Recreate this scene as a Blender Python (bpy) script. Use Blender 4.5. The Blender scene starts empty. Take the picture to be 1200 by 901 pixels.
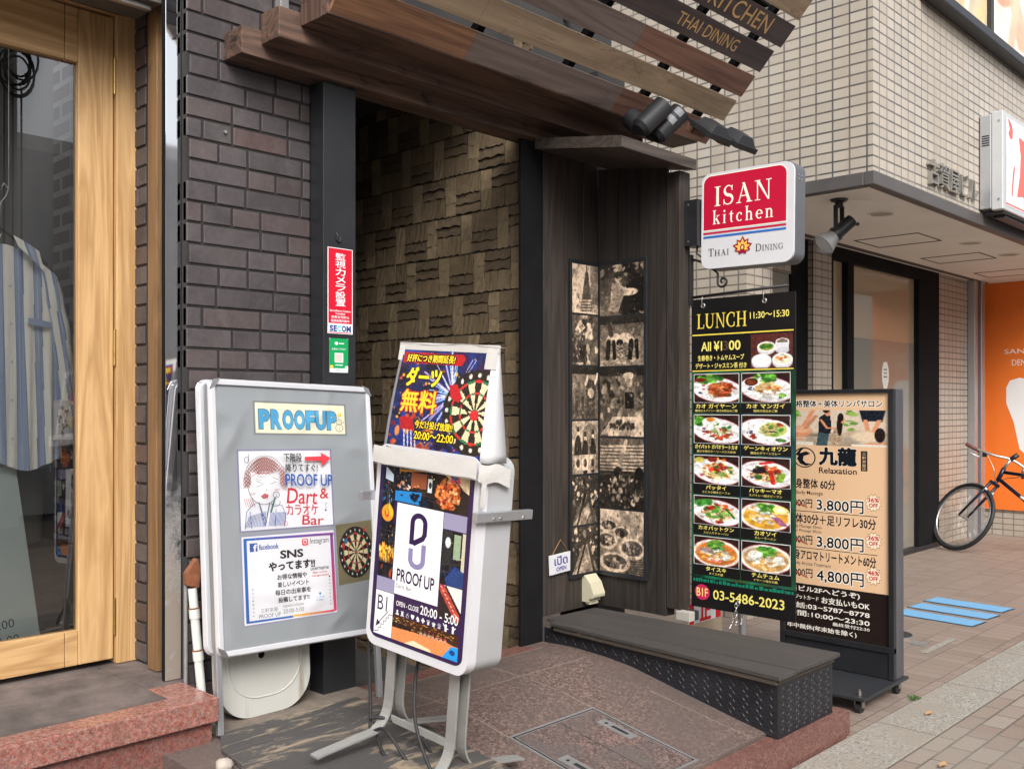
import bpy, math, random
import numpy as np
from mathutils import Matrix, Vector
R = math.radians
scene = bpy.context.scene
COL = scene.collection

# ---------------------------------------------------------------- camera, sky, sun, exposure
cam_data = bpy.data.cameras.new("camera")
cam = bpy.data.objects.new("camera", cam_data)
COL.objects.link(cam)
cam_data.sensor_width = 36.0
cam_data.lens = 34.08
cam_data.shift_y = 0.0204
cam_data.clip_start = 0.05
cam_data.clip_end = 600
cam.location = (0, 0, 1.5)
cam.rotation_euler = (R(90), 0, R(43.9 - 90))
scene.camera = cam

SUN_ELEV, SUN_DIR = 42.0, Vector((-0.50, -0.72, 0))      # the side the light comes from
world = bpy.data.worlds.new("World")
scene.world = world
world.use_nodes = True
wn, wl = world.node_tree.nodes, world.node_tree.links
wn.clear()
sky = wn.new("ShaderNodeTexSky")
sky.sky_type = 'NISHITA'
sky.sun_disc = False
sky.sun_elevation = R(SUN_ELEV)
sky.sun_rotation = math.atan2(SUN_DIR.x, SUN_DIR.y)
sky.dust_density = 5.0
sky.air_density = 1.0
hs = wn.new("ShaderNodeHueSaturation")
hs.inputs['Saturation'].default_value = 0.30            # overcast: a nearly grey sky
bg = wn.new("ShaderNodeBackground")
bg.inputs['Strength'].default_value = 0.15
wo = wn.new("ShaderNodeOutputWorld")
wl.new(sky.outputs[0], hs.inputs['Color'])
wl.new(hs.outputs[0], bg.inputs['Color'])
wl.new(bg.outputs[0], wo.inputs['Surface'])

sun_data = bpy.data.lights.new("sun", 'SUN')
sun_data.energy = 1.35
sun_data.angle = R(30)
sun_data.color = (1.0, 0.965, 0.92)
sun = bpy.data.objects.new("sun", sun_data)
COL.objects.link(sun)
d = SUN_DIR.normalized() * math.cos(R(SUN_ELEV)) + Vector((0, 0, math.sin(R(SUN_ELEV))))
sun.rotation_euler = d.to_track_quat('Z', 'Y').to_euler()
sun.location = d * 30

scene.view_settings.view_transform = 'Standard'
scene.view_settings.look = 'None'
scene.view_settings.exposure = 0.80
scene.view_settings.gamma = 1
scene.view_settings.use_curve_mapping = False
scene.render.engine = 'CYCLES'
scene.cycles.use_denoising = True
scene.cycles.max_bounces = 8
scene.cycles.diffuse_bounces = 4
scene.cycles.glossy_bounces = 4
scene.cycles.transparent_max_bounces = 12
scene.cycles.sample_clamp_indirect = 6

# ---------------------------------------------------------------- helpers: colour and materials
def lin(c):
    c = np.asarray(c, float)
    return np.where(c <= 0.04045, c / 12.92, ((c + 0.055) / 1.055) ** 2.4)

def C(r, g, b):
    return tuple(float(x) for x in lin(np.array((r, g, b)) / 255.0))

def newmat(name):
    m = bpy.data.materials.new(name)
    m.use_nodes = True
    nt = m.node_tree
    b = nt.nodes["Principled BSDF"]
    return m, nt.nodes, nt.links, b

def coords(n, l, kind='Object', scale=(1, 1, 1), rot=(0, 0, 0)):
    tc = n.new("ShaderNodeTexCoord")
    mp = n.new("ShaderNodeMapping")
    mp.inputs['Scale'].default_value = scale
    mp.inputs['Rotation'].default_value = rot
    l.new(tc.outputs[kind], mp.inputs['Vector'])
    return mp.outputs[0]

def noise(n, l, vec, scale, detail=6, rough=0.6, dist=0.0):
    t = n.new("ShaderNodeTexNoise")
    t.inputs['Scale'].default_value = scale
    t.inputs['Detail'].default_value = detail
    t.inputs['Roughness'].default_value = rough
    t.inputs['Distortion'].default_value = dist
    l.new(vec, t.inputs['Vector'])
    return t.outputs['Fac']

def ramp(n, l, fac, stops):
    r = n.new("ShaderNodeValToRGB")
    e = r.color_ramp.elements
    while len(e) < len(stops):
        e.new(0.5)
    for k, (p, c) in enumerate(stops):
        e[k].position = p
        e[k].color = (*c, 1)
    l.new(fac, r.inputs['Fac'])
    return r.outputs['Color']

def mix(n, l, fac, a, b, mode='MIX'):
    m = n.new("ShaderNodeMix")
    m.data_type = 'RGBA'
    m.blend_type = mode
    def put(sock, v):
        if hasattr(v, 'links') or hasattr(v, 'is_linked'):
            l.new(v, sock)
        else:
            sock.default_value = (*v, 1) if not isinstance(v, (int, float)) else v
    if isinstance(fac, (int, float)):
        m.inputs[0].default_value = fac
    else:
        l.new(fac, m.inputs[0])
    put(m.inputs[6], a)
    put(m.inputs[7], b)
    return m.outputs[2]

def bump(n, l, b, h, strength=0.3, dist=0.01):
    bp = n.new("ShaderNodeBump")
    bp.inputs['Strength'].default_value = strength
    bp.inputs['Distance'].default_value = dist
    l.new(h, bp.inputs['Height'])
    l.new(bp.outputs[0], b.inputs['Normal'])

def generic(name, base, rough=0.5, metal=0.0, var=0.12, vscale=6.0, bmp=0.0, bscale=80.0, dirt=None, dirtlo=0.55, spec=0.5, streak=False):
    m, n, l, b = newmat(name)
    vec = coords(n, l, 'Object', (1, 1, 0.15) if streak else (1, 1, 1))
    f = noise(n, l, vec, vscale, 8, 0.65)
    lo = tuple(x * (1 - var) for x in base)
    hi = tuple(min(1, x * (1 + var)) for x in base)
    c = ramp(n, l, f, [(0.3, lo), (0.7, hi)])
    if dirt is not None:
        f2 = noise(n, l, vec, vscale * 1.7, 10, 0.7, 0.5)
        msk = ramp(n, l, f2, [(dirtlo, (0, 0, 0)), (dirtlo + 0.15, (1, 1, 1))])
        c = mix(n, l, msk, c, dirt)
    l.new(c, b.inputs['Base Color'])
    b.inputs['Roughness'].default_value = rough
    rr = n.new("ShaderNodeMapRange")
    rr.inputs['To Min'].default_value = max(0.02, rough - 0.08)
    rr.inputs['To Max'].default_value = min(1, rough + 0.12)
    l.new(f, rr.inputs['Value'])
    l.new(rr.outputs[0], b.inputs['Roughness'])
    b.inputs['Metallic'].default_value = metal
    b.inputs['Specular IOR Level'].default_value = spec
    if bmp:
        bump(n, l, b, noise(n, l, coords(n, l), bscale, 6), bmp, 0.004)
    return m

def wood(name, dark, light, axis=0, scale=1.0, rough=0.55, tint=False, wear=None, wearlo=0.6, bmp=0.35, rings=True):
    m, n, l, b = newmat(name)
    sc = [1.0, 1.0, 1.0]
    sc[axis] = 0.07
    vec = coords(n, l, 'Object', tuple(x * scale for x in sc))
    big = noise(n, l, vec, 9, 4, 0.5, 0.6)
    if rings:
        mm = n.new("ShaderNodeMath"); mm.operation = 'MULTIPLY'; mm.inputs[1].default_value = 14
        l.new(big, mm.inputs[0])
        fr = n.new("ShaderNodeMath"); fr.operation = 'PINGPONG'; fr.inputs[1].default_value = 1.0
        l.new(mm.outputs[0], fr.inputs[0])
        big = fr.outputs[0]
    sc2 = [1.0, 1.0, 1.0]
    sc2[axis] = 0.02
    vec2 = coords(n, l, 'Object', tuple(x * scale for x in sc2))
    fine = noise(n, l, vec2, 160, 5, 0.7)
    add = n.new("ShaderNodeMath"); add.operation = 'ADD'
    h1 = n.new("ShaderNodeMath"); h1.operation = 'MULTIPLY'; h1.inputs[1].default_value = 0.40
    h2 = n.new("ShaderNodeMath"); h2.operation = 'MULTIPLY'; h2.inputs[1].default_value = 0.60
    l.new(big, h1.inputs[0]); l.new(fine, h2.inputs[0])
    l.new(h1.outputs[0], add.inputs[0]); l.new(h2.outputs[0], add.inputs[1])
    c = ramp(n, l, add.outputs[0], [(0.2, dark), (0.8, light)])
    if wear is not None:
        wv = noise(n, l, coords(n, l, 'Object', tuple(0.35 if k == axis else 1.0 for k in range(3))), 11, 10, 0.72, 0.6)
        msk = ramp(n, l, wv, [(wearlo, (0, 0, 0)), (wearlo + 0.08, (1, 1, 1))])
        c = mix(n, l, msk, c, wear)
    if tint:
        a = n.new("ShaderNodeAttribute"); a.attribute_name = "Col"
        c = mix(n, l, 1.0, c, a.outputs['Color'], 'MULTIPLY')
    l.new(c, b.inputs['Base Color'])
    b.inputs['Roughness'].default_value = rough
    bump(n, l, b, fine, bmp, 0.003)
    return m

def granite(name, cols, scale=160, rough=0.3, stain=None, stainlo=0.55, joint=None, jcol=(0.35, 0.33, 0.3), jw=0.004, stainscale=2.2, off=0.0):
    m, n, l, b = newmat(name)
    vec = coords(n, l, 'Object')
    v = n.new("ShaderNodeTexVoronoi")
    v.inputs['Scale'].default_value = scale
    l.new(vec, v.inputs['Vector'])
    sx = n.new("ShaderNodeSeparateColor")
    l.new(v.outputs['Color'], sx.inputs[0])
    k = len(cols)
    c = ramp(n, l, sx.outputs[0], [((i + 0.5) / k, cc) for i, cc in enumerate(cols)])
    f = noise(n, l, vec, 60, 6, 0.7)
    c = mix(n, l, 0.5, c, ramp(n, l, f, [(0.3, tuple(x * 0.5 for x in cols[0])), (0.7, tuple(min(1, x * 1.3) for x in cols[-1]))]))
    if stain is not None:
        f2 = noise(n, l, vec, stainscale, 8, 0.65, 0.4)
        c = mix(n, l, ramp(n, l, f2, [(stainlo - 0.12, (0, 0, 0)), (stainlo + 0.12, (1, 1, 1))]), c, stain)
    if joint:
        bt = n.new("ShaderNodeTexBrick")
        bt.offset = off
        bt.inputs['Scale'].default_value = 1
        bt.inputs['Mortar Size'].default_value = jw
        bt.inputs['Mortar Smooth'].default_value = 0.1
        bt.inputs['Brick Width'].default_value = joint[0]
        bt.inputs['Row Height'].default_value = joint[1]
        l.new(coords(n, l, 'UV'), bt.inputs['Vector'])
        c = mix(n, l, bt.outputs['Fac'], c, jcol)
    l.new(c, b.inputs['Base Color'])
    rr = n.new("ShaderNodeMapRange")
    rr.inputs['To Min'].default_value = rough
    rr.inputs['To Max'].default_value = min(1, rough + 0.3)
    l.new(f, rr.inputs['Value'])
    l.new(rr.outputs[0], b.inputs['Roughness'])
    return m

def brickmat(name, c1, c2, mortar, bw, rh, ms, offset=0.5, rough=0.6, bmp=0.5, dirt=None, dirtlo=0.6, bias=0.0, rot=0.0, grain=0.12, smooth=0.1, dscale=1.3, streak=None):
    m, n, l, b = newmat(name)
    bt = n.new("ShaderNodeTexBrick")
    bt.offset = offset
    bt.inputs['Color1'].default_value = (*c1, 1)
    bt.inputs['Color2'].default_value = (*c2, 1)
    bt.inputs['Mortar'].default_value = (*mortar, 1)
    bt.inputs['Scale'].default_value = 1
    bt.inputs['Mortar Size'].default_value = ms
    bt.inputs['Mortar Smooth'].default_value = smooth
    bt.inputs['Bias'].default_value = bias
    bt.inputs['Brick Width'].default_value = bw
    bt.inputs['Row Height'].default_value = rh
    l.new(coords(n, l, 'UV', rot=(0, 0, rot)), bt.inputs['Vector'])
    ob = coords(n, l, 'Object')
    f = noise(n, l, ob, 120, 6, 0.7)
    c = mix(n, l, 1.0, bt.outputs['Color'], ramp(n, l, f, [(0.25, (1 - grain * 2,) * 3), (0.75, (1 + 0,) * 3)]), 'MULTIPLY')
    if dirt is not None:
        f2 = noise(n, l, ob, dscale, 9, 0.7, 0.3)
        c = mix(n, l, ramp(n, l, f2, [(dirtlo - 0.15, (0, 0, 0)), (dirtlo + 0.2, (0.8, 0.8, 0.8))]), c, dirt)
    if streak is not None:
        f3 = noise(n, l, coords(n, l, 'Object', (2.2, 2.2, .12)), 2.0, 9, .75, .2)
        c = mix(n, l, ramp(n, l, f3, [(.48, (0, 0, 0)), (.72, (.75, .75, .75))]), c, streak)
    l.new(c, b.inputs['Base Color'])
    b.inputs['Roughness'].default_value = rough
    inv = n.new("ShaderNodeMath"); inv.operation = 'SUBTRACT'; inv.inputs[0].default_value = 1
    l.new(bt.outputs['Fac'], inv.inputs[1])
    ad = n.new("ShaderNodeMath"); ad.operation = 'MULTIPLY_ADD'
    l.new(f, ad.inputs[0]); ad.inputs[1].default_value = 0.15
    l.new(inv.outputs[0], ad.inputs[2])
    bump(n, l, b, ad.outputs[0], bmp, 0.003)
    return m

def attrmat(name, rough=0.5, grain=0.0, gscale=60, spec=0.4, coat=0.0, bmp=0.0, blotch=0.0):
    """colour comes from the mesh's own 'Col' attribute (prints, bricks)"""
    m, n, l, b = newmat(name)
    a = n.new("ShaderNodeAttribute"); a.attribute_name = "Col"
    c = a.outputs['Color']
    if grain:
        f = noise(n, l, coords(n, l), gscale, 8, 0.7)
        c = mix(n, l, 1.0, c, ramp(n, l, f, [(0.25, (1 - grain,) * 3), (0.75, (1, 1, 1))]), 'MULTIPLY')
        if bmp:
            bump(n, l, b, f, bmp, 0.003)
    if blotch:
        fb = noise(n, l, coords(n, l), 3.0, 10, .75, .6)
        c = mix(n, l, ramp(n, l, fb, [(.45, (0, 0, 0)), (.75, (blotch,) * 3)]), c, (.16, .145, .14))
    l.new(c, b.inputs['Base Color'])
    b.inputs['Roughness'].default_value = rough
    b.inputs['Specular IOR Level'].default_value = spec
    b.inputs['Coat Weight'].default_value = coat
    return m

def glassmat(name, tint=(1, 1, 1), ior=1.5, rough=0.0, film=None, filmfac=0.0, refl=0.0):
    m, n, l, b = newmat(name)
    n.remove(b)
    out = n["Material Output"]
    tr = n.new("ShaderNodeBsdfTransparent"); tr.inputs[0].default_value = (*tint, 1)
    gl = n.new("ShaderNodeBsdfGlossy"); gl.inputs['Roughness'].default_value = rough
    base = tr.outputs[0]
    if film is not None:
        df = n.new("ShaderNodeBsdfDiffuse"); df.inputs[0].default_value = (*film, 1)
        mf = n.new("ShaderNodeMixShader"); mf.inputs[0].default_value = filmfac
        l.new(base, mf.inputs[1]); l.new(df.outputs[0], mf.inputs[2])
        base = mf.outputs[0]
    fr = n.new("ShaderNodeFresnel"); fr.inputs[0].default_value = ior
    ms = n.new("ShaderNodeMixShader")
    mr = n.new("ShaderNodeMapRange"); mr.inputs['To Min'].default_value = refl
    l.new(fr.outputs[0], mr.inputs['Value']); l.new(mr.outputs[0], ms.inputs[0]); l.new(base, ms.inputs[1]); l.new(gl.outputs[0], ms.inputs[2])
    l.new(ms.outputs[0], out.inputs['Surface'])
    return m

# ---------------------------------------------------------------- helpers: meshes
WLOC = {}
class MB:
    """collects shapes; build() links them as ONE mesh object"""
    def __init__(s):
        s.v, s.f, s.fm, s.fc, s.fs, s.mats = [], [], [], [], [], []
        s.hascol = False
    def mi(s, mat):
        if mat not in s.mats:
            s.mats.append(mat)
        return s.mats.index(mat)
    def add(s, verts, faces, mat, col=None, smooth=False):
        o = len(s.v)
        s.v.extend([tuple(map(float, p)) for p in verts])
        k = s.mi(mat)
        if col is not None:
            s.hascol = True
        for i, fc in enumerate(faces):
            s.f.append(tuple(o + j for j in fc))
            s.fm.append(k)
            s.fs.append(smooth)
            s.fc.append(col if (col is None or not isinstance(col, list)) else col[i])
        return s
    def box(s, x0, x1, y0, y1, z0, z1, mat, col=None, M=None):
        vs = [(x, y, z) for z in (z0, z1) for y in (y0, y1) for x in (x0, x1)]
        if M is not None:
            vs = [tuple(M @ Vector(p)) for p in vs]
        return s.add(vs, [(0, 2, 3, 1), (4, 5, 7, 6), (0, 1, 5, 4), (1, 3, 7, 5), (3, 2, 6, 7), (2, 0, 4, 6)], mat, col)
    def cyl(s, p0, p1, r0, mat, r1=None, n=16, caps=True, col=None):
        p0, p1 = Vector(p0), Vector(p1)
        r1 = r0 if r1 is None else r1
        ax = (p1 - p0).normalized()
        a = ax.orthogonal().normalized(); b = ax.cross(a)
        vs = []
        for p, r in ((p0, r0), (p1, r1)):
            for k in range(n):
                t = 2 * math.pi * k / n
                vs.append(p + a * (r * math.cos(t)) + b * (r * math.sin(t)))
        s.add(vs, [(k, (k + 1) % n, n + (k + 1) % n, n + k) for k in range(n)], mat, col, True)
        if caps:
            s.add(vs[:n], [tuple(range(n))[::-1]], mat, col)
            s.add(vs[n:], [tuple(range(n))], mat, col)
        return s
    def tube(s, pts, r, mat, n=8, closed=False, col=None):
        pts = [Vector(p) for p in pts]
        N = len(pts)
        vs = []
        prev = None
        for i, p in enumerate(pts):
            t = (pts[(i + 1) % N] - pts[i - 1]) if (closed or 0 < i < N - 1) else (pts[1] - pts[0] if i == 0 else pts[-1] - pts[-2])
            t = t.normalized()
            if prev is None:
                a = t.orthogonal().normalized()
            else:
                a = (prev - t * prev.dot(t)).normalized()
            prev = a
            b = t.cross(a)
            rr = r[i] if isinstance(r, (list, tuple)) else r
            for k in range(n):
                q = 2 * math.pi * k / n
                vs.append(p + a * (rr * math.cos(q)) + b * (rr * math.sin(q)))
        fs = []
        for i in range(N if closed else N - 1):
            j = (i + 1) % N
            for k in range(n):
                fs.append((i * n + k, i * n + (k + 1) % n, j * n + (k + 1) % n, j * n + k))
        if not closed:
            fs.append(tuple(range(n))[::-1])
            fs.append(tuple((N - 1) * n + k for k in range(n)))
        return s.add(vs, fs, mat, col, True)
    def prism(s, poly, axis, a0, a1, mat, col=None, smooth=False):
        """poly of 2-D points extruded along axis x (y,z), y (x,z) or z (x,y)"""
        def P(p, a):
            return (a, p[0], p[1]) if axis == 'x' else ((p[0], a, p[1]) if axis == 'y' else (p[0], p[1], a))
        n = len(poly)
        vs = [P(p, a0) for p in poly] + [P(p, a1) for p in poly]
        s.add(vs, [tuple(range(n)), tuple(range(2 * n - 1, n - 1, -1))], mat, col)
        return s.add(vs, [(k, n + k, n + (k + 1) % n, (k + 1) % n) for k in range(n)], mat, col, smooth)
    def grid(s, P, mat, col=None, smooth=True):
        """P: (rows, cols, 3) array"""
        r, c = P.shape[:2]
        fs = [(i * c + j, i * c + j + 1, (i + 1) * c + j + 1, (i + 1) * c + j) for i in range(r - 1) for j in range(c - 1)]
        return s.add(P.reshape(-1, 3), fs, mat, col, smooth)
    def build(s, name, parent=None, local=False, bevel=0.0, seg=2):
        if parent is None:
            A = np.array(s.v)
            base = Vector(((A[:, 0].min() + A[:, 0].max()) / 2, (A[:, 1].min() + A[:, 1].max()) / 2, A[:, 2].min()))
        else:
            base = Vector((0, 0, 0)) if local else WLOC[parent.name]
        me = bpy.data.meshes.new(name)
        me.from_pydata([(p[0] - base.x, p[1] - base.y, p[2] - base.z) for p in s.v], [], s.f)
        for m in s.mats:
            me.materials.append(m)
        me.polygons.foreach_set('material_index', s.fm)
        me.polygons.foreach_set('use_smooth', s.fs)
        uv = me.uv_layers.new(name="UVMap")
        V = np.array(s.v, float)
        nl = len(me.loops)
        lv = np.empty(nl, int); me.loops.foreach_get('vertex_index', lv)
        nf = len(me.polygons)
        nr = np.empty(nf * 3); me.polygons.foreach_get('normal', nr); nr = np.abs(nr.reshape(-1, 3))
        lt = np.empty(nf, int); me.polygons.foreach_get('loop_total', lt)
        dom = np.repeat(nr.argmax(1), lt)
        pv = V[lv]
        U = np.where(dom == 0, pv[:, 1], pv[:, 0])
        W = np.where(dom == 2, pv[:, 1], pv[:, 2])
        uv.data.foreach_set('uv', np.stack([U, W], 1).ravel())
        if s.hascol:
            ca = me.color_attributes.new("Col", 'FLOAT_COLOR', 'CORNER')
            fc = np.array([(1, 1, 1) if c is None else c for c in s.fc], float)
            cc = np.concatenate([np.repeat(fc, lt, 0), np.ones((nl, 1))], 1)
            ca.data.foreach_set('color', cc.ravel())
        me.update()
        o = bpy.data.objects.new(name, me)
        COL.objects.link(o)
        if parent is None:
            o.location = base
        else:
            o.parent = parent
        WLOC[o.name] = base.copy()
        if bevel:
            bm = o.modifiers.new("bevel", 'BEVEL')
            bm.width = bevel; bm.segments = seg; bm.limit_method = 'ANGLE'; bm.angle_limit = R(35)
            for p in me.polygons:
                p.use_smooth = p.use_smooth
        return o

def tag(o, label, cat=None, group=None, kind=None):
    if label: o['label'] = label
    if cat: o['category'] = cat
    if group: o['group'] = group
    if kind: o['kind'] = kind
    return o

def thing(name, label, cat, loc=(0, 0, 0), M=None, group=None):
    o = bpy.data.objects.new(name, None)
    o.empty_display_size = 0.1
    COL.objects.link(o)
    if M is not None:
        o.matrix_world = Matrix.Translation(loc) @ M.to_4x4()
    else:
        o.location = loc
    WLOC[o.name] = Vector(loc)
    return tag(o, label, cat, group)

def struct(mb, name, bevel=0.0):
    o = mb.build(name, None, bevel=bevel)
    o['kind'] = 'structure'
    return o

def orient(yaw, lean=0, roll=0):
    return Matrix.Rotation(R(yaw), 3, 'Z') @ Matrix.Rotation(R(lean), 3, 'X') @ Matrix.Rotation(R(roll), 3, 'Y')

def rrect(x0, x1, z0, z1, r, n=6):
    pts = []
    for cx, cz, a0 in ((x1 - r, z1 - r, 0), (x0 + r, z1 - r, 90), (x0 + r, z0 + r, 180), (x1 - r, z0 + r, 270)):
        for k in range(n + 1):
            a = R(a0 + 90 * k / n)
            pts.append((cx + r * math.cos(a), cz + r * math.sin(a)))
    return pts

# ---------------------------------------------------------------- helpers: lettering and prints
_txt = {}
def glyphs(sv, bold=0.0):
    key = (sv, round(bold, 3))
    if key not in _txt:
        cu = bpy.data.curves.new('lettering', 'FONT')
        cu.body = sv
        cu.offset = bold
        cu.resolution_u = 3
        ob = bpy.data.objects.new('lettering', cu)
        COL.objects.link(ob)
        dg = bpy.context.evaluated_depsgraph_get()
        ev = ob.evaluated_get(dg)
        me = ev.to_mesh()
        V = np.array([p.co[:2] for p in me.vertices], float)
        F = [tuple(p.vertices) for p in me.polygons]
        ev.to_mesh_clear()
        bpy.data.objects.remove(ob)
        bpy.data.curves.remove(cu)
        lo, hi = V.min(0), V.max(0)
        _txt[key] = ((V - lo) / np.maximum(hi - lo, 1e-6), F, (hi[0] - lo[0]) / (hi[1] - lo[1]))
    return _txt[key]

def strokepoly(pts, ws):
    pts = np.array(pts, float)
    t = np.gradient(pts, axis=0)
    t /= np.maximum(np.linalg.norm(t, axis=1)[:, None], 1e-9)
    nn = np.stack([-t[:, 1], t[:, 0]], 1) * (np.array(ws)[:, None] / 2)
    return [tuple(p) for p in np.concatenate([pts + nn, (pts - nn)[::-1]])]

def arc(cx, cy, rx, ry, a0, a1, n=14):
    return [(cx + rx * math.cos(R(a0 + (a1 - a0) * k / n)), cy + ry * math.sin(R(a0 + (a1 - a0) * k / n))) for k in range(n + 1)]

def _st(x, h=1.0, w=.15, top=True, bot=True, sw=.17):
    o = [[(x - w / 2, 0), (x + w / 2, 0), (x + w / 2, h), (x - w / 2, h)]]
    if bot: o.append([(x - sw, 0), (x + sw, 0), (x + sw, .045), (x - sw, .045)])
    if top: o.append([(x - sw, h - .045), (x + sw, h - .045), (x + sw, h), (x - sw, h)])
    return o
def _ln(a, b, w): return strokepoly([a, b], [w, w])
def _bowl(cx, cy, rx, ry, a0, a1, wx=.16, wy=.05, n=16):
    p = arc(cx, cy, rx, ry, a0, a1, n)
    w = [wy + (wx - wy) * abs(math.cos(R(a0 + (a1 - a0) * k / n))) ** 1.3 for k in range(n + 1)]
    return strokepoly(p, w)
def serif_glyph(ch):
    """(advance, polygons) of a roman serif letter, cap height 1"""
    if ch == 'I': return .42, _st(.21)
    if ch == 'L': return .74, _st(.2) + [[(.2, 0), (.68, 0), (.68, .05), (.2, .05)], [(.62, 0), (.7, 0), (.71, .26), (.66, .26)]]
    if ch == 'H': return .98, _st(.2) + _st(.78) + [[(.2, .48), (.78, .48), (.78, .53), (.2, .53)]]
    if ch == 'T': return .8, _st(.4, top=False) + [[(.04, .95), (.76, .95), (.76, 1), (.04, 1)], [(.03, .74), (.075, .74), (.12, .97), (.04, .97)], [(.77, .74), (.725, .74), (.68, .97), (.76, .97)]]
    if ch == 'N': return .98, _st(.18, w=.06, sw=.15) + _st(.8, w=.06, sw=.15, bot=False) + [[(.1, 1), (.27, 1), (.83, 0), (.75, 0)]]
    if ch == 'A': return .94, [_ln((.16, .02), (.46, 1), .055), [(.36, 1), (.5, 1), (.85, .02), (.68, .02)], [(.25, .32), (.68, .32), (.68, .37), (.27, .37)], [(.02, 0), (.3, 0), (.3, .045), (.02, .045)], [(.6, 0), (.94, 0), (.94, .045), (.6, .045)]]
    if ch == 'U': return .96, _st(.2, bot=False)[1:] + [[(.125, .36), (.275, .36), (.275, 1), (.125, 1)]] + _st(.77, w=.06, bot=False, sw=.14)[1:] + [[(.74, .36), (.8, .36), (.8, 1), (.74, 1)]] + [strokepoly(arc(.47, .36, .285, .335, 180, 360), [.15 - .09 * k / 14 for k in range(15)])]
    if ch == 'C': return .9, [_bowl(.5, .5, .4, .47, 50, 310), [(.72, .66), (.79, .66), (.79, .97), (.74, .97)], [(.72, .34), (.79, .34), (.79, .06), (.74, .06)]]
    if ch == 'G': return .98, [_bowl(.5, .5, .4, .47, 50, 305), [(.72, .66), (.79, .66), (.79, .97), (.74, .97)], [(.68, .1), (.82, .1), (.82, .42), (.68, .42)], [(.56, .4), (.92, .4), (.92, .445), (.56, .445)]]
    if ch == 'D': return .96, _st(.2, top=False, bot=False) + [[(.03, 0), (.45, 0), (.45, .05), (.03, .05)], [(.03, .95), (.45, .95), (.45, 1), (.03, 1)], _bowl(.44, .5, .4, .475, -90, 90)]
    if ch == 'S': 
        p = arc(.33, .73, .22, .235, 20, 250, 14) + arc(.31, .26, .25, .235, 70, -160, 14)
        n = len(p); w = [.05 + .11 * math.exp(-((k / (n - 1) - .5) / .22) ** 2) for k in range(n)]
        return .66, [strokepoly(p, w), [(.5, .72), (.56, .72), (.56, .98), (.52, .98)], [(.1, .3), (.04, .3), (.04, .02), (.08, .02)]]
    if ch == 'k': return .66, _st(.17, sw=.14, w=.13) + [_ln((.2, .28), (.5, .6), .05), [(.28, .38), (.4, .42), (.64, .02), (.48, .02)], [(.38, 0), (.68, 0), (.68, .04), (.38, .04)], [(.36, .59), (.62, .59), (.62, .63), (.36, .63)]]
    if ch == 'i': return .36, _st(.18, .63, w=.13, sw=.14) + [arc(.18, .86, .085, .085, 0, 360, 12)[:-1]]
    if ch == 't': return .42, [[(.14, .12), (.27, .12), (.27, .86), (.14, .72)], [(.03, .58), (.4, .58), (.4, .63), (.03, .63)], strokepoly(arc(.29, .14, .09, .11, 180, 320), [.12, .11, .1, .09, .08, .08, .07, .07, .06, .06, .05, .05, .05, .05, .05])]
    if ch == 'c': return .54, [_bowl(.3, .32, .22, .29, 45, 315, .14), arc(.44, .5, .065, .065, 0, 360, 10)[:-1]]
    if ch == 'h': return .7, _st(.17, 1, w=.13, sw=.14) + _st(.53, .42, w=.13, sw=.14, top=False) + [strokepoly(arc(.36, .4, .175, .2, 165, 0), [.05 + .08 * k / 14 for k in range(15)])]
    if ch == 'n': return .7, _st(.17, .63, w=.13, sw=.14) + _st(.53, .42, w=.13, sw=.14, top=False) + [strokepoly(arc(.36, .4, .175, .2, 165, 0), [.05 + .08 * k / 14 for k in range(15)])]
    if ch == 'e': return .56, [_bowl(.3, .32, .22, .29, 0, 315, .14), [(.14, .32), (.54, .32), (.54, .365), (.14, .365)]]
    return .34, []

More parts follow.
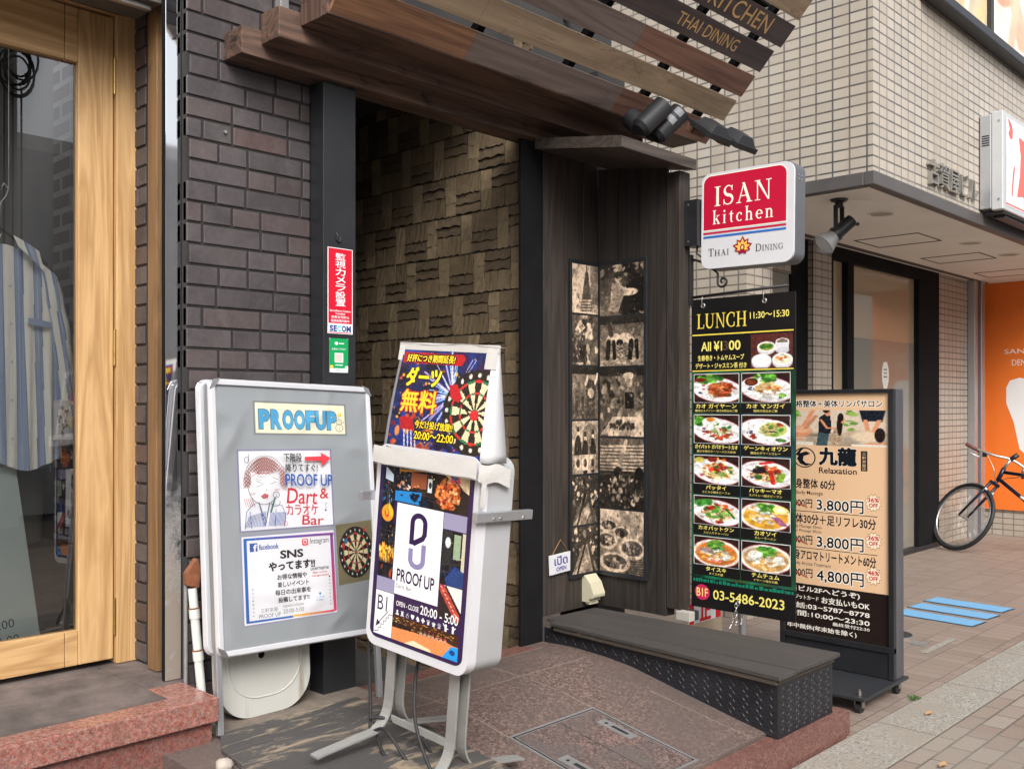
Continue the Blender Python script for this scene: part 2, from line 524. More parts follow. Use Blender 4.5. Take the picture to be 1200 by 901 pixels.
class Panel:
    """a flat print in the local x,z plane facing -y; drawn in U x V units counted from its top left corner"""
    def __init__(s, w, h, U, V, mat, cx=0.0, cz=0.0, y=0.0):
        s.w, s.h, s.U, s.V, s.mat, s.cx, s.cz, s.y = w, h, U, V, mat, cx, cz, y
        s.mb = MB(); s.boxes = []
    def pt(s, p, L):
        return (s.cx - s.w / 2 + p[0] / s.U * s.w, s.y - 0.00022 * L, s.cz + s.h / 2 - p[1] / s.V * s.h)
    def layer(s, x0, y0, x1, y1):
        L = 1
        for (a, b, c, d, q) in s.boxes:
            if a < x1 and c > x0 and b < y1 and d > y0 and q >= L:
                L = q + 1
        s.boxes.append((x0, y0, x1, y1, L))
        return L
    def shape(s, polys, col):
        A = np.array([p for q in polys for p in q], float)
        L = s.layer(A[:, 0].min(), A[:, 1].min(), A[:, 0].max(), A[:, 1].max())
        for k, q in enumerate(polys):
            q = list(q)
            area = sum(q[i - 1][0] * q[i][1] - q[i][0] * q[i - 1][1] for i in range(len(q)))
            if area > 0: q = q[::-1]
            s.mb.add([s.pt(p, L + 0.02 * (k % 40)) for p in q], [tuple(range(len(q)))], s.mat, col)
    def rect(s, x0, y0, x1, y1, col): s.shape([[(x0, y0), (x1, y0), (x1, y1), (x0, y1)]], col)
    def poly(s, pts, col): s.shape([pts], col)
    def ell(s, cx, cy, rx, ry, col, n=28): s.shape([arc(cx, cy, rx, ry, 0, 360, n)[:-1]], col)
    def ring(s, cx, cy, rx, ry, w, col, a0=0, a1=360): s.shape([strokepoly(arc(cx, cy, rx, ry, a0, a1, 32), [w] * 33)], col)
    def line(s, pts, w, col): s.shape([strokepoly(pts, [w] * len(pts))], col)
    def text(s, sv, x0, y0, x1, y1, col, bold=0.0, shear=0.0, rise=0.0, fat=None):
        cjk = any(ord(ch) > 0x2E7F for ch in sv)
        if fat is None and cjk and bold > .004:
            fat = bold * 1.5 * abs(y1 - y0)
        V, F, _ = glyphs(sv, 0.0 if fat else (min(bold, .0) if cjk else bold))
        if fat:                                               # heavy lettering: the same glyphs laid a hair apart
            L = s.layer(min(x0, x1), min(y0, y1), max(x0, x1), max(y0, y1))
            n = 8 if fat > .05 * abs(y1 - y0) else 4
            for k in range(n + 1):
                ox, oy = (0, 0) if k == n else (fat * math.cos(R(45 + 360 * k / n)), fat * math.sin(R(45 + 360 * k / n)))
                P = [s.pt((x0 + ox + a * (x1 - x0) + shear * b * (y1 - y0), y1 + oy - b * (y1 - y0) + rise * a), L + .05 * k) for a, b in V]
                s.mb.add(P, F, s.mat, col)
            return
        L = s.layer(min(x0, x1), min(y0, y1), max(x0, x1), max(y0, y1))
        P = [s.pt((x0 + a * (x1 - x0) + shear * b * (y1 - y0), y1 - b * (y1 - y0) + rise * a), L) for a, b in V]
        s.mb.add(P, F, s.mat, col)
    def serif(s, sv, x0, y0, x1, y1, col, gap=.04, small=None):
        polys = []; x = 0
        for i, ch in enumerate(sv):
            adv, pl = serif_glyph(ch)
            k = small if (small and i > 0 and sv[i - 1] != ' ') else 1.0
            polys += [[(x + p[0] * k, p[1] * k) for p in q] for q in pl]
            x += adv * k + gap
        A = np.array([p for q in polys for p in q])
        lo, hi = A.min(0), A.max(0)
        s.shape([[(x0 + (p[0] - lo[0]) / (hi[0] - lo[0]) * (x1 - x0), y1 - (p[1] - lo[1]) / (hi[1] - lo[1]) * (y1 - y0)) for p in q] for q in polys], col)
    def img(s, x0, y0, x1, y1, arr):
        """arr: rows x cols x 3, sRGB 0..1, one small face per dot of the print"""
        L = s.layer(x0, y0, x1, y1)
        h, w = arr.shape[:2]
        lc = lin(np.clip(arr, 0, 1))
        vs = [s.pt((x0 + (x1 - x0) * j / w, y0 + (y1 - y0) * i / h), L) for i in range(h + 1) for j in range(w + 1)]
        fs = [(i * (w + 1) + j, (i + 1) * (w + 1) + j, (i + 1) * (w + 1) + j + 1, i * (w + 1) + j + 1) for i in range(h) for j in range(w)]
        s.mb.add(vs, fs, s.mat, [tuple(c) for c in lc.reshape(-1, 3)])

class Ras:
    """a small picture painted dot by dot (photographs printed on the signs)"""
    def __init__(s, w, h, bg, seed=0):
        s.w, s.h = w, h
        s.a = np.ones((h, w, 3)) * np.array(bg) / 255.0
        s.Y, s.X = np.mgrid[0:h, 0:w].astype(float)
        s.X = (s.X + .5) / w; s.Y = (s.Y + .5) / h
        s.r = np.random.RandomState(seed)
    def put(s, msk, col, al=1.0):
        m = (np.clip(msk, 0, 1) * al)[..., None]
        s.a = s.a * (1 - m) + np.array(col) / 255.0 * m
    def ell(s, cx, cy, rx, ry, col, rot=0, soft=.12, al=1.0):
        dx, dy = s.X - cx, (s.Y - cy)
        c_, s_ = math.cos(rot), math.sin(rot)
        q = np.sqrt(((dx * c_ + dy * s_) / rx) ** 2 + ((-dx * s_ + dy * c_) / ry) ** 2)
        s.put((1 - q) / soft + .5, col, al)
    def rect(s, x0, y0, x1, y1, col, al=1.0):
        s.put(((s.X >= x0) & (s.X < x1) & (s.Y >= y0) & (s.Y < y1)).astype(float), col, al)
    def poly(s, pts, col, al=1.0):
        ins = np.zeros(s.X.shape, bool)
        n = len(pts)
        for i in range(n):
            (x0, y0), (x1, y1) = pts[i - 1], pts[i]
            cond = ((y0 > s.Y) != (y1 > s.Y)) & (s.X < (x1 - x0) * (s.Y - y0) / ((y1 - y0) or 1e-9) + x0)
            ins ^= cond
        s.put(ins.astype(float), col, al)
    def line(s, x0, y0, x1, y1, w, col, al=1.0):
        dx, dy = x1 - x0, y1 - y0
        L2 = dx * dx + dy * dy + 1e-9
        t = np.clip(((s.X - x0) * dx + (s.Y - y0) * dy) / L2, 0, 1)
        q = np.hypot(s.X - x0 - t * dx, s.Y - y0 - t * dy)
        s.put((w - q) / (w * .4) + .5, col, al)
    def dots(s, n, cx, cy, rx, ry, cols, r0, r1, al=.9):
        for _ in range(n):
            a, q = s.r.rand() * 6.28, math.sqrt(s.r.rand())
            k = s.r.uniform(r0, r1)
            c = np.array(cols[s.r.randint(len(cols))]) * s.r.uniform(.75, 1.2)
            s.ell(cx + math.cos(a) * q * rx, cy + math.sin(a) * q * ry, k, k * s.r.uniform(.35, 1), c, s.r.rand() * 3, .5, al)
    def vgrad(s, c0, c1):
        s.a = (np.array(c0) * (1 - s.Y[..., None]) + np.array(c1) * s.Y[..., None]) / 255.0
    def grain(s, k=.05):
        s.a = np.clip(s.a + s.r.randn(s.h, s.w, 1) * k, 0, 1)
        return s
    def cloud(s, sc, k, seed=0):
        g = np.zeros((s.h, s.w))
        for o in range(3):
            m = sc * 2 ** o
            n = s.r.rand(m + 2, m + 2)
            fx, fy = s.X * m, s.Y * m
            ix, iy = fx.astype(int), fy.astype(int)
            tx, ty = fx - ix, fy - iy
            g += (n[iy, ix] * (1 - tx) * (1 - ty) + n[iy, ix + 1] * tx * (1 - ty) + n[iy + 1, ix] * (1 - tx) * ty + n[iy + 1, ix + 1] * tx * ty - .5) / 2 ** o
        s.a = np.clip(s.a * (1 + g[..., None] * k), 0, 1)
        return s
    def sepia(s):
        g = s.a.mean(2)
        s.a = np.stack([g * 1.0, g * .89, g * .77], 2)
        return s
# ---------------------------------------------------------------- materials of the place
M_black = generic('black_paint', (.016, .017, .02), .38, var=.25, bmp=.05, dirt=(.05, .05, .05), dirtlo=.66)
M_black_matt = generic('matt_black', (.009, .009, .010), .85, var=.3, spec=.12)
M_dark = generic('dark_render', (.03, .029, .028), .85, var=.2)
M_brick = attrmat('dark_engineering_brick', .5, .4, 55, .45, bmp=.5, blotch=.45)
M_mortar = generic('dark_mortar', (.02, .018, .018), .9, var=.3)
M_door = wood('honey_ash_wood', (.36, .20, .078), (.60, .385, .185), 2, 1.0, .45, bmp=.2, wear=(.33, .19, .08), wearlo=.70)
M_doorh = wood('honey_ash_rail', (.36, .20, .078), (.60, .385, .185), 0, 1.0, .45, bmp=.2, wear=(.33, .19, .08), wearlo=.70)
M_brass = generic('aged_brass', (.40, .26, .09), .4, .9, var=.3)
M_oldwood = wood('weathered_strip_wood', (.13, .07, .03), (.24, .135, .06), 2, 1.0, .6, wear=(.06, .045, .03), wearlo=.6)
M_glass = glassmat('window_glass', (.98, .99, .99), 1.5, refl=.13)
M_stepg = granite('red_granite', [C(120, 48, 38), C(165, 82, 66), C(186, 110, 92), C(96, 52, 46), C(150, 128, 120)], 190, .12, stain=C(120, 84, 76), stainlo=.66, stainscale=9)
M_stepf = granite('red_granite_flamed', [C(98, 38, 32), C(138, 66, 54), C(160, 88, 74), C(70, 38, 34), C(120, 98, 92)], 190, .35)
M_tread = granite('grey_tread_tile', [C(110, 100, 96), C(132, 120, 114), C(96, 86, 84)], 300, .6, stain=C(72, 66, 64), stainlo=.5, stainscale=5)
M_ramp = granite('brown_granite_paving', [C(86, 71, 66), C(124, 101, 93), C(168, 143, 132), C(40, 35, 35), C(108, 93, 87)], 110, .42, stain=C(92, 82, 78), stainlo=.55, stainscale=1.6)
M_rampred = granite('red_brown_granite_edge', [C(110, 72, 64), C(146, 100, 90), C(172, 130, 118), C(78, 54, 50)], 160, .35)
M_soot = generic('dusty_concrete', (.16, .13, .105), .9, var=.35, vscale=9, bmp=.5, bscale=60)
M_tile = brickmat('cream_wall_tile', C(182, 173, 160), C(170, 161, 148), C(84, 81, 79), .115, .067, .006, 0.0, .35, .6, grain=.05, dirt=C(168, 154, 137), dirtlo=.6, dscale=.9, streak=C(154, 140, 123))
M_soffit = generic('painted_soffit', C(238, 233, 222), .7, var=.05, vscale=2, bmp=.05)
M_fascia = generic('dark_metal_fascia', C(86, 82, 80), .45, .2, var=.15)
M_alu = generic('satin_aluminium', C(188, 190, 194), .32, .75, var=.06, streak=True)
M_alud = generic('dull_grey_metal', C(150, 150, 150), .45, .5, var=.12)
M_steel = generic('galvanised_grey_paint', C(150, 150, 147), .45, .3, var=.1, dirt=C(128, 104, 78), dirtlo=.7)
M_white = generic('white_plastic', C(204, 204, 208), .35, var=.03)
M_paper = generic('white_paper', C(194, 194, 197), .7, var=.03, bmp=.1, bscale=40)
M_print = attrmat('printed_film', .35, .04, 90, .35)
M_gloss = attrmat('glossy_print', .22, .02, 60, .5)
M_matt = attrmat('matt_print', .6, .05, 90, .3)
M_rubber = generic('black_rubber', (.014, .014, .015), .6, var=.2)
M_screw = generic('bolt_metal', (.45, .43, .4), .35, .9, var=.2)
M_pave = brickmat('brown_pavement_tile', C(152, 136, 124), C(134, 119, 108), C(88, 80, 75), .10, .20, .0028, .5, .55, .5, dirt=C(134, 121, 112), dirtlo=.55, grain=.14)
M_kerb = granite('granite_kerb', [C(150, 145, 136), C(176, 170, 160), C(196, 191, 180), C(104, 100, 94)], 120, .7, stain=C(140, 132, 120), stainlo=.55, joint=(.9, 3.0), jw=.006, jcol=C(110, 104, 96), stainscale=4)
M_paver = brickmat('brick_paver', C(158, 146, 134), C(142, 120, 108), C(96, 88, 80), .205, .105, .005, .5, .8, .7, dirt=C(136, 130, 120), dirtlo=.55, grain=.2)
M_asph = generic('asphalt', (.05, .05, .052), .9, var=.2, vscale=20, bmp=.5, bscale=200)

# ---------------------------------------------------------------- ground
g = MB()
g.box(-150, 150, -150, 150, -.4, -.03, M_asph)
struct(g, 'ground')
g = MB(); g.box(-12, 40, -5.2, 1.655, -.02, .0, M_paver); struct(g, 'street_paving')
g = MB(); g.box(-12, 40, 1.66, 1.94, -.02, .006, M_kerb); struct(g, 'kerb_strip', .004)
g = MB(); g.box(4.2, 40, 1.945, 7.0, -.02, .002, M_pave); struct(g, 'pavement')

RAMP = [(1.953, .112), (2.22, .155), (2.49, .203), (2.78, .256), (2.95, .272), (3.2, .278), (3.45, .262)]
def zr(y):
    for (a, za), (b, zb) in zip(RAMP, RAMP[1:]):
        if y <= b:
            return za + (zb - za) * max(0, y - a) / (b - a)
    return RAMP[-1][1]
g = MB()
prof = [(2.055, zr(2.055))] + RAMP[1:] + [(3.45, -.02), (2.055, -.02)]
g.prism(prof, 'x', 1.6, 4.22, M_ramp)
g.box(1.6, 4.25, 1.953, 2.05, -.02, .113, M_rampred)
g.box(1.6, 4.222, 2.051, 2.0545, -.02, .126, M_screw)
M_joint = generic('pale_joint', C(160, 146, 134), .8)
def rstrip(mb, x0, x1, y0, y1, mat, dz=.0008):
    n = max(1, int((y1 - y0) / .08))
    for k in range(n):
        a, b = y0 + (y1 - y0) * k / n, y0 + (y1 - y0) * (k + 1) / n
        mb.add([(x0, a, zr(a) + dz), (x1, a, zr(a) + dz), (x1, b, zr(b) + dz), (x0, b, zr(b) + dz)], [(0, 1, 2, 3)], mat)
for x in (2.165, 2.68, 3.19): rstrip(g, x - .0017, x + .0017, 2.60, 3.013, M_joint); rstrip(g, x - .0017, x + .0017, 3.018, 3.30, M_joint)
for x in (2.165, 3.57): rstrip(g, x - .0015, x + .0015, 2.06, 2.58, M_joint)
rstrip(g, 1.7, 3.66, 3.0135, 3.0175, M_joint, .001); rstrip(g, 1.7, 3.66, 3.302, 3.307, M_joint, .001)
rstrip(g, 1.7, 3.62, 3.3075, 3.445, M_rampred, .0009)
struct(g, 'entrance_ramp', .003)
g = MB()                                                   # sooty strip of floor under the brick wall
g.box(1.82, 2.56, 3.27, 3.52, .2, .2835, M_soot)
struct(g, 'dusty_floor')

# staircase going down to the basement
t = MB()
for k in range(9):
    y0 = 3.455 + .27 * k
    z1 = .255 - .19 * (k + 1)
    t.box(2.45, 3.69, y0, y0 + .268, z1 - .3, z1, M_ramp)
st = t.build('basement_staircase', bevel=.004)
tag(st, 'brown stone stairs going down behind the dark doorway', 'staircase')

# ---------------------------------------------------------------- timber doorway: stone wall, column, post
rs = random.Random(4)
M_stone = attrmat('split_stone_tile', .85, .35, 40, .2, bmp=.8)
m = MB()
def piece(y0, y1, z0, z1, d0, d1, col, wave=.0, n=9):
    y0 = max(y0, 3.428); y1 = min(y1, 5.24)
    if y1 - y0 < .012: return
    """a split stone: face depth d0 at its top, d1 at its bottom, with a wavy lower edge"""
    ys = np.linspace(y0, y1, n); ph = rs.uniform(0, 6)
    w = [wave * math.sin(ph + 7.5 * k / n * 2) + rs.uniform(-.4, .4) * wave for k in range(n)]
    j = [rs.uniform(-.0025, .0025) for _ in range(n)]
    zm = (z0 + z1) / 2
    rows = [[(3.72, y, z1) for y in ys], [(3.72 - d0 + j[k], ys[k], z1) for k in range(n)], [(3.72 - (d0 + d1) / 2 - j[-k - 1], ys[k], zm + w[k] * .3) for k in range(n)], [(3.72 - d1 + j[-k - 1], ys[k], z0 + w[k]) for k in range(n)], [(3.72, ys[k], z0 + w[k]) for k in range(n)]]
    m.grid(np.array(rows), M_stone, col, smooth=False)
    for k in (0, n - 1):
        m.add([r[k] for r in rows], [(0, 1, 2, 3, 4)], M_stone, col)
def shade(base): 
    q = rs.uniform(.66, .94); return tuple(x * q for x in C(*base))
rh_ = .224; r_i = 0; z = -1.02
while z < 3.3:
    y = 3.40 - .29 * [0, .55, .2, .75, .35][r_i % 5]
    u_i = 0
    while y < 5.2:
        y1 = y + .198
        flip = (r_i + u_i) % 2 == 0
        for half in (0, 1):                                    # 0 lower, 1 upper half of the block
            za = z + .004 + half * .110; zb_ = za + .108
            if (half == 0) == flip:
                hgt = .108 / 2
                for q in range(2):
                    piece(y + .002, y1 - .002, za + q * hgt + .003, za + (q + 1) * hgt, .002, rs.uniform(.009, .014), shade((112, 97, 78)), .004, 11)
            else:
                for q in range(2):
                    piece(y + .003 + q * .098, y + q * .098 + .096, za + .002, zb_, rs.uniform(.004, .008), rs.uniform(.007, .012), shade((130, 113, 90)), .005, 6)
        nst = rs.choice((2, 3, 3)); zz = z + .004
        for q in range(nst):
            h_ = .216 / nst
            piece(y1 + .002, y1 + .082, zz, zz + h_, rs.uniform(.006, .011), rs.uniform(.006, .011), shade((150, 132, 105)), .003, 5); zz += h_
        y += .287; u_i += 1
    z += rh_; r_i += 1
m.box(3.721, 3.77, 3.432, 5.25, -1.0, 3.3, M_dark)
o = m.build('stone_wall')
tag(o, 'wall of ribbed brown stone tiles inside the dark doorway', 'stone wall')

m = MB()
m.box(2.36, 2.44, 3.53, 6.2, -1.9, 3.4, M_dark); m.box(2.36, 3.8, 6.2, 6.3, -1.9, 3.4, M_dark)
m.box(2.36, 3.8, 3.56, 6.3, 3.3, 3.4, M_dark); m.box(3.73, 3.8, 5.25, 6.2, -1.9, 3.3, M_dark)
struct(m, 'stairwell_shell')

m = MB(); m.box(2.389, 2.557, 3.40, 3.50, .255, 2.868, M_black)
col = m.build('steel_column', bevel=.003)
tag(col, 'black painted steel column between the brick wall and the doorway', 'column')
m = MB(); m.box(3.606, 3.772, 3.405, 3.424, .255, 2.868, M_black_matt)
o = m.build('door_post', bevel=.003)
tag(o, 'matt black post at the right side of the doorway', 'post')

# ---------------------------------------------------------------- dark brick wall with laid bricks
def laybricks(mb, u0, u1, z0, z1, put, seed):
    r = random.Random(seed)
    ch, j, Sx = .0815, .011, .1185
    k = 0
    z = z0
    while z < z1:
        u = u0 - (Sx * [0, 1.0, 2.1, .5, 1.6][k % 5])
        i = k
        while u < u1:
            L = 2 * Sx + j if (i % 3 == 0) else Sx
            a, b = max(u, u0), min(u + L, u1)
            if b - a > .012:
                t = r.random()
                base = np.array(C(84, 77, 79)) if t < .66 else (np.array(C(88, 77, 77)) if t < .93 else np.array(C(96, 77, 74)))
                base = base * r.uniform(.62, .92)
                put(mb, a, b, z, min(z + ch - j, z1), r.uniform(-.001, .001), tuple(base))
            u += L + j; i += 1
        z += ch; k += 1
bw = thing('brick_wall', 'dark brown brick wall left of the black steel column', 'brick wall', (2.1, 3.5, .2))
m = MB()
laybricks(m, 1.826, 2.388, .26, 4.6, lambda mb, a, b, z, zz, dd, c: mb.box(a, b, 3.497 + dd, 3.53, z, zz, M_brick, c), 3)
m.box(1.826, 2.388, 3.5025, 3.60, .2, 4.6, M_mortar)
m.build('brick_face', bw, bevel=.003)
m = MB()
laybricks(m, 3.83, 3.948, .45, 3.6, lambda mb, a, b, z, zz, dd, c: mb.box(1.818 + dd, 1.84, a, b, z, zz, M_brick, c), 8)
m.box(1.824, 1.86, 3.567, 3.95, .44, 3.6, M_mortar)
m.build('brick_reveal', bw, bevel=.003)
m = MB(); m.box(1.797, 1.8235, 3.69, 3.768, .441, 3.6, M_oldwood); m.build('wood_strip', bw, bevel=.003)
m = MB(); m.box(1.86, 2.36, 3.61, 3.75, .2, 4.6, M_dark); m.box(1.9, 4.55, 3.56, 3.75, 3.4, 6.5, M_dark)
m.build('backing_wall', bw)
m = MB(); m.cyl((1.985, 3.497, 2.585), (1.985, 3.487, 2.585), .006, M_screw); m.build('screw', bw)

# mirror-polished steel pillar
mm_, n_, l_, b_ = newmat('polished_steel_facing')
tc = n_.new("ShaderNodeTexCoord"); sp = n_.new("ShaderNodeSeparateXYZ"); l_.new(tc.outputs['Object'], sp.inputs[0])
f_ = noise(n_, l_, coords(n_, l_), 14, 9, .7, .4)
mr = n_.new("ShaderNodeMapRange"); mr.inputs['From Min'].default_value = 1.15; mr.inputs['From Max'].default_value = .15
l_.new(sp.outputs['Z'], mr.inputs['Value'])
ml = n_.new("ShaderNodeMath"); ml.operation = 'MULTIPLY'; l_.new(mr.outputs[0], ml.inputs[0]); l_.new(f_, ml.inputs[1])
msk = ramp(n_, l_, ml.outputs[0], [(.18, (0, 0, 0)), (.42, (1, 1, 1))])
l_.new(mix(n_, l_, msk, (.72, .73, .74), (.30, .26, .22)), b_.inputs['Base Color'])
mt = n_.new("ShaderNodeMapRange"); mt.inputs['To Min'].default_value = 1.0; mt.inputs['To Max'].default_value = .25
l_.new(msk, mt.inputs['Value']); l_.new(mt.outputs[0], b_.inputs['Metallic'])
mq = n_.new("ShaderNodeMapRange"); mq.inputs['To Min'].default_value = .04; mq.inputs['To Max'].default_value = .5
l_.new(msk, mq.inputs['Value']); l_.new(mq.outputs[0], b_.inputs['Roughness'])
m = MB()
m.box(1.760, 1.823, 3.540, 3.566, .441, 4.2, mm_)
m.box(1.757, 1.7595, 3.543, 3.566, .441, 4.2, M_black_matt)
o = m.build('mirror_pillar', bevel=.002)
tag(o, 'narrow mirror polished steel pillar with a tarnished foot on the red granite step', 'pillar')

# ---------------------------------------------------------------- granite shop step
stp = thing('granite_step', 'polished red granite step under the wooden shop door', 'step', (1.0, 3.6, 0))
m = MB(); m.box(-1.2, 1.803, 3.215, 3.33, .352, .44, M_stepg); m.box(1.67, 1.803, 3.333, 3.497, .352, .44, M_stepg)
m.build('polished_edge', stp, bevel=.004)
m = MB(); m.box(-1.2, 1.666, 3.334, 4.3, .35, .4385, M_tread); m.box(1.668, 1.86, 3.5, 4.3, .35, .4385, M_tread); m.build('tread_tile', stp)
m = MB(); m.box(-1.2, 1.790, 3.24, 4.3, -.02, .35, M_stepf); m.build('riser', stp, bevel=.003)

# ---------------------------------------------------------------- wooden shop door
dr = thing('wooden_door', 'honey coloured wooden shop door with one large glass pane', 'door', (1.3, 3.98, .44))
m = MB(); m.box(1.740, 1.828, 3.925, 4.03, .441, 3.4, M_door); dfr = m.build('door_frame', dr, bevel=.004)
m = MB(); m.box(.5, 1.739, 3.926, 4.03, 3.097, 3.3, M_doorh); m.build('frame_header', dr, bevel=.003)
m = MB(); m.box(1.592, 1.7335, 3.94, 3.99, .462, 3.088, M_door); m.box(.50, .64, 3.94, 3.99, .462, 3.088, M_door); m.build('door_stile', dr, bevel=.004)
m = MB()
for z0, z1 in ((.462, .600), (2.872, 3.088)):
    m.box(.642, 1.538, 3.942, 3.988, z0, z1, M_doorh); m.box(1.5405, 1.5905, 3.942, 3.988, z0, z1, M_doorh)
m.build('door_rail', dr, bevel=.002)
m = MB(); m.add([(.641, 3.968, .601), (1.5915, 3.968, .601), (1.5915, 3.968, 2.871), (.641, 3.968, 2.871)], [(0, 1, 2, 3)], M_glass); m.build('glass_pane', dr)
for zc in (2.85, 1.737, .634):
    m = MB()
    for a, b in ((-.072, -.027), (-.025, .025), (.027, .072)):
        m.cyl((1.7365, 3.934, zc + a), (1.7365, 3.934, zc + b), .0075, M_brass, n=12)
    m.cyl((1.7365, 3.934, zc - .076), (1.7365, 3.934, zc + .076), .005, M_brass, n=10)
    m.build('hinge', dfr)
m = MB(); m.box(-.5, 1.765, 3.58, 3.80, 3.052, 3.085, M_fascia); m.box(-.5, 1.775, 3.60, 3.925, 3.10, 3.6, M_dark)
m.box(.2, 1.74, 3.615, 3.64, 3.03, 3.052, M_screw)
o = m.build('shutter_box', bevel=.003)
tag(o, 'dark metal shutter housing above the wooden shop door', 'shutter housing')

# shop room behind the glass
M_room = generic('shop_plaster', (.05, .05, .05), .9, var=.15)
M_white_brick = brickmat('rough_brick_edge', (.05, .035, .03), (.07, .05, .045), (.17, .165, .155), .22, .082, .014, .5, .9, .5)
rm = thing('shop_room', 'dim shop interior seen through the glass of the wooden door', 'shop interior', (.5, 5, .3))
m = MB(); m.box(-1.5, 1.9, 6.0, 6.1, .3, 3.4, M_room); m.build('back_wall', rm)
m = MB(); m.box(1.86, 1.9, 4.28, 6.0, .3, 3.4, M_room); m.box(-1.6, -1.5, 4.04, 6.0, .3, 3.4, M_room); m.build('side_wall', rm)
m = MB(); m.box(-1.5, 1.9, 4.95, 6.0, 3.3, 3.4, M_room); m.build('ceiling', rm)  # front part left open on purpose, unseen, so sky light reaches the shirt
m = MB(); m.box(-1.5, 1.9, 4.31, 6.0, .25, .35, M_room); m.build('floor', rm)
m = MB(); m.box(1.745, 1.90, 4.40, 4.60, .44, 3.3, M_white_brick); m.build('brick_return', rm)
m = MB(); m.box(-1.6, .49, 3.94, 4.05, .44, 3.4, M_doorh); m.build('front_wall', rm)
M_oldshelf = generic('old_shelf_wood', (.07, .055, .04), .7, var=.3)
m = MB(); m.box(.3, 1.66, 4.9, 5.3, .35, 1.32, M_oldshelf); m.build('counter', rm, bevel=.01)

# ---------------------------------------------------------------- timber awning over the doorway
M_dbeam = wood('dark_brown_beam', C(54, 40, 34), C(108, 82, 68), 0, .9, .65, wear=C(28, 22, 20), wearlo=.575, bmp=.7)
M_dbeamv = wood('dark_brown_end_panel', C(50, 36, 31), C(104, 76, 62), 2, .9, .6)
M_p_orange = wood('orange_brown_plank', C(96, 66, 48), C(156, 114, 84), 0, .8, .6, wear=C(76, 54, 42), wearlo=.62, bmp=.4)
M_p_grey = wood('grey_brown_plank', C(92, 80, 76), C(126, 111, 105), 0, .8, .65, wear=C(80, 70, 66), wearlo=.58, bmp=.4)
M_p_ochre = wood('ochre_oak_plank', C(130, 111, 90), C(168, 147, 121), 0, .8, .65, wear=C(118, 100, 80), wearlo=.57, bmp=.4)
M_p_walnut = wood('walnut_plank', C(86, 60, 50), C(138, 102, 86), 0, .8, .6, wear=C(70, 50, 42), wearlo=.6, bmp=.4)
M_p_wenge = wood('dark_wenge_plank', C(50, 43, 44), C(78, 68, 68), 0, .8, .55, bmp=.1)
aw = thing('timber_awning', 'wooden slatted awning sloping out over the doorway', 'awning', (3.6, 3.2, 2.86))
m = MB(); m.box(1.982, 4.20, 3.362, 3.4945, 2.868, 2.976, M_dbeam); m.build('beam', aw, bevel=.003)
m = MB(); m.box(2.067, 4.42, 3.235, 3.359, 2.920, 3.040, M_dbeam)
m.build('beam', aw, bevel=.003)
m = MB(); m.box(2.17, 4.70, 3.06, 3.232, 2.990, 3.07, M_dbeam); m.build('beam', aw, bevel=.003)
m = MB(); m.box(2.167, 2.183, 3.055, 3.234, 3.073, 3.75, M_dbeamv); m.box(2.166, 2.1695, 3.098, 3.2345, 2.986, 3.072, M_dbeamv); m.build('end_panel', aw, bevel=.002)
m = MB(); m.box(2.2, 2.24, 3.43, 3.47, 3.10, 3.7, M_alud); m.build('bracket', aw, bevel=.002)
slats = [(M_p_orange, 3.05), (None, 0), (None, 0), (None, 0), (None, 0), (None, 0), (None, 0)]
XS0, XS1 = 2.157, 4.74
ST = thing  # (kept for readability)
def slat(k, spans, name='slat'):
    yu, zu = 2.9475 - .1142 * k, 3.072 + .1091 * k
    Mx = Matrix.Translation((0, yu, zu)) @ Matrix.Rotation(math.atan2(-.087, .082), 4, 'X')
    out = []
    for (xa, xb, mat) in spans:
        m = MB(); m.box(xa, xb, -.006, .121, 0, .015, mat, None, Mx)
        out.append(m.build(name, aw, bevel=.0015))
    return out
slat(0, [(XS0, 2.851, M_p_orange), (2.852, 3.865, M_p_grey), (3.866, XS1, M_p_walnut)])
slat(1, [(XS0, 2.82, M_p_ochre), (2.821, XS1, M_p_ochre)])
slat(2, [(XS0, 3.743, M_p_grey), (3.744, XS1, M_p_walnut)])
slat(3, [(XS0, 3.35, M_p_wenge), (3.351, XS1, M_p_wenge)])
slat(4, [(XS0, XS1 + .02, M_p_wenge)])
slat(5, [(XS0, XS1, M_p_ochre)])
slat(6, [(XS0, XS1, M_p_grey)])
slat(7, [(XS0, XS1, M_p_orange)])
for xr in (2.28, 2.89, 3.49, 4.10, 4.59):                     # black steel rafters carrying the slats
    m = MB()
    Mx = Matrix.Translation((0, 3.044, 3.018)) @ Matrix.Rotation(math.atan2(.1091, -.1142), 4, 'X')
    m.box(xr, xr + .038, .06, 1.35, -.070, -.028, M_black_matt, None, Mx)
    if xr < 4.5:
        m.box(xr + .005, xr + .033, 2.40, 3.55, 3.66, 3.695, M_black_matt)
    m.build('rafter', aw)
m = MB(); m.box(2.24, 4.62, 2.56, 2.60, 3.60, 3.64, M_black_matt); m.box(2.24, 4.62, 2.84, 2.87, 3.33, 3.36, M_black_matt); m.build('purlin', aw)
M_gold = generic('routed_gold_lettering', C(196, 158, 104), .5, var=.08)
def slat_text(k, s, xa, xb, a0, a1):
    """letters routed into slat k, between x xa and xb, a0..a1 across its width from the upper edge"""
    yu, zu = 2.9475 - .1142 * k, 3.072 + .1091 * k
    V, F, _ = glyphs(s, .0)
    dv = Vector((0, .0764, -.081)); nn = Vector((0, -.081, -.0764)).normalized() * .0012
    m = MB()
    m.add([Vector((xa + a * (xb - xa), yu, zu)) + dv * (a1 + b * (a0 - a1)) + nn for a, b in V], F, M_gold)
    return m.build('lettering', aw)
slat_text(3, 'THAI DINING', 3.892, 4.432, .22, .78)
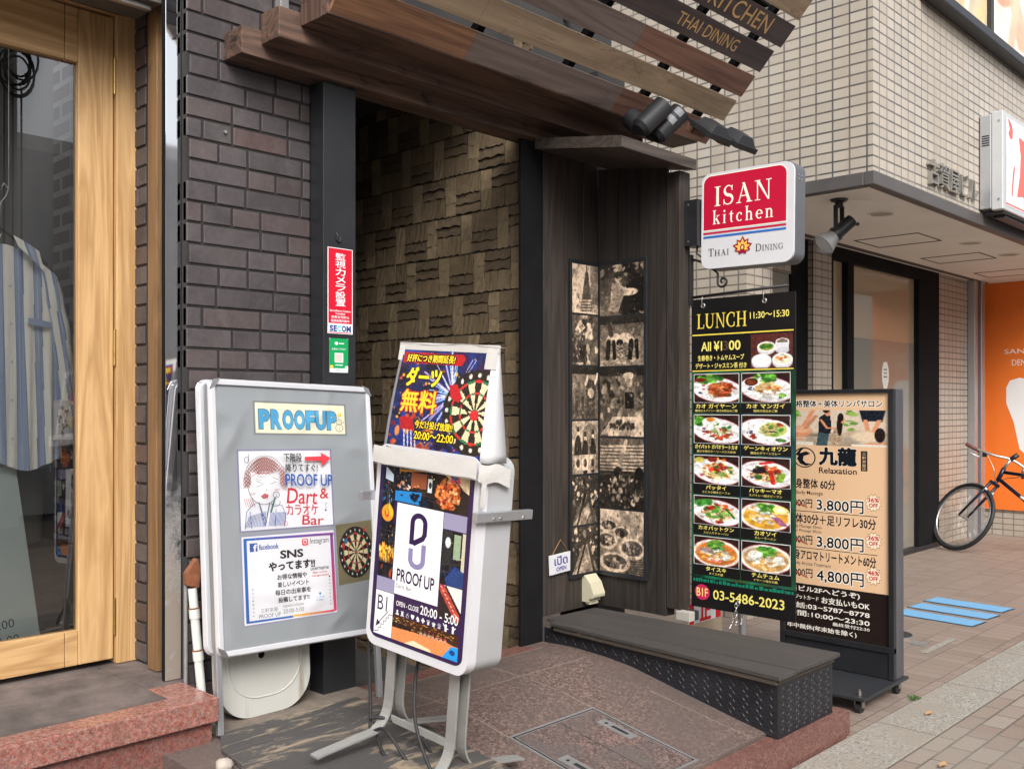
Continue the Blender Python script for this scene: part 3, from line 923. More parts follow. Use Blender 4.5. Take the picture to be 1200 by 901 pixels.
slat_text(4, 'ISAN KITCHEN', 3.678, 4.563, .10, .88)

# ---------------------------------------------------------------- dark timber screen with the picture corner
M_plank = wood('charred_plank', C(30, 26, 24), C(60, 53, 48), 2, 1.0, .6, tint=True, wear=C(92, 78, 62), wearlo=.70, bmp=.5)
M_plankc = wood('charred_cap_board', C(40, 35, 33), C(84, 74, 66), 0, 1.0, .6)
sc_ = thing('timber_screen', 'dark charred timber screen folding out beside the doorway', 'timber screen', (4.1, 3.2, .42))
rp = random.Random(5)
def tint(): 
    q = rp.uniform(.66, 1.28); return (q * 1.0, q * rp.uniform(.96, 1.0), q * rp.uniform(.92, 1.0))
m = MB()
for a, b in ((3.774, 3.838), (3.840, 3.968), (3.970, 4.098), (4.100, 4.224)):
    m.box(a + .001, b - .001, 3.402 + rp.uniform(-.003, .003), 3.43, .395, 2.866, M_plank, tint())
m.build('back_planks', sc_, bevel=.002)
m = MB()
for a, b in ((2.942, 3.0), (3.002, 3.12), (3.122, 3.26), (3.262, 3.4)):
    m.prism([(a + .001, .395), (b - .001, .395), (b - .001, 2.718 + .164 * (min(b, 3.355) - 2.80)), (a + .001, 2.718 + .164 * (min(a, 3.355) - 2.80))], 'x', 4.226 + rp.uniform(-.003, .003), 4.25, M_plank, tint())
m.build('side_planks', sc_, bevel=.002)
m = MB(); m.box(4.224, 4.318, 2.857, 2.94, .44, 2.718, M_plank, (1.15, 1.1, 1.05)); m.build('corner_post', sc_, bevel=.003)
m = MB(); m.box(4.252, 4.30, 2.942, 3.56, .395, 2.718, M_plank, (.8, .8, .8)); m.build('outer_planks', sc_)
m = MB(); m.prism([(2.80, 2.720), (2.80, 2.775), (3.355, 2.866), (3.355, 2.811)], 'x', 3.655, 4.29, M_plankc); m.build('cap_board', sc_, bevel=.003)
m = MB(); m.box(4.306, 4.56, 3.47, 3.75, 0, 3.4, M_dark); o = m.build('side_wall')
tag(o, 'dark rendered wall edge behind the charred timber screen', 'wall')

# ---------------------------------------------------------------- tiled building on the right
tb = thing('tiled_building', 'cream tiled building with a jutting upper floor at the right', 'building', (9, 4, 0))
m = MB()
m.box(6.0, 20, 2.605, 12, 2.985, 9, M_tile)
m.build('tiled_wall', tb)
m = MB(); m.box(5.985, 20, 2.59, 2.66, 2.895, 2.9835, M_fascia); m.box(5.985, 6.06, 2.661, 4.2, 2.895, 2.9835, M_fascia); m.build('fascia', tb, bevel=.006)
m = MB(); m.box(6.061, 20, 2.662, 3.9, 2.915, 2.982, M_soffit); m.build('soffit', tb)
m = MB(); m.box(5.99, 6.35, 3.50, 12, 0, 2.914, M_tile); m.build('ground_floor_wall', tb)
m = MB(); m.box(7.78, 8.12, 3.9, 4.2, 0, 2.914, M_tile); m.build('tiled_pier', tb)
m = MB(); m.box(10.65, 12.0, 3.9, 4.2, 0, 2.914, M_tile); m.build('tiled_pier', tb)
m = MB(); m.box(12.001, 12.4, 2.95, 4.2, 0, 2.914, M_tile); m.build('tiled_pier', tb)
m = MB(); m.box(6.36, 7.48, 3.97, 4.1, 0, 2.6, generic('grey_panel', C(150, 148, 142), .6, var=.06)); m.box(6.36, 7.48, 3.95, 4.1, 2.602, 2.914, M_tile); m.build('side_panel', tb)
m = MB(); m.box(7.482, 7.778, 3.95, 4.1, 0, 2.914, M_black_matt); m.build('side_door', tb)
m = MB()
for a, b in ((8.121, 8.16), (8.44, 8.575), (10.10, 10.65)):
    m.box(a, b, 3.9, 4.02, .05, 2.80, M_black_matt)
m.box(8.121, 10.65, 3.90, 4.02, 2.801, 2.914, M_black_matt); m.box(8.121, 10.65, 3.88, 4.02, 0, .049, M_black)
wfr = m.build('window_frame', tb, bevel=.004)
M_cglass = glassmat('clinic_glow_glass', (.9, .86, .78), 1.5, film=(.78, .60, .40), filmfac=.5)  # film colour here stands in for the warm light inside the clinic
M_frost = glassmat('frosted_film_glass', (.72, .70, .66), 1.5, .05, film=(.27, .245, .20), filmfac=.85)
m = MB(); m.add([(8.16, 3.955, .05), (8.44, 3.955, .05), (8.44, 3.955, 2.80), (8.16, 3.955, 2.80)], [(0, 1, 2, 3)], M_cglass); m.build('window_pane', wfr)
m = MB(); m.add([(8.575, 3.955, 2.135), (10.10, 3.955, 2.135), (10.10, 3.955, 2.80), (8.575, 3.955, 2.80)], [(0, 1, 2, 3)], M_cglass); m.build('window_pane', wfr)
m = MB(); m.box(8.575, 10.10, 3.954, 3.963, .05, 2.134, M_frost); m.build('frosted_pane', wfr)
# lettering on the frosted glass
p = Panel(1.525, 2.085, 1525, 2085, M_matt, 9.3375, 1.0925, 3.952)
wh = C(222, 220, 212)
p.poly([(770, 210), (850, 210), (885, 270), (895, 330), (885, 400), (850, 470), (770, 470), (735, 400), (725, 330), (735, 270)], wh)
p.text('三', 770, 280, 850, 360, C(110, 100, 86), .03)
p.text('三軒茶屋マーレ歯科', 470, 540, 1180, 650, wh, .01)
p.text('SANGENJAYA MARE DENTAL CLINIC', 470, 690, 1180, 735, wh, 0)
p.mb.build('window_lettering', tb)
m = MB(); m.box(6.6, 12.0, 4.5, 4.6, .05, 2.9, generic('clinic_wall', C(236, 206, 160), .8, var=.04)); m.build('clinic_back_wall', tb)
m = MB(); m.box(6.6, 12.0, 4.2, 4.5, .02, .048, M_pave); m.build('clinic_floor', tb)
m = MB(); m.box(8.8, 10.9, 4.40, 4.498, .05, 1.0, M_oldshelf); m.build('clinic_counter', tb)
m = MB()
M_line = generic('soffit_gap', C(90, 80, 72), .8)
def frame_lines(x0, x1, y0, y1):
    q = MB()
    for a in ((x0, x1, y0, y0 + .012), (x0, x1, y1 - .012, y1), (x0, x0 + .02, y0 + .013, y1 - .013), (x1 - .02, x1, y0 + .013, y1 - .013)):
        q.box(*a, 2.911, 2.9155, M_line)
    q.build('access_panel', tb)
frame_lines(8.03, 8.56, 3.11, 3.66); frame_lines(9.45, 9.94, 3.10, 3.64); frame_lines(10.9, 11.4, 3.10, 3.64)
for x, y in ((7.05, 3.0), (8.86, 2.98), (9.79, 2.95)):
    q = MB()
    ringp = [(x + .09 * math.cos(R(a)), y + .09 * math.sin(R(a)), 2.912) for a in range(0, 360, 15)]
    q.tube(ringp, .006, M_soffit, 6, True)
    q.cyl((x, y, 2.9125), (x, y, 2.9155), .078, generic('lamp_recess', C(170, 158, 140), .5), n=24)
    q.build('downlight', tb)
m = MB(); m.box(6.9, 11.9, 3.80, 3.83, 2.909, 2.9155, M_line); m.box(6.9, 11.9, 3.84, 3.86, 2.909, 2.9155, M_line); m.build('shutter_slot', tb)
m = MB(); m.box(11.50, 11.60, 3.82, 3.898, 0, 2.914, M_alu); m.box(11.66, 11.78, 3.80, 3.898, 0, 2.914, M_alu); m.box(11.601, 11.659, 3.86, 3.898, 0, 2.914, M_black_matt); m.build('guide_rail', tb, bevel=.004)
m = MB()
M_let = generic('cut_metal_letters', C(150, 146, 138), .35, .6)
V, F, _ = glyphs('古賀屋ビル', .0)
x0, x1, z0, z1 = 6.87, 7.83, 3.045, 3.225
fr = [(x0 + a * (x1 - x0), 2.575, z0 + b * (z1 - z0)) for a, b in V]
m.add(fr, F, M_let)
ed = {}
for fcs in F:
    for i in range(len(fcs)):
        e = (fcs[i], fcs[(i + 1) % len(fcs)])
        if (e[1], e[0]) in ed: ed.pop((e[1], e[0]))
        else: ed[e] = 1
sv = fr + [(a, 2.604, c) for a, _, c in fr]
n0 = len(fr)
m.add(sv, [(a, b, b + n0, a + n0) for a, b in ed], M_let)
m.build('building_name', tb)
m = MB(); m.box(12.05, 12.6, 2.2, 3.0, 0, .3, generic('concrete_foot', C(150, 142, 130), .9, var=.2)); m.build('concrete_foot', tb)

# ---------------------------------------------------------------- the other side of the street (what the glass and the steel mirror)
op = thing('opposite_building', 'grey shuttered building across the street, mirrored in the glass', 'building', (5, -6.5, 0))
G1 = generic('pale_render', C(232, 234, 236), .8, var=.08, dirt=C(150, 150, 150), dirtlo=.6)
G2 = generic('grey_render', C(196, 198, 200), .85, var=.12)
m = MB(); m.box(-6, 30, -7, -6.0, 0, 5.0, G2); m.build('wall', op)
m = MB(); m.box(-6, 30, -6.12, -6.001, 4.45, 5.2, G1); m.box(-6, 30, -6.3, -6.121, 4.36, 4.45, G1); m.build('ledge', op)
m = MB(); m.box(4.7, 6.4, -6.05, -6.001, 2.7, 4.35, generic('dark_shutter', C(84, 88, 98), .5)); m.box(6.9, 9, -6.05, -6.001, 3.2, 4.35, generic('blue_grey_panel', C(150, 158, 172), .5)); m.build('shutter', op)
m = MB(); m.box(2.0, 9.5, -6.06, -6.001, .4, 2.3, M_black_matt); m.box(3, 4.5, -6.08, -6.061, .6, 1.2, M_oldshelf); m.box(5, 5.1, -6.1, -6.062, .0, 2.3, M_alu); m.build('shop_front', op)
up = thing('utility_pole', 'concrete utility pole with coiled cables across the street', 'pole', (4.2, -4.9, 0))
m = MB(); m.cyl((4.25, -4.9, 0), (4.25, -4.9, 9), .2, generic('pole_concrete', C(190, 188, 182), .8), .16, n=20); m.build('shaft', up)
m = MB()
rr = random.Random(2)
for k in range(7):
    cx, cz, q = 4.32 + rr.uniform(-.05, .05), 5.6 + rr.uniform(-.15, .15), rr.uniform(.2, .34)
    m.tube([(cx + q * .7 * math.cos(R(a)), -4.66 + .02 * k, cz + q * math.sin(R(a))) for a in range(0, 360, 20)], .014, M_rubber, 6, True)
for k in range(3):
    m.tube([(4.2 + .1 * k, -4.66, 0 + 1.0), (4.2 + .1 * k, -4.66, 5.4)], .012, M_rubber, 6)
m.build('cable_coil', up)
# ---------------------------------------------------------------- printed pictures
def food(seed, kind):
    p = Ras(72, 56, (46, 25, 23), seed)
    G = [(70, 140, 40), (100, 170, 60), (40, 100, 30), (140, 190, 80)]
    RD = [(190, 50, 30), (210, 80, 40), (150, 40, 24)]
    BR = [(140, 70, 30), (180, 100, 50), (110, 50, 24), (200, 130, 70)]
    TN = [(226, 190, 130), (236, 206, 150), (214, 170, 110)]
    W = [(244, 240, 230), (230, 226, 218)]
    if kind in ('roast', 'rice', 'basil', 'curry', 'noodle', 'stir', 'fried'):
        p.ell(.52, .55, .60, .44, (150, 40, 40), .35, .06); p.ell(.52, .55, .58, .42, (236, 234, 236), .35, .06); p.ell(.52, .56, .42, .30, (248, 247, 245), .35, .3)
        p.dots(4, .2, .55, .1, .2, [(40, 50, 90), (180, 60, 60)], .03, .05)
    else:
        p.ell(.5, .55, .56, .50, (170, 60, 50), 0, .06); p.ell(.5, .55, .54, .48, (240, 236, 228), 0, .06); p.ell(.5, .56, .47, .41, {'yellow': (222, 160, 50), 'red': (206, 120, 50), 'clear': (196, 150, 90)}[kind], 0, .1)
    if kind == 'roast':
        p.dots(30, .35, .18, .28, .14, G, .05, .1); p.dots(60, .62, .55, .28, .22, RD + BR, .05, .11); p.ell(.14, .2, .12, .07, (120, 20, 20)); p.dots(18, .6, .42, .16, .1, [(230, 130, 70)], .02, .04)
    if kind == 'rice':
        p.dots(30, .45, .2, .25, .14, G, .04, .09); p.dots(34, .56, .52, .24, .16, TN + BR[1:2], .05, .11); p.dots(30, .6, .74, .24, .12, W, .03, .06); p.ell(.2, .3, .14, .13, (60, 24, 16)); p.ell(.2, .3, .1, .09, (110, 50, 24)); p.dots(5, .86, .8, .06, .06, G, .05, .08)
    if kind == 'basil':
        p.dots(24, .1, .2, .1, .14, G, .05, .1); p.ell(.4, .25, .22, .17, (250, 250, 246)); p.ell(.38, .16, .1, .07, (236, 150, 40)); p.dots(80, .6, .66, .26, .2, BR + RD, .02, .05); p.dots(12, .62, .5, .2, .2, G, .03, .07); p.line(.5, .4, .6, .7, .03, (240, 236, 220)); p.dots(4, .3, .66, .1, .1, RD, .04, .06)
    if kind == 'curry':
        p.ell(.66, .5, .34, .34, (244, 244, 240), 0, .06); p.ell(.66, .48, .28, .25, (190, 196, 110), 0, .1); p.dots(30, .66, .46, .2, .18, G + TN, .04, .09); p.ell(.64, .55, .1, .03, (40, 50, 30)); p.dots(4, .8, .3, .05, .04, RD, .04, .06); p.dots(4, .24, .72, .06, .06, RD, .05, .07); p.ell(.14, .5, .02, .3, (220, 214, 210)); p.dots(6, .84, .84, .1, .04, G, .05, .08)
    if kind in ('noodle', 'stir', 'fried'):
        p.dots(90, .54, .54, .34, .28, TN + BR[1:2], .03, .07)
        for k in range(16):
            a = p.r.rand() * 6; x, y = .54 + .25 * math.cos(a), .54 + .2 * math.sin(a)
            p.line(x, y, x + p.r.uniform(-.2, .2), y + p.r.uniform(-.12, .12), .015, (240, 214, 150) if kind != 'stir' else (190, 130, 70))
        p.dots(22 if kind == 'fried' else 9, .54, .5, .3, .24, G, .04, .09); p.dots(10, .52, .4, .24, .14, RD, .04, .1)
        if kind == 'stir': p.dots(9, .38, .42, .1, .08, [(30, 20, 30)], .06, .1); p.line(.6, .45, .66, .85, .05, (200, 40, 30)); p.line(.4, .2, .62, .14, .04, (200, 40, 30)); p.line(.8, .75, .86, .55, .06, (140, 190, 60))
        if kind == 'noodle': p.ell(.12, .16, .12, .1, (200, 190, 90)); p.dots(12, .5, .14, .2, .08, RD + [(240, 170, 60)], .03, .06)
        if kind == 'fried': p.dots(10, .2, .22, .16, .1, [(60, 130, 50), (120, 180, 80)], .06, .12); p.line(.72, .4, .9, .7, .03, (40, 110, 40)); p.dots(4, .52, .86, .12, .06, RD, .05, .07)
    if kind in ('yellow', 'red', 'clear'):
        p.dots(40, .5, .58, .36, .28, TN + [(236, 180, 90)], .03, .07)
        p.dots(44, .5, .3, .17, .17, G, .04, .09); p.dots(14, .5, .6, .3, .2, W, .04, .09)
        if kind == 'yellow':
            p.ell(.82, .3, .17, .13, (246, 226, 120), .5); p.ell(.82, .3, .12, .09, (250, 240, 190), .5)
            for k in range(6): p.line(.62 + .03 * k, .55, .8 + .03 * k, .82, .012, (150, 80, 130))
            p.dots(14, .25, .3, .12, .14, W, .02, .06)
        if kind == 'red': p.dots(8, .26, .5, .12, .1, [(160, 130, 120), (200, 190, 190)], .05, .1); p.dots(8, .5, .85, .25, .05, [(230, 120, 100)], .04, .06)
        if kind == 'clear': p.dots(14, .24, .46, .1, .14, W, .06, .11); p.dots(10, .78, .55, .1, .1, W, .05, .1)
    p.dots(90, .52, .55, .4, .3, [(255, 250, 240), (120, 60, 30), (60, 90, 30), (240, 190, 120)], .006, .018, .55)
    return p.cloud(9, .3).cloud(20, .25).grain(.04).a

def sepia_photo(kind, w=40, h=58, seed=1):
    w, h = int(w * 1.5), int(h * 1.5)
    p = Ras(w, h, (90, 90, 90), seed)
    D, L, M = (18, 18, 18), (226, 226, 226), (120, 120, 120)
    if kind == 'tower':
        p.vgrad((170, 170, 170), (215, 215, 215)); p.dots(22, .3, .4, .4, .5, [(240,) * 3, (250,) * 3], .1, .25); p.rect(.7, 0, 1, .8, (96,) * 3, .7)
        p.poly([(.5, .15), (.62, .15), (.8, .98), (.3, .98)], (88, 88, 88)); p.line(.56, .02, .56, .2, .02, (70,) * 3)
        for k in range(5): p.line(.36 - .01 * k, .74 + .06 * k, .76, .72 + .06 * k, .015, (200, 200, 200))
    elif kind == 'tray':
        p.vgrad((40, 40, 40), (130, 130, 130)); p.dots(30, .5, .12, .6, .14, [(30,) * 3, (200,) * 3], .04, .1); p.ell(.84, .5, .24, .3, D); p.ell(.72, .82, .4, .2, D); p.ell(.68, .56, .2, .07, L)
        p.poly([(.28, .36), (.5, .36), (.56, .6), (.42, .96), (.22, .9)], (170, 170, 170)); p.ell(.42, .26, .08, .1, (190,) * 3); p.ell(.42, .21, .1, .07, D); p.line(.46, .44, .66, .54, .03, (200,) * 3)
    elif kind == 'house':
        p.dots(60, .6, .5, .5, .6, [(220,) * 3, (60,) * 3, (240,) * 3], .05, .14); p.poly([(.1, .3), (.3, .1), (.5, .24), (.3, .36)], L); p.rect(0, .4, .5, .95, (30, 30, 30), .85); p.dots(20, .2, .6, .2, .3, [(150,) * 3], .02, .05)
    elif kind == 'field':
        p.vgrad((90, 90, 90), (160, 160, 160)); p.rect(0, 0, 1, .14, (36, 36, 36))
        for k in range(40): p.line(p.r.rand(), p.r.uniform(.4, 1), p.r.rand(), p.r.uniform(.4, 1), .008, (p.r.randint(60, 220),) * 3)
        for x, f_ in ((.2, 1), (.72, -1)):
            p.ell(x + .1 * f_, .44, .17, .1, L, -.3 * f_); p.ell(x + .24 * f_, .52, .06, .06, D); p.line(x, .5, x - .02, .84, .05, D); p.line(x + .12, .5, x + .14, .84, .04, D)
        p.line(.22, .18, .26, .36, .05, (50,) * 3)
    elif kind == 'buffalo':
        p.vgrad((130, 130, 130), (90, 90, 90)); p.rect(0, 0, 1, .14, (40,) * 3); p.ell(.3, .5, .28, .3, (120,) * 3); p.ell(.72, .45, .2, .22, (60,) * 3); p.ring = None
        p.line(.52, .32, .6, .18, .04, (210,) * 3); p.line(.9, .3, .98, .14, .04, (210,) * 3); p.ell(.72, .5, .12, .1, (190,) * 3)
        for x in (.16, .4, .62, .84): p.line(x, .6, x, .95, .05, (60,) * 3)
    elif kind == 'vendor':
        p.dots(130, .5, .6, .6, .5, [(30,) * 3, (150,) * 3, (200,) * 3, (90,) * 3], .03, .09); p.rect(0, 0, 1, .12, (40,) * 3); p.poly([(.52, .32), (.8, .3), (.98, .6), (.6, .7)], (110,) * 3); p.rect(.58, .36, .78, .6, (28,) * 3); p.ell(.66, .2, .09, .09, (190,) * 3); p.ell(.66, .12, .13, .05, L)
        p.poly([(.02, .98), (.3, .72), (1, .72), (1, 1)], (200,) * 3); p.dots(40, .5, .84, .3, .06, [(40,) * 3], .02, .05)
    elif kind == 'bottles':
        p.vgrad((190,) * 3, (160,) * 3); p.ell(.7, .3, .3, .25, (120,) * 3)
        for x, y in ((.22, .1), (.5, .2), (.8, .16)):
            p.rect(x - .045, y, x + .045, y + .24, (40,) * 3); p.rect(x - .05, y + .1, x + .05, y + .17, L); p.ell(x, y + .5, .14, .34, (36,) * 3); p.rect(x - .13, .64, x + .13, .94, (190,) * 3); p.ell(x, .8, .07, .08, (60,) * 3)
    elif kind in ('bar', 'street'):
        p.vgrad((60,) * 3, (40,) * 3); p.dots(50, .5, .3, .6, .34, [(220,) * 3, (30,) * 3, (140,) * 3], .02, .06); p.poly([(.4, .4), (.6, .4), (1, 1), (0, 1)], (140,) * 3 if kind == 'street' else (90,) * 3); p.poly([(0, 1), (.7, .5), (.9, .5), (.5, 1)], (170,) * 3); p.line(.5, .4, .2, 1, .03, D); p.line(.62, .35, .86, 1, .05, (60,) * 3)
    elif kind == 'hut':
        p.vgrad((100,) * 3, (40,) * 3)
        for k in range(9): p.line(0, .12 + .05 * k, 1, .1 + .05 * k, .014, (190,) * 3)
        p.line(.6, .05, .4, .5, .04, (200,) * 3); p.rect(0, .46, 1, 1, (30,) * 3, .75); p.ell(.42, .5, .1, .1, D); p.ell(.9, .5, .1, .1, D); p.dots(70, .5, .75, .5, .22, [(160,) * 3, (50,) * 3, (210,) * 3], .02, .06)
    else:                                                     # bowls
        p.vgrad((190,) * 3, (110,) * 3)
        for k in range(14): p.line(.6, .6 + .03 * k, 1, .5 + .04 * k, .012, (60,) * 3)
        for x, y, rx, ry in ((.2, .26, .22, .1), (.5, .36, .2, .1), (.16, .5, .24, .14), (.74, .6, .3, .17), (.34, .84, .36, .16)):
            p.ell(x, y, rx, ry, L); p.ell(x, y - .01, rx * .78, ry * .72, (90,) * 3); p.dots(16, x, y, rx * .6, ry * .5, [(40,) * 3, (180,) * 3], .02, .05)
    p.dots(120, .5, .55, .6, .6, [(30,) * 3, (60,) * 3, (170,) * 3, (200,) * 3], .008, .03, .5)
    return p.cloud(8, .5).cloud(22, .5).grain(.06).sepia().a * .92

def dartboard(n=64, bgc=(120, 110, 88), ell=1.0, cx=.5, cy=.5, rad=.48, arr=None):
    p = Ras(n, n, bgc, 3) if arr is None else arr
    dx, dy = (p.X - cx) / ell, (p.Y - cy) * p.h / p.w
    q = np.hypot(dx, dy) / rad
    th = ((np.arctan2(dx, -dy) / (2 * math.pi) * 20 + .5).astype(int)) % 20
    ev = (np.floor(np.arctan2(dx, -dy) / (2 * math.pi) * 20 + .5) % 2) == 0
    def put(m, c): p.put(m.astype(float), c)
    put(q < 1, (28, 27, 26))
    put((q < .76) & ev, (30, 28, 27)); put((q < .76) & ~ev, (222, 208, 168))
    for a, b in ((.70, .76), (.42, .47)):
        put((q > a) & (q < b) & ev, (196, 44, 44)); put((q > a) & (q < b) & ~ev, (34, 110, 74))
    put(q < .09, (34, 110, 74)); put(q < .045, (200, 40, 40))
    for k in range(20):
        a = 2 * math.pi * k / 20
        p.ell(cx + .87 * rad * math.sin(a) * ell, cy - .87 * rad * math.cos(a) * p.w / p.h, .016, .024, (214, 208, 196))
    return p

# ---------------------------------------------------------------- hanging lunch board
lb = thing('lunch_board', 'tall black hanging lunch menu board with food photographs', 'menu board', (4.332, 2.560, .448), orient(-90))
W_, H_ = .592, 1.605
m = MB(); m.box(-W_ / 2, W_ / 2, 0, .006, 0, H_, generic('black_board', (.014, .014, .015), .4)); lbb = m.build('board', lb, True, .001)
p = Panel(W_, H_, 122, 372, M_print, 0, H_ / 2, -.0006)
Y1, Y2, BK = C(236, 212, 84), C(240, 226, 120), C(22, 21, 22)
p.rect(0, 0, 122, 372, BK)
p.serif('LUNCH', 7, 18, 67, 36, Y1)
p.text('11:30〜15:30', 71, 20, 115, 27.5, Y2, .012)
p.rect(1, 42.5, 120, 44, Y1)
p.text('All ¥1', 12, 51.5, 38, 63, Y2, .02); p.text('3', 38.8, 51.5, 45, 63, C(80, 66, 52), .015); p.text('00', 46, 51.5, 60, 63, Y2, .02)
p.text('生春巻き・トムヤムスープ', 8, 68, 64, 74.5, Y2, .012)
p.text('デザート・ジャスミン茶 付き', 5, 77.5, 67, 84, Y2, .012)
ar = Ras(44, 36, (86, 42, 36), 9)
for k in range(5): ar.line(.1 + .2 * k, 0, .1 + .2 * k, 1, .01, (70, 32, 28))
for x, y, rx, ry, cc in ((.38, .38, .22, .15, (150, 160, 70)), (.76, .25, .16, .1, (120, 104, 88)), (.26, .77, .24, .18, (240, 240, 238)), (.76, .76, .24, .18, (236, 220, 190))):
    ar.ell(x, y + .06, rx, ry * 1.2, (214, 212, 214)); ar.ell(x, y, rx, ry, (246, 246, 246)); ar.ell(x, y, rx * .82, ry * .75, cc)
ar.rect(.60, .28, .92, .5, (222, 222, 226)); ar.ell(.76, .5, .16, .09, (206, 206, 212)); ar.dots(12, .38, .38, .12, .07, [(60, 120, 40)], .03, .06); ar.dots(14, .76, .72, .12, .1, [(230, 120, 70), (120, 170, 70), (250, 240, 220)], .04, .07)
p.img(72, 46, 119, 85, ar.grain(.03).a)
p.rect(1, 86, 120, 87.3, Y1)
gr = Ras(60, 140, (30, 74, 52), 4); gr.cloud(8, 1.0); gr.dots(60, .5, .5, .6, .6, [(20, 120, 84), (60, 84, 44), (24, 40, 34), (40, 96, 120)], .04, .12, .6)
p.img(0, 88, 122, 336, gr.a)
menu = [('roast', 'カオ ガイヤーン', '鶏肉のスパイシー焼き&炊込みご飯', 'rice', 'カオ マンガイ', '鶏肉の炊込みご飯'),
        ('basil', 'ガイパット ガパオラートカオ', '鶏ひき肉のホーリーバジル炒め', 'curry', 'ゲーンキィオワン', '鶏肉のグリーンカレー'),
        ('noodle', 'パッタイ', 'エビ入り焼きビーフン', 'stir', 'パッキーマオ', 'スパイシー焼きビーフン'),
        ('fried', 'カオパットクン', 'エビ入りチャーハン', 'yellow', 'カオソイ', 'カレーラーメン'),
        ('red', 'タイスキ', 'タイスキ鍋', 'clear', 'チムチュム', 'イサーン地方の鍋')]
for r_, (ka, ta, sa, kb, tb_, sb) in enumerate(menu):
    y0 = 90 + 48.8 * r_
    for c_, (k, t_, s_) in enumerate(((ka, ta, sa), (kb, tb_, sb))):
        x0 = 3.5 + 58.2 * c_
        p.rect(x0 - 1.5, y0 - .5, x0 + 56, y0 + 47.5, BK)
        p.rect(x0 - .6, y0 + .3, x0 + 55, y0 + 35, C(232, 232, 232))
        p.img(x0, y0 + 1, x0 + 54.4, y0 + 34.6, food(10 * r_ + c_ + 1, k))
        wt = min(52, 6.2 * len(t_)); ws = min(52, 3.4 * len(s_))
        cx_ = x0 + 27
        p.text(t_, cx_ - wt / 2, y0 + 36.4, cx_ + wt / 2, y0 + 41.4, Y2, .018)
        p.text(s_, cx_ - ws / 2, y0 + 43, cx_ + ws / 2, y0 + 46, C(214, 200, 110), .012)
p.rect(0, 336, 122, 372, BK)
rg = random.Random(3)
x = 2
while x < 119:
    w_ = rg.uniform(1.5, 5); h_ = rg.uniform(2.4, 4.6); p.rect(x, 341 - h_, min(x + w_, 120), 341, C(20, 120, 92)); x += w_ + rg.uniform(.4, 1.4)
p.ell(13.5, 353.5, 9.3, 9.3, C(196, 40, 84)); p.text('B1F', 6.5, 348.5, 20.5, 358.5, Y2, .01)
p.text('03-5486-2023', 27, 348.5, 110, 360, Y2, .012)
p.mb.build('menu_print', lb, True)
for xe, ze in ((-.225, H_ - .035), (.13, H_ - .035), (-.02, .05)):
    q = MB(); q.tube([(xe + .0105 * math.cos(R(a)), -.0035, ze + .0105 * math.sin(R(a))) for a in range(0, 360, 20)], .004, M_screw, 6, True)
    if ze > 1: q.tube([(xe + .002, -.006 + .011 * math.sin(R(a)), ze + .02 + .028 * math.cos(R(a))) for a in range(0, 360, 24)], .002, M_screw, 6, True)
    q.build('eyelet', lbb, True)

M_iron = generic('wrought_iron', (.035, .034, .034), .5, .6, var=.2)
br = thing('iron_bracket', 'black wrought iron bracket with a scroll holding the lunch board', 'bracket', (4.33, 2.785, 2.06))
m = MB(); m.tube([(4.33, 2.854, 2.066), (4.33, 2.30, 2.084)], .0075, M_iron, 8); m.build('bar', br)
m = MB(); m.box(4.30, 4.336, 2.846, 2.856, 2.02, 2.29, M_iron); m.build('wall_plate', br, bevel=.002)
sp_ = [(4.33, 2.846, 2.265)] + [(4.33, 2.846 - .165 * k / 10, 2.265 - .012 * math.sin(k / 10 * 3.1) - .10 * (k / 10) ** 2) for k in range(1, 10)]
sp_ += [(4.33, 2.667 + .0 - .045 * math.cos(R(a)) * (1 - a / 700), 2.135 + .045 * math.sin(R(a)) * (1 - a / 700)) for a in range(200, 620, 20)]
m = MB(); m.tube(sp_, .006, M_iron, 7); m.build('scroll', br)

M_chrome = generic('bright_chain', (.75, .75, .74), .25, 1.0, var=.05)
ch = MB()
def links(pts, r=.009, t=.0022):
    for i, (a, b) in enumerate(zip(pts, pts[1:])):
        a, b = Vector(a), Vector(b); c_ = (a + b) / 2; ax = (b - a).normalized(); L = (b - a).length * .72
        side = ax.orthogonal().normalized() if i % 2 else ax.cross(ax.orthogonal()).normalized()
        ch.tube([c_ + ax * (L * math.cos(R(q))) + side * (r * .8 * math.sin(R(q))) for q in range(0, 360, 30)], t, M_chrome, 6, True)

links([(4.322, 2.585, .495 - .018 * k) for k in range(7)])
links([(4.30 - .012 * k, 2.60 - .006 * k, .392 + .002 * (k % 2)) for k in range(7)])
links([(4.325 + .03 * k, 2.56 + .012 * k, .40 + .014 * k) for k in range(6)])
links([(4.325 + .03 * k, 2.61 + .012 * k, .40 + .014 * k) for k in range(6)])
o = ch.build('steel_chain'); tag(o, 'bright steel chain hanging from the bottom of the lunch board', 'chain')

# ---------------------------------------------------------------- restaurant light box
ib = thing('hanging_sign', 'red and white rounded light box sign of a Thai restaurant', 'shop sign', (4.305, 2.519, 2.197), orient(-88, 0, .6))
w_, h_ = .512, .492
m = MB(); m.prism(rrect(-w_ / 2, w_ / 2, 0, h_, .05), 'y', .012, .115, generic('sign_dark_case', C(86, 88, 92), .45), smooth=True); m.build('case', ib, True, .006)
m = MB(); m.prism(rrect(-w_ / 2 + .002, w_ / 2 - .002, .002, h_ - .002, .05), 'y', -.004, .0115, M_white, smooth=True); m.build('sign_face', ib, True, .004)
for zz in (.405, .425):
    for yy in (.04, .075):
        m = MB(); m.cyl((w_ / 2 - .001, yy, zz), (w_ / 2 + .003, yy, zz), .004, M_screw, n=10); m.build('screw', ib, True)
p = Panel(w_, h_, 104, 100, M_gloss, 0, h_ / 2, -.0052)
def fl(pts): return [(x, 100 - y) for x, y in pts]
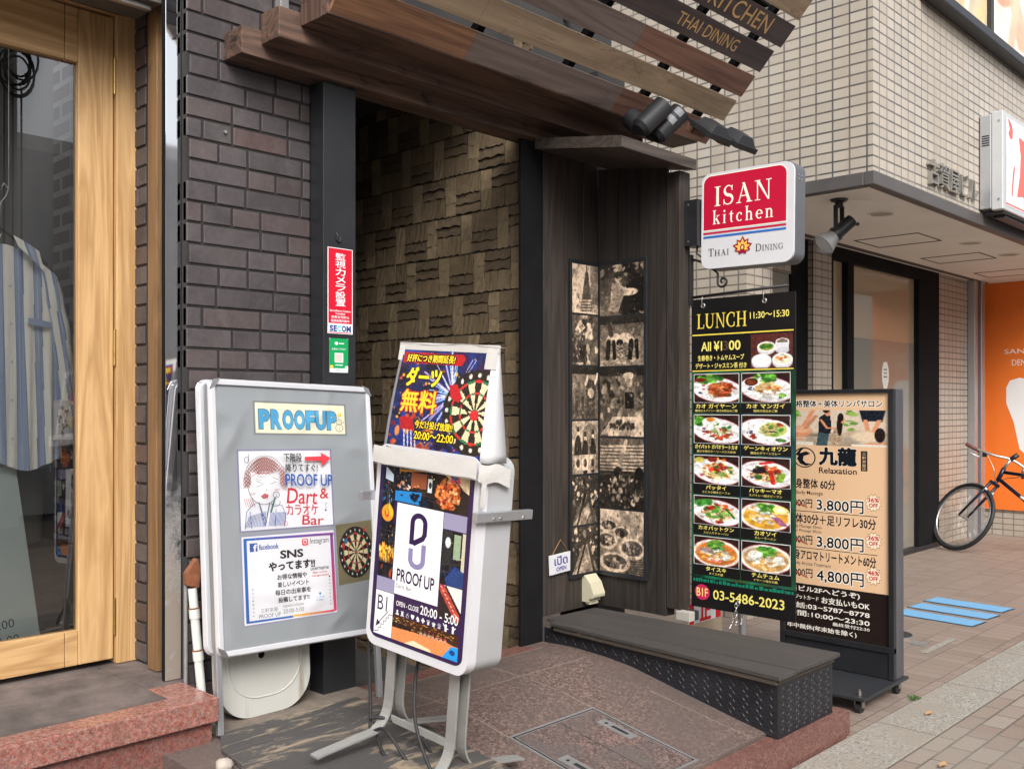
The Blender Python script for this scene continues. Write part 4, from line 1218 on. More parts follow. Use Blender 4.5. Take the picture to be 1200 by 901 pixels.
RED, CRM = C(186, 24, 58), C(246, 240, 226)
top = [q for q in rrect(3, 96, 41, 96, 8)]
p.poly(fl([(a, b) for a, b in rrect(2.2, 96.8, 30, 97.2, 9) if b > 52] + [(2.2, 39.6), (96.8, 39.6)]), CRM)
p.poly(fl([(a, b) for a, b in rrect(3, 96, 30, 96.4, 8.5) if b > 52] + [(3, 40.6), (96, 40.6)]), RED)
p.serif('ISAN', 16, 15, 80, 35.5, CRM, .1)
p.serif('kitchen', 14, 39.5, 82, 54, CRM, .2)
p.rect(3, 61.8, 96, 63.8, RED); p.rect(3, 65.6, 96, 67.8, C(44, 106, 186))
p.serif('THAI', 9, 79, 33, 87, C(70, 66, 70), .06, .78); p.serif('DINING', 63, 79, 93, 86.5, C(70, 66, 70), .06, .78)
lx, ly = 48.5, 81
for a, L in ((0, 12), (38, 11), (-38, 11), (74, 11.5), (-74, 11.5), (108, 9.5), (-108, 9.5), (150, 8), (-150, 8)):
    s_, c_ = math.sin(R(a)), math.cos(R(a))
    def pet(L, w): return [(lx + (t * s_ + w * q * c_), ly - (t * c_ - w * q * s_)) for t, q in ((1, 0), (L * .55, -1), (L, 0), (L * .55, 1))]
    p.poly(pet(L, 3.1), C(150, 24, 50))
for a, L in ((0, 9.5), (40, 8.6), (-40, 8.6), (76, 9), (-76, 9), (112, 7), (-112, 7)):
    s_, c_ = math.sin(R(a)), math.cos(R(a))
    p.poly(pet(L, 1.7), C(240, 190, 90))
p.ell(lx, ly, 2.6, 3.2, C(150, 24, 50)); p.ell(lx, ly, 1.3, 1.8, C(246, 210, 120))
p.mb.build('sign_print', ib, True)
m = MB(); m.box(4.262, 4.345, 2.776, 2.856, 2.325, 2.565, M_black); 
for zz in (2.35, 2.54): m.cyl((4.262, 2.83, zz), (4.259, 2.83, zz), .005, M_screw, n=8)
m.tube([(4.30, 2.80, 2.325), (4.30, 2.805, 2.29), (4.30, 2.78, 2.27), (4.30, 2.75, 2.28)], .006, M_rubber, 6)
o = m.build('sign_mount', bevel=.002); tag(o, 'black square mounting block between the timber screen and the red sign', 'mount')

# ---------------------------------------------------------------- massage salon pavement sign
ms = thing('massage_sign', 'tall beige and black massage salon sign on a wheeled base', 'pavement sign', (4.93, 2.35, 0), orient(-90, .4))
w_ = .64
M_scr = generic('scratched_black', C(92, 92, 97), .4, .4, var=.25, dirt=C(120, 118, 118), dirtlo=.62, streak=True)
m = MB(); m.box(-w_ / 2, w_ / 2, 0.03, .125, .09, 1.585, M_scr); m.build('case', ms, True, .003)
m = MB()
m.box(-w_ / 2, w_ / 2, -.002, .0295, 1.565, 1.585, M_black); m.box(-w_ / 2, w_ / 2, -.002, .0295, .226, .256, M_black); m.box(-w_ / 2 + .03, w_ / 2 - .03, .008, .0295, .091, .226, M_black)
for a, b in ((-w_ / 2, -w_ / 2 + .028), (w_ / 2 - .028, w_ / 2)): m.box(a, b, -.0015, .0295, .091, 1.5645, M_black)
m.build('frame', ms, True, .002)
PW, PH = w_ - .056, 1.309
p = Panel(PW, PH, 132, 272, M_gloss, 0, .256 + PH / 2, .014)
BE, DK, INK = C(226, 188, 150), C(36, 28, 26), C(26, 30, 38)
p.rect(0, 0, 132, 197, BE); p.rect(0, 197, 132, 272, DK)
X = lambda v: v + 12
p.text('本格整体＋美体リンパサロン', 6, 9, 124, 18, C(250, 240, 226), fat=1.0)
p.text('本格整体＋美体リンパサロン', 6, 9, 124, 18, INK, .02)
pm = Ras(132, 50, (214, 196, 176), 2)
pm.dots(14, .06, .2, .06, .3, [(90, 140, 40), (120, 160, 60)], .04, .08); pm.dots(16, .64, .3, .06, .3, [(100, 150, 60), (140, 180, 80)], .02, .05)
pm.rect(0, .62, 1, 1, (190, 170, 146)); pm.dots(14, .5, .8, .5, .2, [(206, 190, 168), (176, 156, 134)], .06, .14)
SK = (216, 146, 108)
HR = (38, 28, 26)
pm.ell(.14, .62, .12, .17, SK, .25, .3); pm.ell(.155, .56, .09, .09, (226, 174, 142), .25, .5); pm.ell(.045, .44, .035, .14, HR); pm.ell(.055, .5, .03, .1, SK); pm.line(.03, .86, .17, .84, .018, SK); pm.line(.28, .0, .18, .46, .024, SK); pm.line(.31, .16, .2, .52, .022, (190, 136, 104)); pm.rect(0, .9, .28, 1, (226, 216, 200))
pm.poly([(.34, .2), (.40, .1), (.455, .16), (.465, .5), (.45, .66), (.33, .64)], (34, 36, 44)); pm.ell(.425, .05, .028, .12, SK); pm.ell(.41, .0, .035, .08, HR); pm.poly([(.33, .64), (.44, .66), (.42, 1), (.31, 1)], (62, 84, 90)); pm.line(.36, .28, .42, .5, .014, SK); pm.line(.42, .5, .5, .5, .012, SK)
pm.poly([(.49, .5), (.56, .48), (.57, 1), (.46, 1)], (176, 150, 124)); pm.dots(16, .515, .76, .04, .2, [(110, 70, 60), (226, 208, 180)], .008, .02); pm.ell(.545, .42, .028, .3, HR); pm.ell(.575, .27, .02, .1, SK); pm.ell(.555, .2, .03, .12, HR)
pm.poly([(.74, 0), (.97, 0), (.95, .2), (.92, .3), (.80, .3)], (28, 32, 42)); pm.line(.765, .0, .795, .3, .03, (28, 32, 42)); pm.line(.955, .0, .925, .3, .03, (28, 32, 42)); pm.line(.795, .28, .82, .62, .022, SK); pm.line(.925, .28, .865, .62, .022, SK); pm.ell(.79, .72, .13, .15, (222, 200, 170), 0, .4); pm.ell(.93, .68, .05, .2, HR); pm.line(.80, .93, .99, .9, .02, SK); pm.rect(.66, .95, 1, 1, (228, 218, 204))
p.img(2, 22, 130, 68, pm.grain(.03).a)
p.ring(26, 86, 14, 14, 1.6, INK)
for pts in ([(16, 88), (20, 80), (28, 77), (34, 80), (30, 82), (25, 84), (24, 90), (28, 94), (36, 95), (28, 98), (20, 95)], [(14, 82), (20, 74), (26, 72), (22, 76), (18, 84)]):
    p.poly(pts, INK)
p.text('九龍', 46, 71, 92, 95, C(252, 246, 236), fat=1.6); p.text('九龍', 46, 71, 92, 95, INK, .035)
p.text('Relaxation', 45, 99, 93, 107, INK, .015)
p.poly([(98, 74), (106, 74), (106, 102), (98, 102)], INK); p.text('三', 99.5, 76, 104.5, 79.6, BE); p.text('軒', 99.5, 81, 104.5, 85.6, BE); p.text('茶', 99.5, 86.6, 104.5, 91, BE); p.text('屋', 99.5, 92, 104.5, 96.4, BE); p.text('店', 99.5, 97, 104.5, 101, BE)
def burst(cx, cy):
    p.poly([(cx + (10.5 if k % 2 else 8) * math.cos(R(k * 15)), cy + (7.4 if k % 2 else 5.6) * math.sin(R(k * 15))) for k in range(24)], C(150, 110, 66))
    p.poly([(cx + (9.8 if k % 2 else 7.5) * math.cos(R(k * 15)), cy + (6.7 if k % 2 else 5.1) * math.sin(R(k * 15))) for k in range(24)], C(244, 226, 200))
for (y, t1, t2, t3, old, new, off) in ((113, '全身整体 60分', 'Body Massage', None, '6,000円', '3,800円', '36%'), (146, '整体30分＋足リフレ30分', 'Body Massage 30min', 'Foot Massage 30min', '6,000円', '3,800円', '36%'), (184 - 11, '全身アロマトリートメント60分', 'Body Aroma Treatment', None, '9,000円', '4,800円', '46%')):
    L = {'全身整体 60分': 64}.get(t1, 116)
    if y == 113:
        p.text(t1, 4, 112, 66, 120, INK, .02); p.text(t2, 14, 122, 50, 126, INK, .005); py_ = 128
    elif y == 146:
        p.line([(2, 139), (118, 139)], .5, INK); p.text(t1, 4, 141, 116, 149, INK, .02); p.text(t2, 8, 150, 48, 153, INK, 0); p.text(t3, 8, 153.6, 48, 156.4, INK, 0); py_ = 157.6
    else:
        p.line([(2, 168.5), (118, 168.5)], .5, INK); p.text(t1, 4, 170, 116, 178, INK, .02); p.text(t2, 10, 179.4, 60, 183, INK, 0); py_ = 184
    p.text(old, 4, py_ + 1, 36, py_ + 8, INK, .015); p.line([(4, py_ + 2), (30, py_ + 8)], .8, C(190, 50, 50))
    p.text(new, 42, py_ - .2, 101, py_ + 10, C(250, 244, 234), fat=.9); p.text(new, 42, py_ - .2, 101, py_ + 10, INK, .018)
    burst(113, py_ + .2); p.text(off, 106, py_ - 3.8, 120, py_ - .2, C(190, 40, 50), .03); p.text('OFF', 107.5, py_ + .6, 118.5, py_ + 3.9, C(190, 40, 50), .03)
WT = C(232, 226, 216)
p.text('(当ビル2Fへどうぞ)', 2, 200, 96, 209, WT, .02)
p.text('クレジットカード', 2, 213, 44, 219, WT, .015); p.text('お支払いもOK', 48, 212, 108, 221, WT, .02)
p.text('電話:03−5787−8778', 2, 224, 108, 232, WT, .02); p.text('時間:10:00〜23:30', 2, 235, 108, 243, WT, .02)
p.text('最終受付22:30', 62, 245, 108, 250, WT, .012); p.text('年中無休(年末始を除く)', 2, 254, 92, 262, WT, .02)
p.mb.v = [(x, y, .256 + PH * (1 - float(np.interp((.256 + PH - z) / PH, [0, .25, .39, .51, .62, .724, .96, 1], [0, .215, .325, .49, .645, .795, .985, 1])))) for x, y, z in p.mb.v]
p.mb.build('sign_print', ms, True)
M_bplate = generic('base_plate_black', C(56, 58, 62), .4, .4, var=.2, dirt=C(130, 126, 120), dirtlo=.66)
m = MB(); m.box(-.345, .335, -.39, .15, .072, .088, M_bplate); bpl = m.build('base_plate', ms, True, .003)
q_cast = None
for xx in (-.30, .29):
    for yy in (-.34, .10):
        m = MB(); m.cyl((xx - .012, yy, .031), (xx + .012, yy, .031), .031, M_rubber, n=18); m.build('castor', bpl, True, .003)
        m2 = MB(); m2.box(xx - .02, xx - .016, yy - .014, yy + .014, .03, .0715, M_screw); m2.build('castor_fork', bpl, True); m2 = MB(); m2.box(xx + .016, xx + .02, yy - .014, yy + .014, .03, .0715, M_screw); m2.build('castor_fork', bpl, True)
        m3 = MB(); m3.cyl((xx, yy, .0885), (xx, yy, .104), .011, M_screw, n=6); m3.cyl((xx, yy, .104), (xx, yy, .116), .006, M_screw, n=8); m3.build('bolt', bpl, True)

# ---------------------------------------------------------------- darts bar light box on a stand
MM = orient(-89.6, -1.9, 3.95)
ls = thing('standing_light_box', 'white standing light box sign of a basement darts bar', 'pavement sign', (2.159, 2.516, .992), MM)
pw, ph = .481, .657
rimw = .022
m = MB(); m.prism(rrect(-pw / 2 - rimw, pw / 2 + rimw, -ph / 2 - .03, ph / 2 + .03, .05), 'y', .004, .045, M_white, smooth=True); m.build('front_rim', ls, True, .01, 3)
m = MB(); m.prism(rrect(-pw / 2 - rimw + .002, pw / 2 + rimw - .002, -ph / 2 - .028, ph / 2 + .028, .05), 'y', .047, .165, generic('sign_grey_case', C(164, 165, 167), .4, var=.05), smooth=True); m.build('case', ls, True, .006, 2)
p = Panel(pw, ph, 110, 190, M_gloss, 0, 0, .0032)
PU, LV, WH = C(48, 30, 74), C(150, 146, 176), C(236, 236, 238)
p.poly([(x, 190 - z) for x, z in rrect(0, 110, 0, 190, 9)], PU)
def barshot(w, h, seed, blue, orange, bg=(16, 18, 26)):
    q = Ras(w * 2, h * 2, bg, seed)
    q.dots(40, .5, .5, .6, .5, [(20, 34, 50), (30, 26, 40), (50, 38, 32), (12, 12, 16)], .05, .13, .8)
    for k in range(5):
        y = q.r.uniform(.1, .9); q.line(0, y, 1, y + q.r.uniform(-.1, .1), .012, (60, 46, 40), .7)
    for k in range(7):
        x = q.r.rand(); q.line(x, q.r.rand(), x, q.r.rand(), .016, (70, 70, 84), .6)
    q.dots(int(46 * orange), .5, .3, .5, .3, [(214, 130, 56), (240, 190, 110), (150, 66, 34), (250, 226, 180)], .008, .026)
    q.dots(int(40 * blue), .4, .65, .4, .26, [(30, 96, 170), (60, 150, 210), (20, 50, 110)], .012, .05)
    return q
a1 = barshot(20, 76, 1, .5, .2); a1.poly([(.15, .1), (.8, .22), (.8, .34), (.15, .3)], (200, 215, 230)); a1.a[104:] = a1.a[104:] * .5; a1.ell(.5, .86, .5, .14, (226, 150, 40)); a1.ell(.46, .86, .2, .07, (220, 40, 30)); a1.dots(10, .6, .8, .3, .1, [(240, 200, 60)], .05, .1)
p.img(5, 8, 20, 70, a1.grain(.03).a)
a2 = barshot(56, 46, 5, .3, .9); a2.rect(.4, .2, .8, .56, (150, 84, 54)); a2.poly([(0, .72), (.7, .66), (.66, .98), (0, .98)], (40, 130, 200)); a2.line(.1, .2, .9, .08, .03, (200, 140, 60)); a2.dots(30, .35, .55, .3, .1, [(200, 110, 60), (60, 30, 26), (240, 220, 200)], .02, .05); a2.dots(16, .5, .84, .4, .1, [(20, 24, 40)], .03, .06); a2.rect(.84, .28, .95, .62, (220, 226, 226)); a2.ell(.9, .44, .04, .08, (40, 40, 44))
p.img(20.5, 8, 66, 48, a2.grain(.03).a)
a3 = Ras(80, 80, (36, 30, 30), 7); a3.poly([(.1, 0), (1, .0), (1, .5), (.5, .25)], (226, 200, 160)); a3.dots(260, .42, .58, .34, .36, [(216, 96, 40), (232, 130, 66), (150, 50, 26), (244, 176, 120), (120, 40, 24)], .02, .07); a3.line(.45, .1, .8, .4, .02, (40, 30, 40)); a3.dots(6, .62, .2, .1, .08, [(60, 130, 200), (220, 70, 110)], .04, .07)
p.img(66, 8, 105, 48, a3.cloud(6, .4).grain(.03).a)
p.rect(24, 48.5, 79, 140, WH); p.rect(79.5, 48.5, 105, 64, LV)
a4 = barshot(22, 44, 11, .5, .3); a4.rect(.02, .0, .4, .62, (40, 44, 46)); a4.rect(.5, .05, .8, .5, (150, 170, 140)); a4.ell(.24, .22, .12, .1, (220, 230, 230)); a4.rect(.86, 0, 1, .7, (200, 196, 170)); a4.poly([(.2, .9), (.6, .62), (1, .7), (1, 1), (.3, 1)], (30, 70, 140), .8)
p.img(80, 65, 105, 117, a4.grain(.03).a)
a5 = Ras(48, 60, (226, 224, 220), 12); a5.poly([(0, .1), (.3, 0), (1, .7), (1, 1), (0, 1)], (40, 30, 36))
for k in range(8): a5.ell(.14 + .095 * k, .12 + .1 * k, .17, .13, (170 + 20 * (k % 2), 50 + 30 * (k % 2), 56), .6); a5.line(.06 + .095 * k, .06 + .1 * k, .26 + .095 * k, .16 + .1 * k, .02, (240, 180, 170))
p.img(80, 117.5, 105, 150, a5.grain(.03).a)
a6 = barshot(20, 60, 15, 1.4, .3); a6.rect(0, .42, 1, .74, (90, 50, 20), .8); a6.dots(50, .5, .55, .5, .14, [(250, 190, 50), (240, 150, 40), (255, 220, 110)], .03, .07); a6.rect(0, .75, 1, 1, (16, 14, 18), .8); a6.dots(10, .5, .86, .5, .1, [(190, 70, 30), (30, 26, 30)], .05, .1)
p.img(5, 70.5, 23.5, 126, a6.grain(.03).a)
p.rect(5, 127, 27.5, 141, LV); p.rect(5, 141.5, 27.5, 186, WH)
p.text('B1', 8, 146, 20, 161, PU, .0)
p.line([(8, 178), (22, 160)], .8, PU); p.poly([(7.5, 179), (8.5, 171), (13, 174.5)], PU)
p.line([(5, 184), (11, 183), (11, 179), (14, 179), (14, 175), (17, 175), (17, 171), (20, 171), (20, 167), (23, 167), (23, 163), (27.5, 163)], .7, PU)
# monogram
p.line([(44, 87), (44, 65)] + arc(51.5, 65, 7.5, 7.6, 180, 360, 16) + [(59, 75), (57, 79)] + [(46, 86)], 5.2, PU)
p.line([(44, 91), (44, 101)] + arc(51.5, 101, 7.5, 7.0, 180, 0, 16) + [(59, 85)], 5.2, C(136, 130, 170))
p.text('PROOf UP', 29, 114, 74, 127, PU, .02); p.text('Darts Bar', 29, 129.5, 48, 133.4, PU, -.005)
p.text('OPEN - CLOSE', 31, 146.5, 58, 151.5, WH, .01); p.text('20:00 - 5:00', 60, 143.5, 103, 152.5, WH, .012)
for k, gl in enumerate('♟♜☕♥♞✚♛♚☎'):
    p.text(gl, 31 + 6.2 * k, 155.5, 35 + 6.2 * k, 160.5, WH)
for k in (0, 1):
    x = 90 + 8 * k
    p.ell(x, 155.5, 1.3, 1.5, WH); p.line([(x, 157), (x, 164)], 2.2, WH); p.line([(x - .8, 164), (x - 1.6 - k, 170)], 1.1, WH); p.line([(x + .8, 164), (x + 1.2 + k, 170)], 1.1, WH); p.line([(x - 3 + 2 * k, 154 + 4 * k), (x, 158)], .9, WH); p.line([(x, 158), (x + 3, 155 + 3 * (1 - k))], .9, WH)
a7 = Ras(140, 60, (210, 130, 70), 21); a7.rect(0, 0, 1, .45, (60, 36, 24)); a7.dots(220, .45, .22, .5, .22, [(240, 170, 60), (200, 100, 40), (40, 26, 20), (250, 220, 150), (90, 50, 30), (50, 30, 24), (50, 30, 24)], .006, .02); a7.rect(0, .3, .3, .5, (34, 24, 22)); a7.poly([(0, .52), (.3, .46), (.84, .4), (1, .5), (1, 1), (0, 1)], (222, 140, 84))
for k in range(7): a7.ell(.45 + .06 * k, .36, .02, .1, (90 + 14 * k, 60, 50)); a7.ell(.45 + .06 * k, .4, .024, .05, (230, 210, 180), al=.6)
a7.poly([(.2, 1), (.34, .78), (.6, .9), (.62, 1)], (240, 216, 180)); a7.poly([(.78, 1), (.9, .5), (1, .46), (1, 1)], (30, 150, 226)); a7.ell(.92, .72, .04, .1, (20, 60, 130))
p.img(28, 150 + 11, 105, 186, a7.grain(.03).a)
p.mb.build('sign_print', ls, True)
# flat handle bars at both sides
for sx in (-1, 1):
    xx = sx * (pw / 2 + rimw)
    m = MB(); m.box(min(xx, xx + sx * .022), max(xx, xx + sx * .022), -.02 if sx > 0 else -.055, .245 if sx > 0 else .19, .152, .184, M_alu)
    for yy in (.06, .09, .20): m.cyl((xx + sx * .022, yy, .162), (xx + sx * .026, yy, .162), .005, M_screw, n=8)
    m.build('handle_bar', ls, True, .002)
# legs: flat bars in pairs, curving out into feet
def legbars(x, ztip):
    for dy, sgn, nm in ((.050, -1, 'leg'), (.100, 1, 'leg')):
        zt, zb = -ph / 2 - .02, ztip
        path = [(dy, zt), (dy, zb + .14)] + [(dy + sgn * (.10 - .10 * math.cos(R(a))), zb + .14 - .11 * math.sin(R(a))) for a in range(15, 66, 10)]
        y_, z_ = path[-1]
        path += [(y_ + sgn * .22, zb + .012), (y_ + sgn * .25, zb + .006)]
        m = MB()
        hw = .022
        pts = np.array(path); tt = np.gradient(pts, axis=0); tt /= np.linalg.norm(tt, axis=1)[:, None]; nn = np.stack([-tt[:, 1], tt[:, 0]], 1) * .004
        prof = [tuple(q) for q in np.concatenate([pts + nn, (pts - nn)[::-1]])]
        n = len(path)
        vs = [(x - hw, a, b) for a, b in prof] + [(x + hw, a, b) for a, b in prof]
        N = 2 * n
        fs = [(k, k + 1, N + k + 1, N + k) for k in range(N - 1)] + [(N - 1, 0, N, 2 * N - 1)]
        fs += [(k, N - 1 - k, N - 2 - k, k + 1) for k in range(n - 1)] + [(N + k, N + k + 1, 2 * N - 2 - k, 2 * N - 1 - k) for k in range(n - 1)]
        m.add(vs, fs, M_steel)
        # stiffening lip along the straight part
        m.box(x - hw, x - hw + .004, min(dy, dy - sgn * .02), max(dy, dy - sgn * .02) - .0045, zb + .16, zt, M_steel)
        m.build('leg', ls, True, .001)
legbars(-.165, -.695); legbars(.165, -.745)
m = MB(); m.box(-.142, .142, .046, .052, -.625, -.60, M_steel); m.box(-.142, .142, .099, .104, -.65, -.625, M_steel); m.build('cross_brace', ls, True, .001)
m = MB()
def M_local(pts): return [Vector(q) for q in pts]
def bez(P, n=8):
    out = []
    P = [Vector(q) for q in P]
    for i in range(len(P) - 1):
        p0, p1, p2, p3 = P[max(i - 1, 0)], P[i], P[i + 1], P[min(i + 2, len(P) - 1)]
        for k in range(n):
            t = k / n
            out.append(.5 * ((2 * p1) + (p2 - p0) * t + (2 * p0 - 5 * p1 + 4 * p2 - p3) * t * t + (3 * p1 - p0 - 3 * p2 + p3) * t ** 3))
    return out + [P[-1]]
m.tube(bez([(-.28, .10, .17), (-.285, .05, .0), (-.28, .03, -.25), (-.265, .03, -.42), (-.225, .02, -.60), (-.19, .0, -.66), (-.10, -.01, -.63), (0, .0, -.70), (.08, .03, -.76), (.10, .06, -.80)], 8), .006, M_rubber, 7)
m.tube(bez([(-.06, .10, -.35), (-.04, .06, -.43), (.04, .0, -.56), (.14, -.02, -.67), (.195, -.0, -.735), (.18, .05, -.75), (.05, .10, -.72), (-.06, .1, -.65), (-.16, .03, -.615), (-.2, .0, -.62)], 8), .006, M_rubber, 7)
m.tube(bez([(-.2, .02, -.64), (-.1, -.02, -.70), (.0, -.03, -.75), (.06, -.02, -.80)], 8), .006, M_rubber, 7)
m.build('power_cable', ls, True)

# folded paper poster taped on top of the light box
pp = thing('darts_poster', 'white taped paper display with a darts promotion poster', 'poster', (2.19, 2.478, 1.33), orient(-89, -1, 4.0))
pw2 = .478; hh = .378
def prof_y(t): return -.012 + .055 * t - .006 * math.sin(t * 3.14)      # leaning, slightly bellied sheet
ts = np.linspace(0, 1, 15)
def sheet(x0, x1, f, off=0): return np.array([[(x, f(t) + off, hh * t) for x in (x0 + .03 * (1 - t) * -1, x1 + .0 * t)] for t in ts])
m = MB()
m.grid(np.array([[(x, prof_y(t), hh * t) for x in np.linspace(-pw2 / 2 - .012 * (1 - t), pw2 / 2 + .004 + .022 * (1 - t), 6)] for t in ts]), M_paper)
m.grid(np.array([[(x, .085 - .045 * t, hh * t) for x in np.linspace(-pw2 / 2 - .012 * (1 - t), pw2 / 2 + .002 + .02 * (1 - t), 6)] for t in ts]), M_paper)
for xs in (-1, 1):
    m.grid(np.array([[((-pw2 / 2 - .012 * (1 - t)) if xs < 0 else pw2 / 2 + .003 + (.022 - .002 * k) * (1 - t), prof_y(t) + (.085 - .045 * t - prof_y(t)) * k + .0005, hh * t) for k in (0, .5, 1)] for t in ts]), M_paper)
m.grid(np.array([[(x, y, hh + .002 + .004 * math.sin(x * 19)) for x in np.linspace(-pw2 / 2 - .012, pw2 / 2 + .012, 9)] for y in (.035, .06)]), M_paper)
o = m.build('paper_stand', pp, True)
sm = o.modifiers.new('paper', 'SOLIDIFY'); sm.thickness = .0008
# the poster itself, printed on the bellied sheet
q = Ras(120, 100, (24, 34, 84), 31)
q.dots(70, .5, .4, .6, .6, [(20, 40, 110), (50, 20, 60), (30, 60, 150), (16, 16, 40)], .06, .16, .8)
for k in range(70):
    a = q.r.rand() * 6.28; r1 = q.r.uniform(.1, .5)
    q.line(.66 + .06 * math.cos(a), .42 + .06 * math.sin(a), .66 + r1 * math.cos(a), .42 + r1 * math.sin(a) * 1.1, q.r.uniform(.003, .008), (150 + q.r.randint(100), 210, 255), .75)
q.dots(90, .5, .5, .6, .6, [(250, 150, 40), (255, 200, 80), (230, 80, 40)], .006, .018)
q.dots(40, .2, .85, .3, .2, [(200, 70, 30), (240, 140, 50), (120, 30, 30)], .02, .06, .8); q.dots(30, .5, .93, .5, .08, [(200, 80, 30), (30, 60, 160)], .02, .05, .8)
q = dartboard(0, None, 1.0, .90, .56, .335, q)
q.line(.66, .40, .87, .60, .008, (30, 26, 26)); q.poly([(.60, .32), (.68, .31), (.76, .44), (.72, .48), (.63, .44)], (180, 24, 34)); q.ell(.9, .585, .045, .05, (200, 40, 50))
for k in range(4): q.line(.16 + .04 * k, .72, .20 + .04 * k, .95, .006, (200, 200, 205)); q.poly([(.1 + .05 * k, .68), (.17 + .05 * k, .66), (.2 + .045 * k, .78), (.14 + .05 * k, .8)], (170, 26, 30) if k < 3 else (50, 50, 56))
pa = q.grain(.03).a
p = Panel(pw2 - .028, hh, 100, 100, M_gloss, 0, hh / 2, 0)
p.img(0, 6, 98, 99, pa)
YL = C(252, 220, 40); RDD = C(176, 20, 26); BKK = C(22, 12, 18)
p.poly([(2, 8), (68, 8.5), (71, 12), (68, 18.5), (2, 18)], RDD)
def ptxt(s, x0, y0, x1, y1, b=.014, c=YL, back=BKK):
    p.text(s, x0, y0, x1, y1, back, fat=1.5); p.text(s, x0, y0, x1, y1, c, b)
ptxt('好評につき期間延長!', 6, 9.8, 60, 16.8)
ptxt('ダーツ', 10, 22, 48, 39, .03); ptxt('無料', 9, 43, 48, 63, .018, C(252, 200, 50), RDD)
ptxt('今だけ投げ放題!!', 28, 70, 68, 77); ptxt('20:00〜22:00', 29, 80, 70, 87)
nm, ol = [], hh
for (x, y, z) in p.mb.v:
    t = min(max(z / ol, 0), 1)
    nm.append((x + (-.012 * (1 - t)) * max(0, .5 - x / pw2) + .02 * (1 - t) * max(0, .5 + x / pw2), prof_y(t) - .0015 + y * .9, z))
p.mb.v = nm
p.mb.build('poster_print', pp, True)
# crumpled white tape bands
M_tape = generic('white_cloth_tape', C(200, 198, 194), .55, var=.05, bmp=.4, bscale=45)
m = MB()
rt = np.random.RandomState(8)
def band(x0, x1, z0, z1, y, amp=.0018, nx=16, nz=5):
    P = np.zeros((nz, nx, 3))
    for i in range(nz):
        for j in range(nx):
            P[i, j] = (x0 + (x1 - x0) * j / (nx - 1), y + rt.uniform(-amp, amp) * .6 - .001 * math.sin(i / (nz - 1) * 3.14), z0 + (z1 - z0) * i / (nz - 1) + rt.uniform(-amp, amp))
    m.grid(P, M_tape)
band(-pw2 / 2 - .02, pw2 / 2 + .022, -.048, .012, -.050)
m.build('tape', pp, True)
m = MB()
P = np.array([[(pw2 / 2 + .026 + rt.uniform(-.002, .002), -.045 + .15 * j / 8, -.055 - .006 * math.sin(j) - .02 * j / 8 + .06 * i / 4) for j in range(9)] for i in range(5)]); m.grid(P, M_tape)
m.build('tape', pp, True)
m = MB()
P = np.array([[(pw2 / 2 + .029 + rt.uniform(-.0015, .0015) + .001 * i, -.035 + .022 * j / 4, -.14 + .10 * i / 6) for j in range(5)] for i in range(7)]); m.grid(P, M_tape)
m.build('tape', pp, True)
m = MB()
m.grid(np.array([[(x, y, -.052) for x in np.linspace(-pw2 / 2 - .018, pw2 / 2 + .02, 4)] for y in (-.048, .12)]), M_tape)
m.build('tape', pp, True)
m = MB()
m.grid(np.array([[(pw2 / 2 - .05 + .056 * j / 3, prof_y(1) - .004 - .002 * (j % 2) + .03 * (1 - i / 3) * -.4, hh - .075 + .08 * i / 3) for j in range(4)] for i in range(4)]), M_tape)
m.build('tape', pp, True)
m = MB()
m.grid(np.array([[(-pw2 / 2 - .012 + .03 * j / 3, prof_y(1) - .004 + .02 * (1 - i / 3) * -.4, hh - .06 + .065 * i / 3) for j in range(4)] for i in range(4)]), M_tape)
m.build('tape', pp, True)
m = MB()
m.grid(np.array([[(x, prof_y(1) - .006 + .001 * math.sin(x * 90), z) for x in np.linspace(-pw2 / 2 - .012, pw2 / 2 + .01, 12)] for z in (hh - .022, hh + .004)]), M_tape)
m.build('tape', pp, True)

# ---------------------------------------------------------------- grey poster board leaning on the brick wall
GBM = orient(-.3, -7.3, 1.9)
gb = thing('poster_board', 'grey folding poster board with silver snap frame and handmade posters', 'poster board', (2.216, 3.322, 1.072), GBM)
bw_, bh_ = .763, 1.051
M_chromefr = generic('silver_snap_frame', C(214, 215, 220), .35, .35, var=.04)
M_gpanel = generic('grey_poster_panel', C(152, 157, 161), .55, var=.03, vscale=2)
M_film = glassmat('clear_poster_film', (.995, .995, .995), 1.28, .03)
def ringframe(mb, w, h, t, r, y0, y1, mat):
    o_, i_ = rrect(-w / 2, w / 2, -h / 2, h / 2, r, 6), rrect(-w / 2 + t, w / 2 - t, -h / 2 + t, h / 2 - t, .004, 6)
    n = len(o_)
    yb = y1
    vs = [(x, y1, z) for x, z in o_] + [(x * (1 - .5 * t / w), y0, z * (1 - .5 * t / h)) for x, z in o_] + [(x, y0 + .001, z) for x, z in i_] + [(x, y1, z) for x, z in i_]
    fs = []
    for k in range(n):
        j = (k + 1) % n
        for a in range(3):
            fs.append((a * n + k, a * n + j, (a + 1) * n + j, (a + 1) * n + k))
        fs.append((3 * n + k, 3 * n + j, j, k))
    mb.add(vs, [f[::-1] for f in fs], mat)
m = MB(); ringframe(m, bw_, bh_, .026, .045, -.014, .004, M_chromefr); snf = m.build('snap_frame', gb, True, .002)
m = MB(); m.box(-bw_ / 2 + .012, bw_ / 2 - .012, -.002, .003, -bh_ / 2 + .012, bh_ / 2 - .012, M_gpanel); m.build('panel', gb, True)
for sx in (-1, 1):
    m = MB(); m.box(sx * (bw_ / 2 - .014) - .012, sx * (bw_ / 2 - .014) + .012, .005, .028, -.80, bh_ / 2 - .02, M_alu); m.build('leg', gb, True, .003)
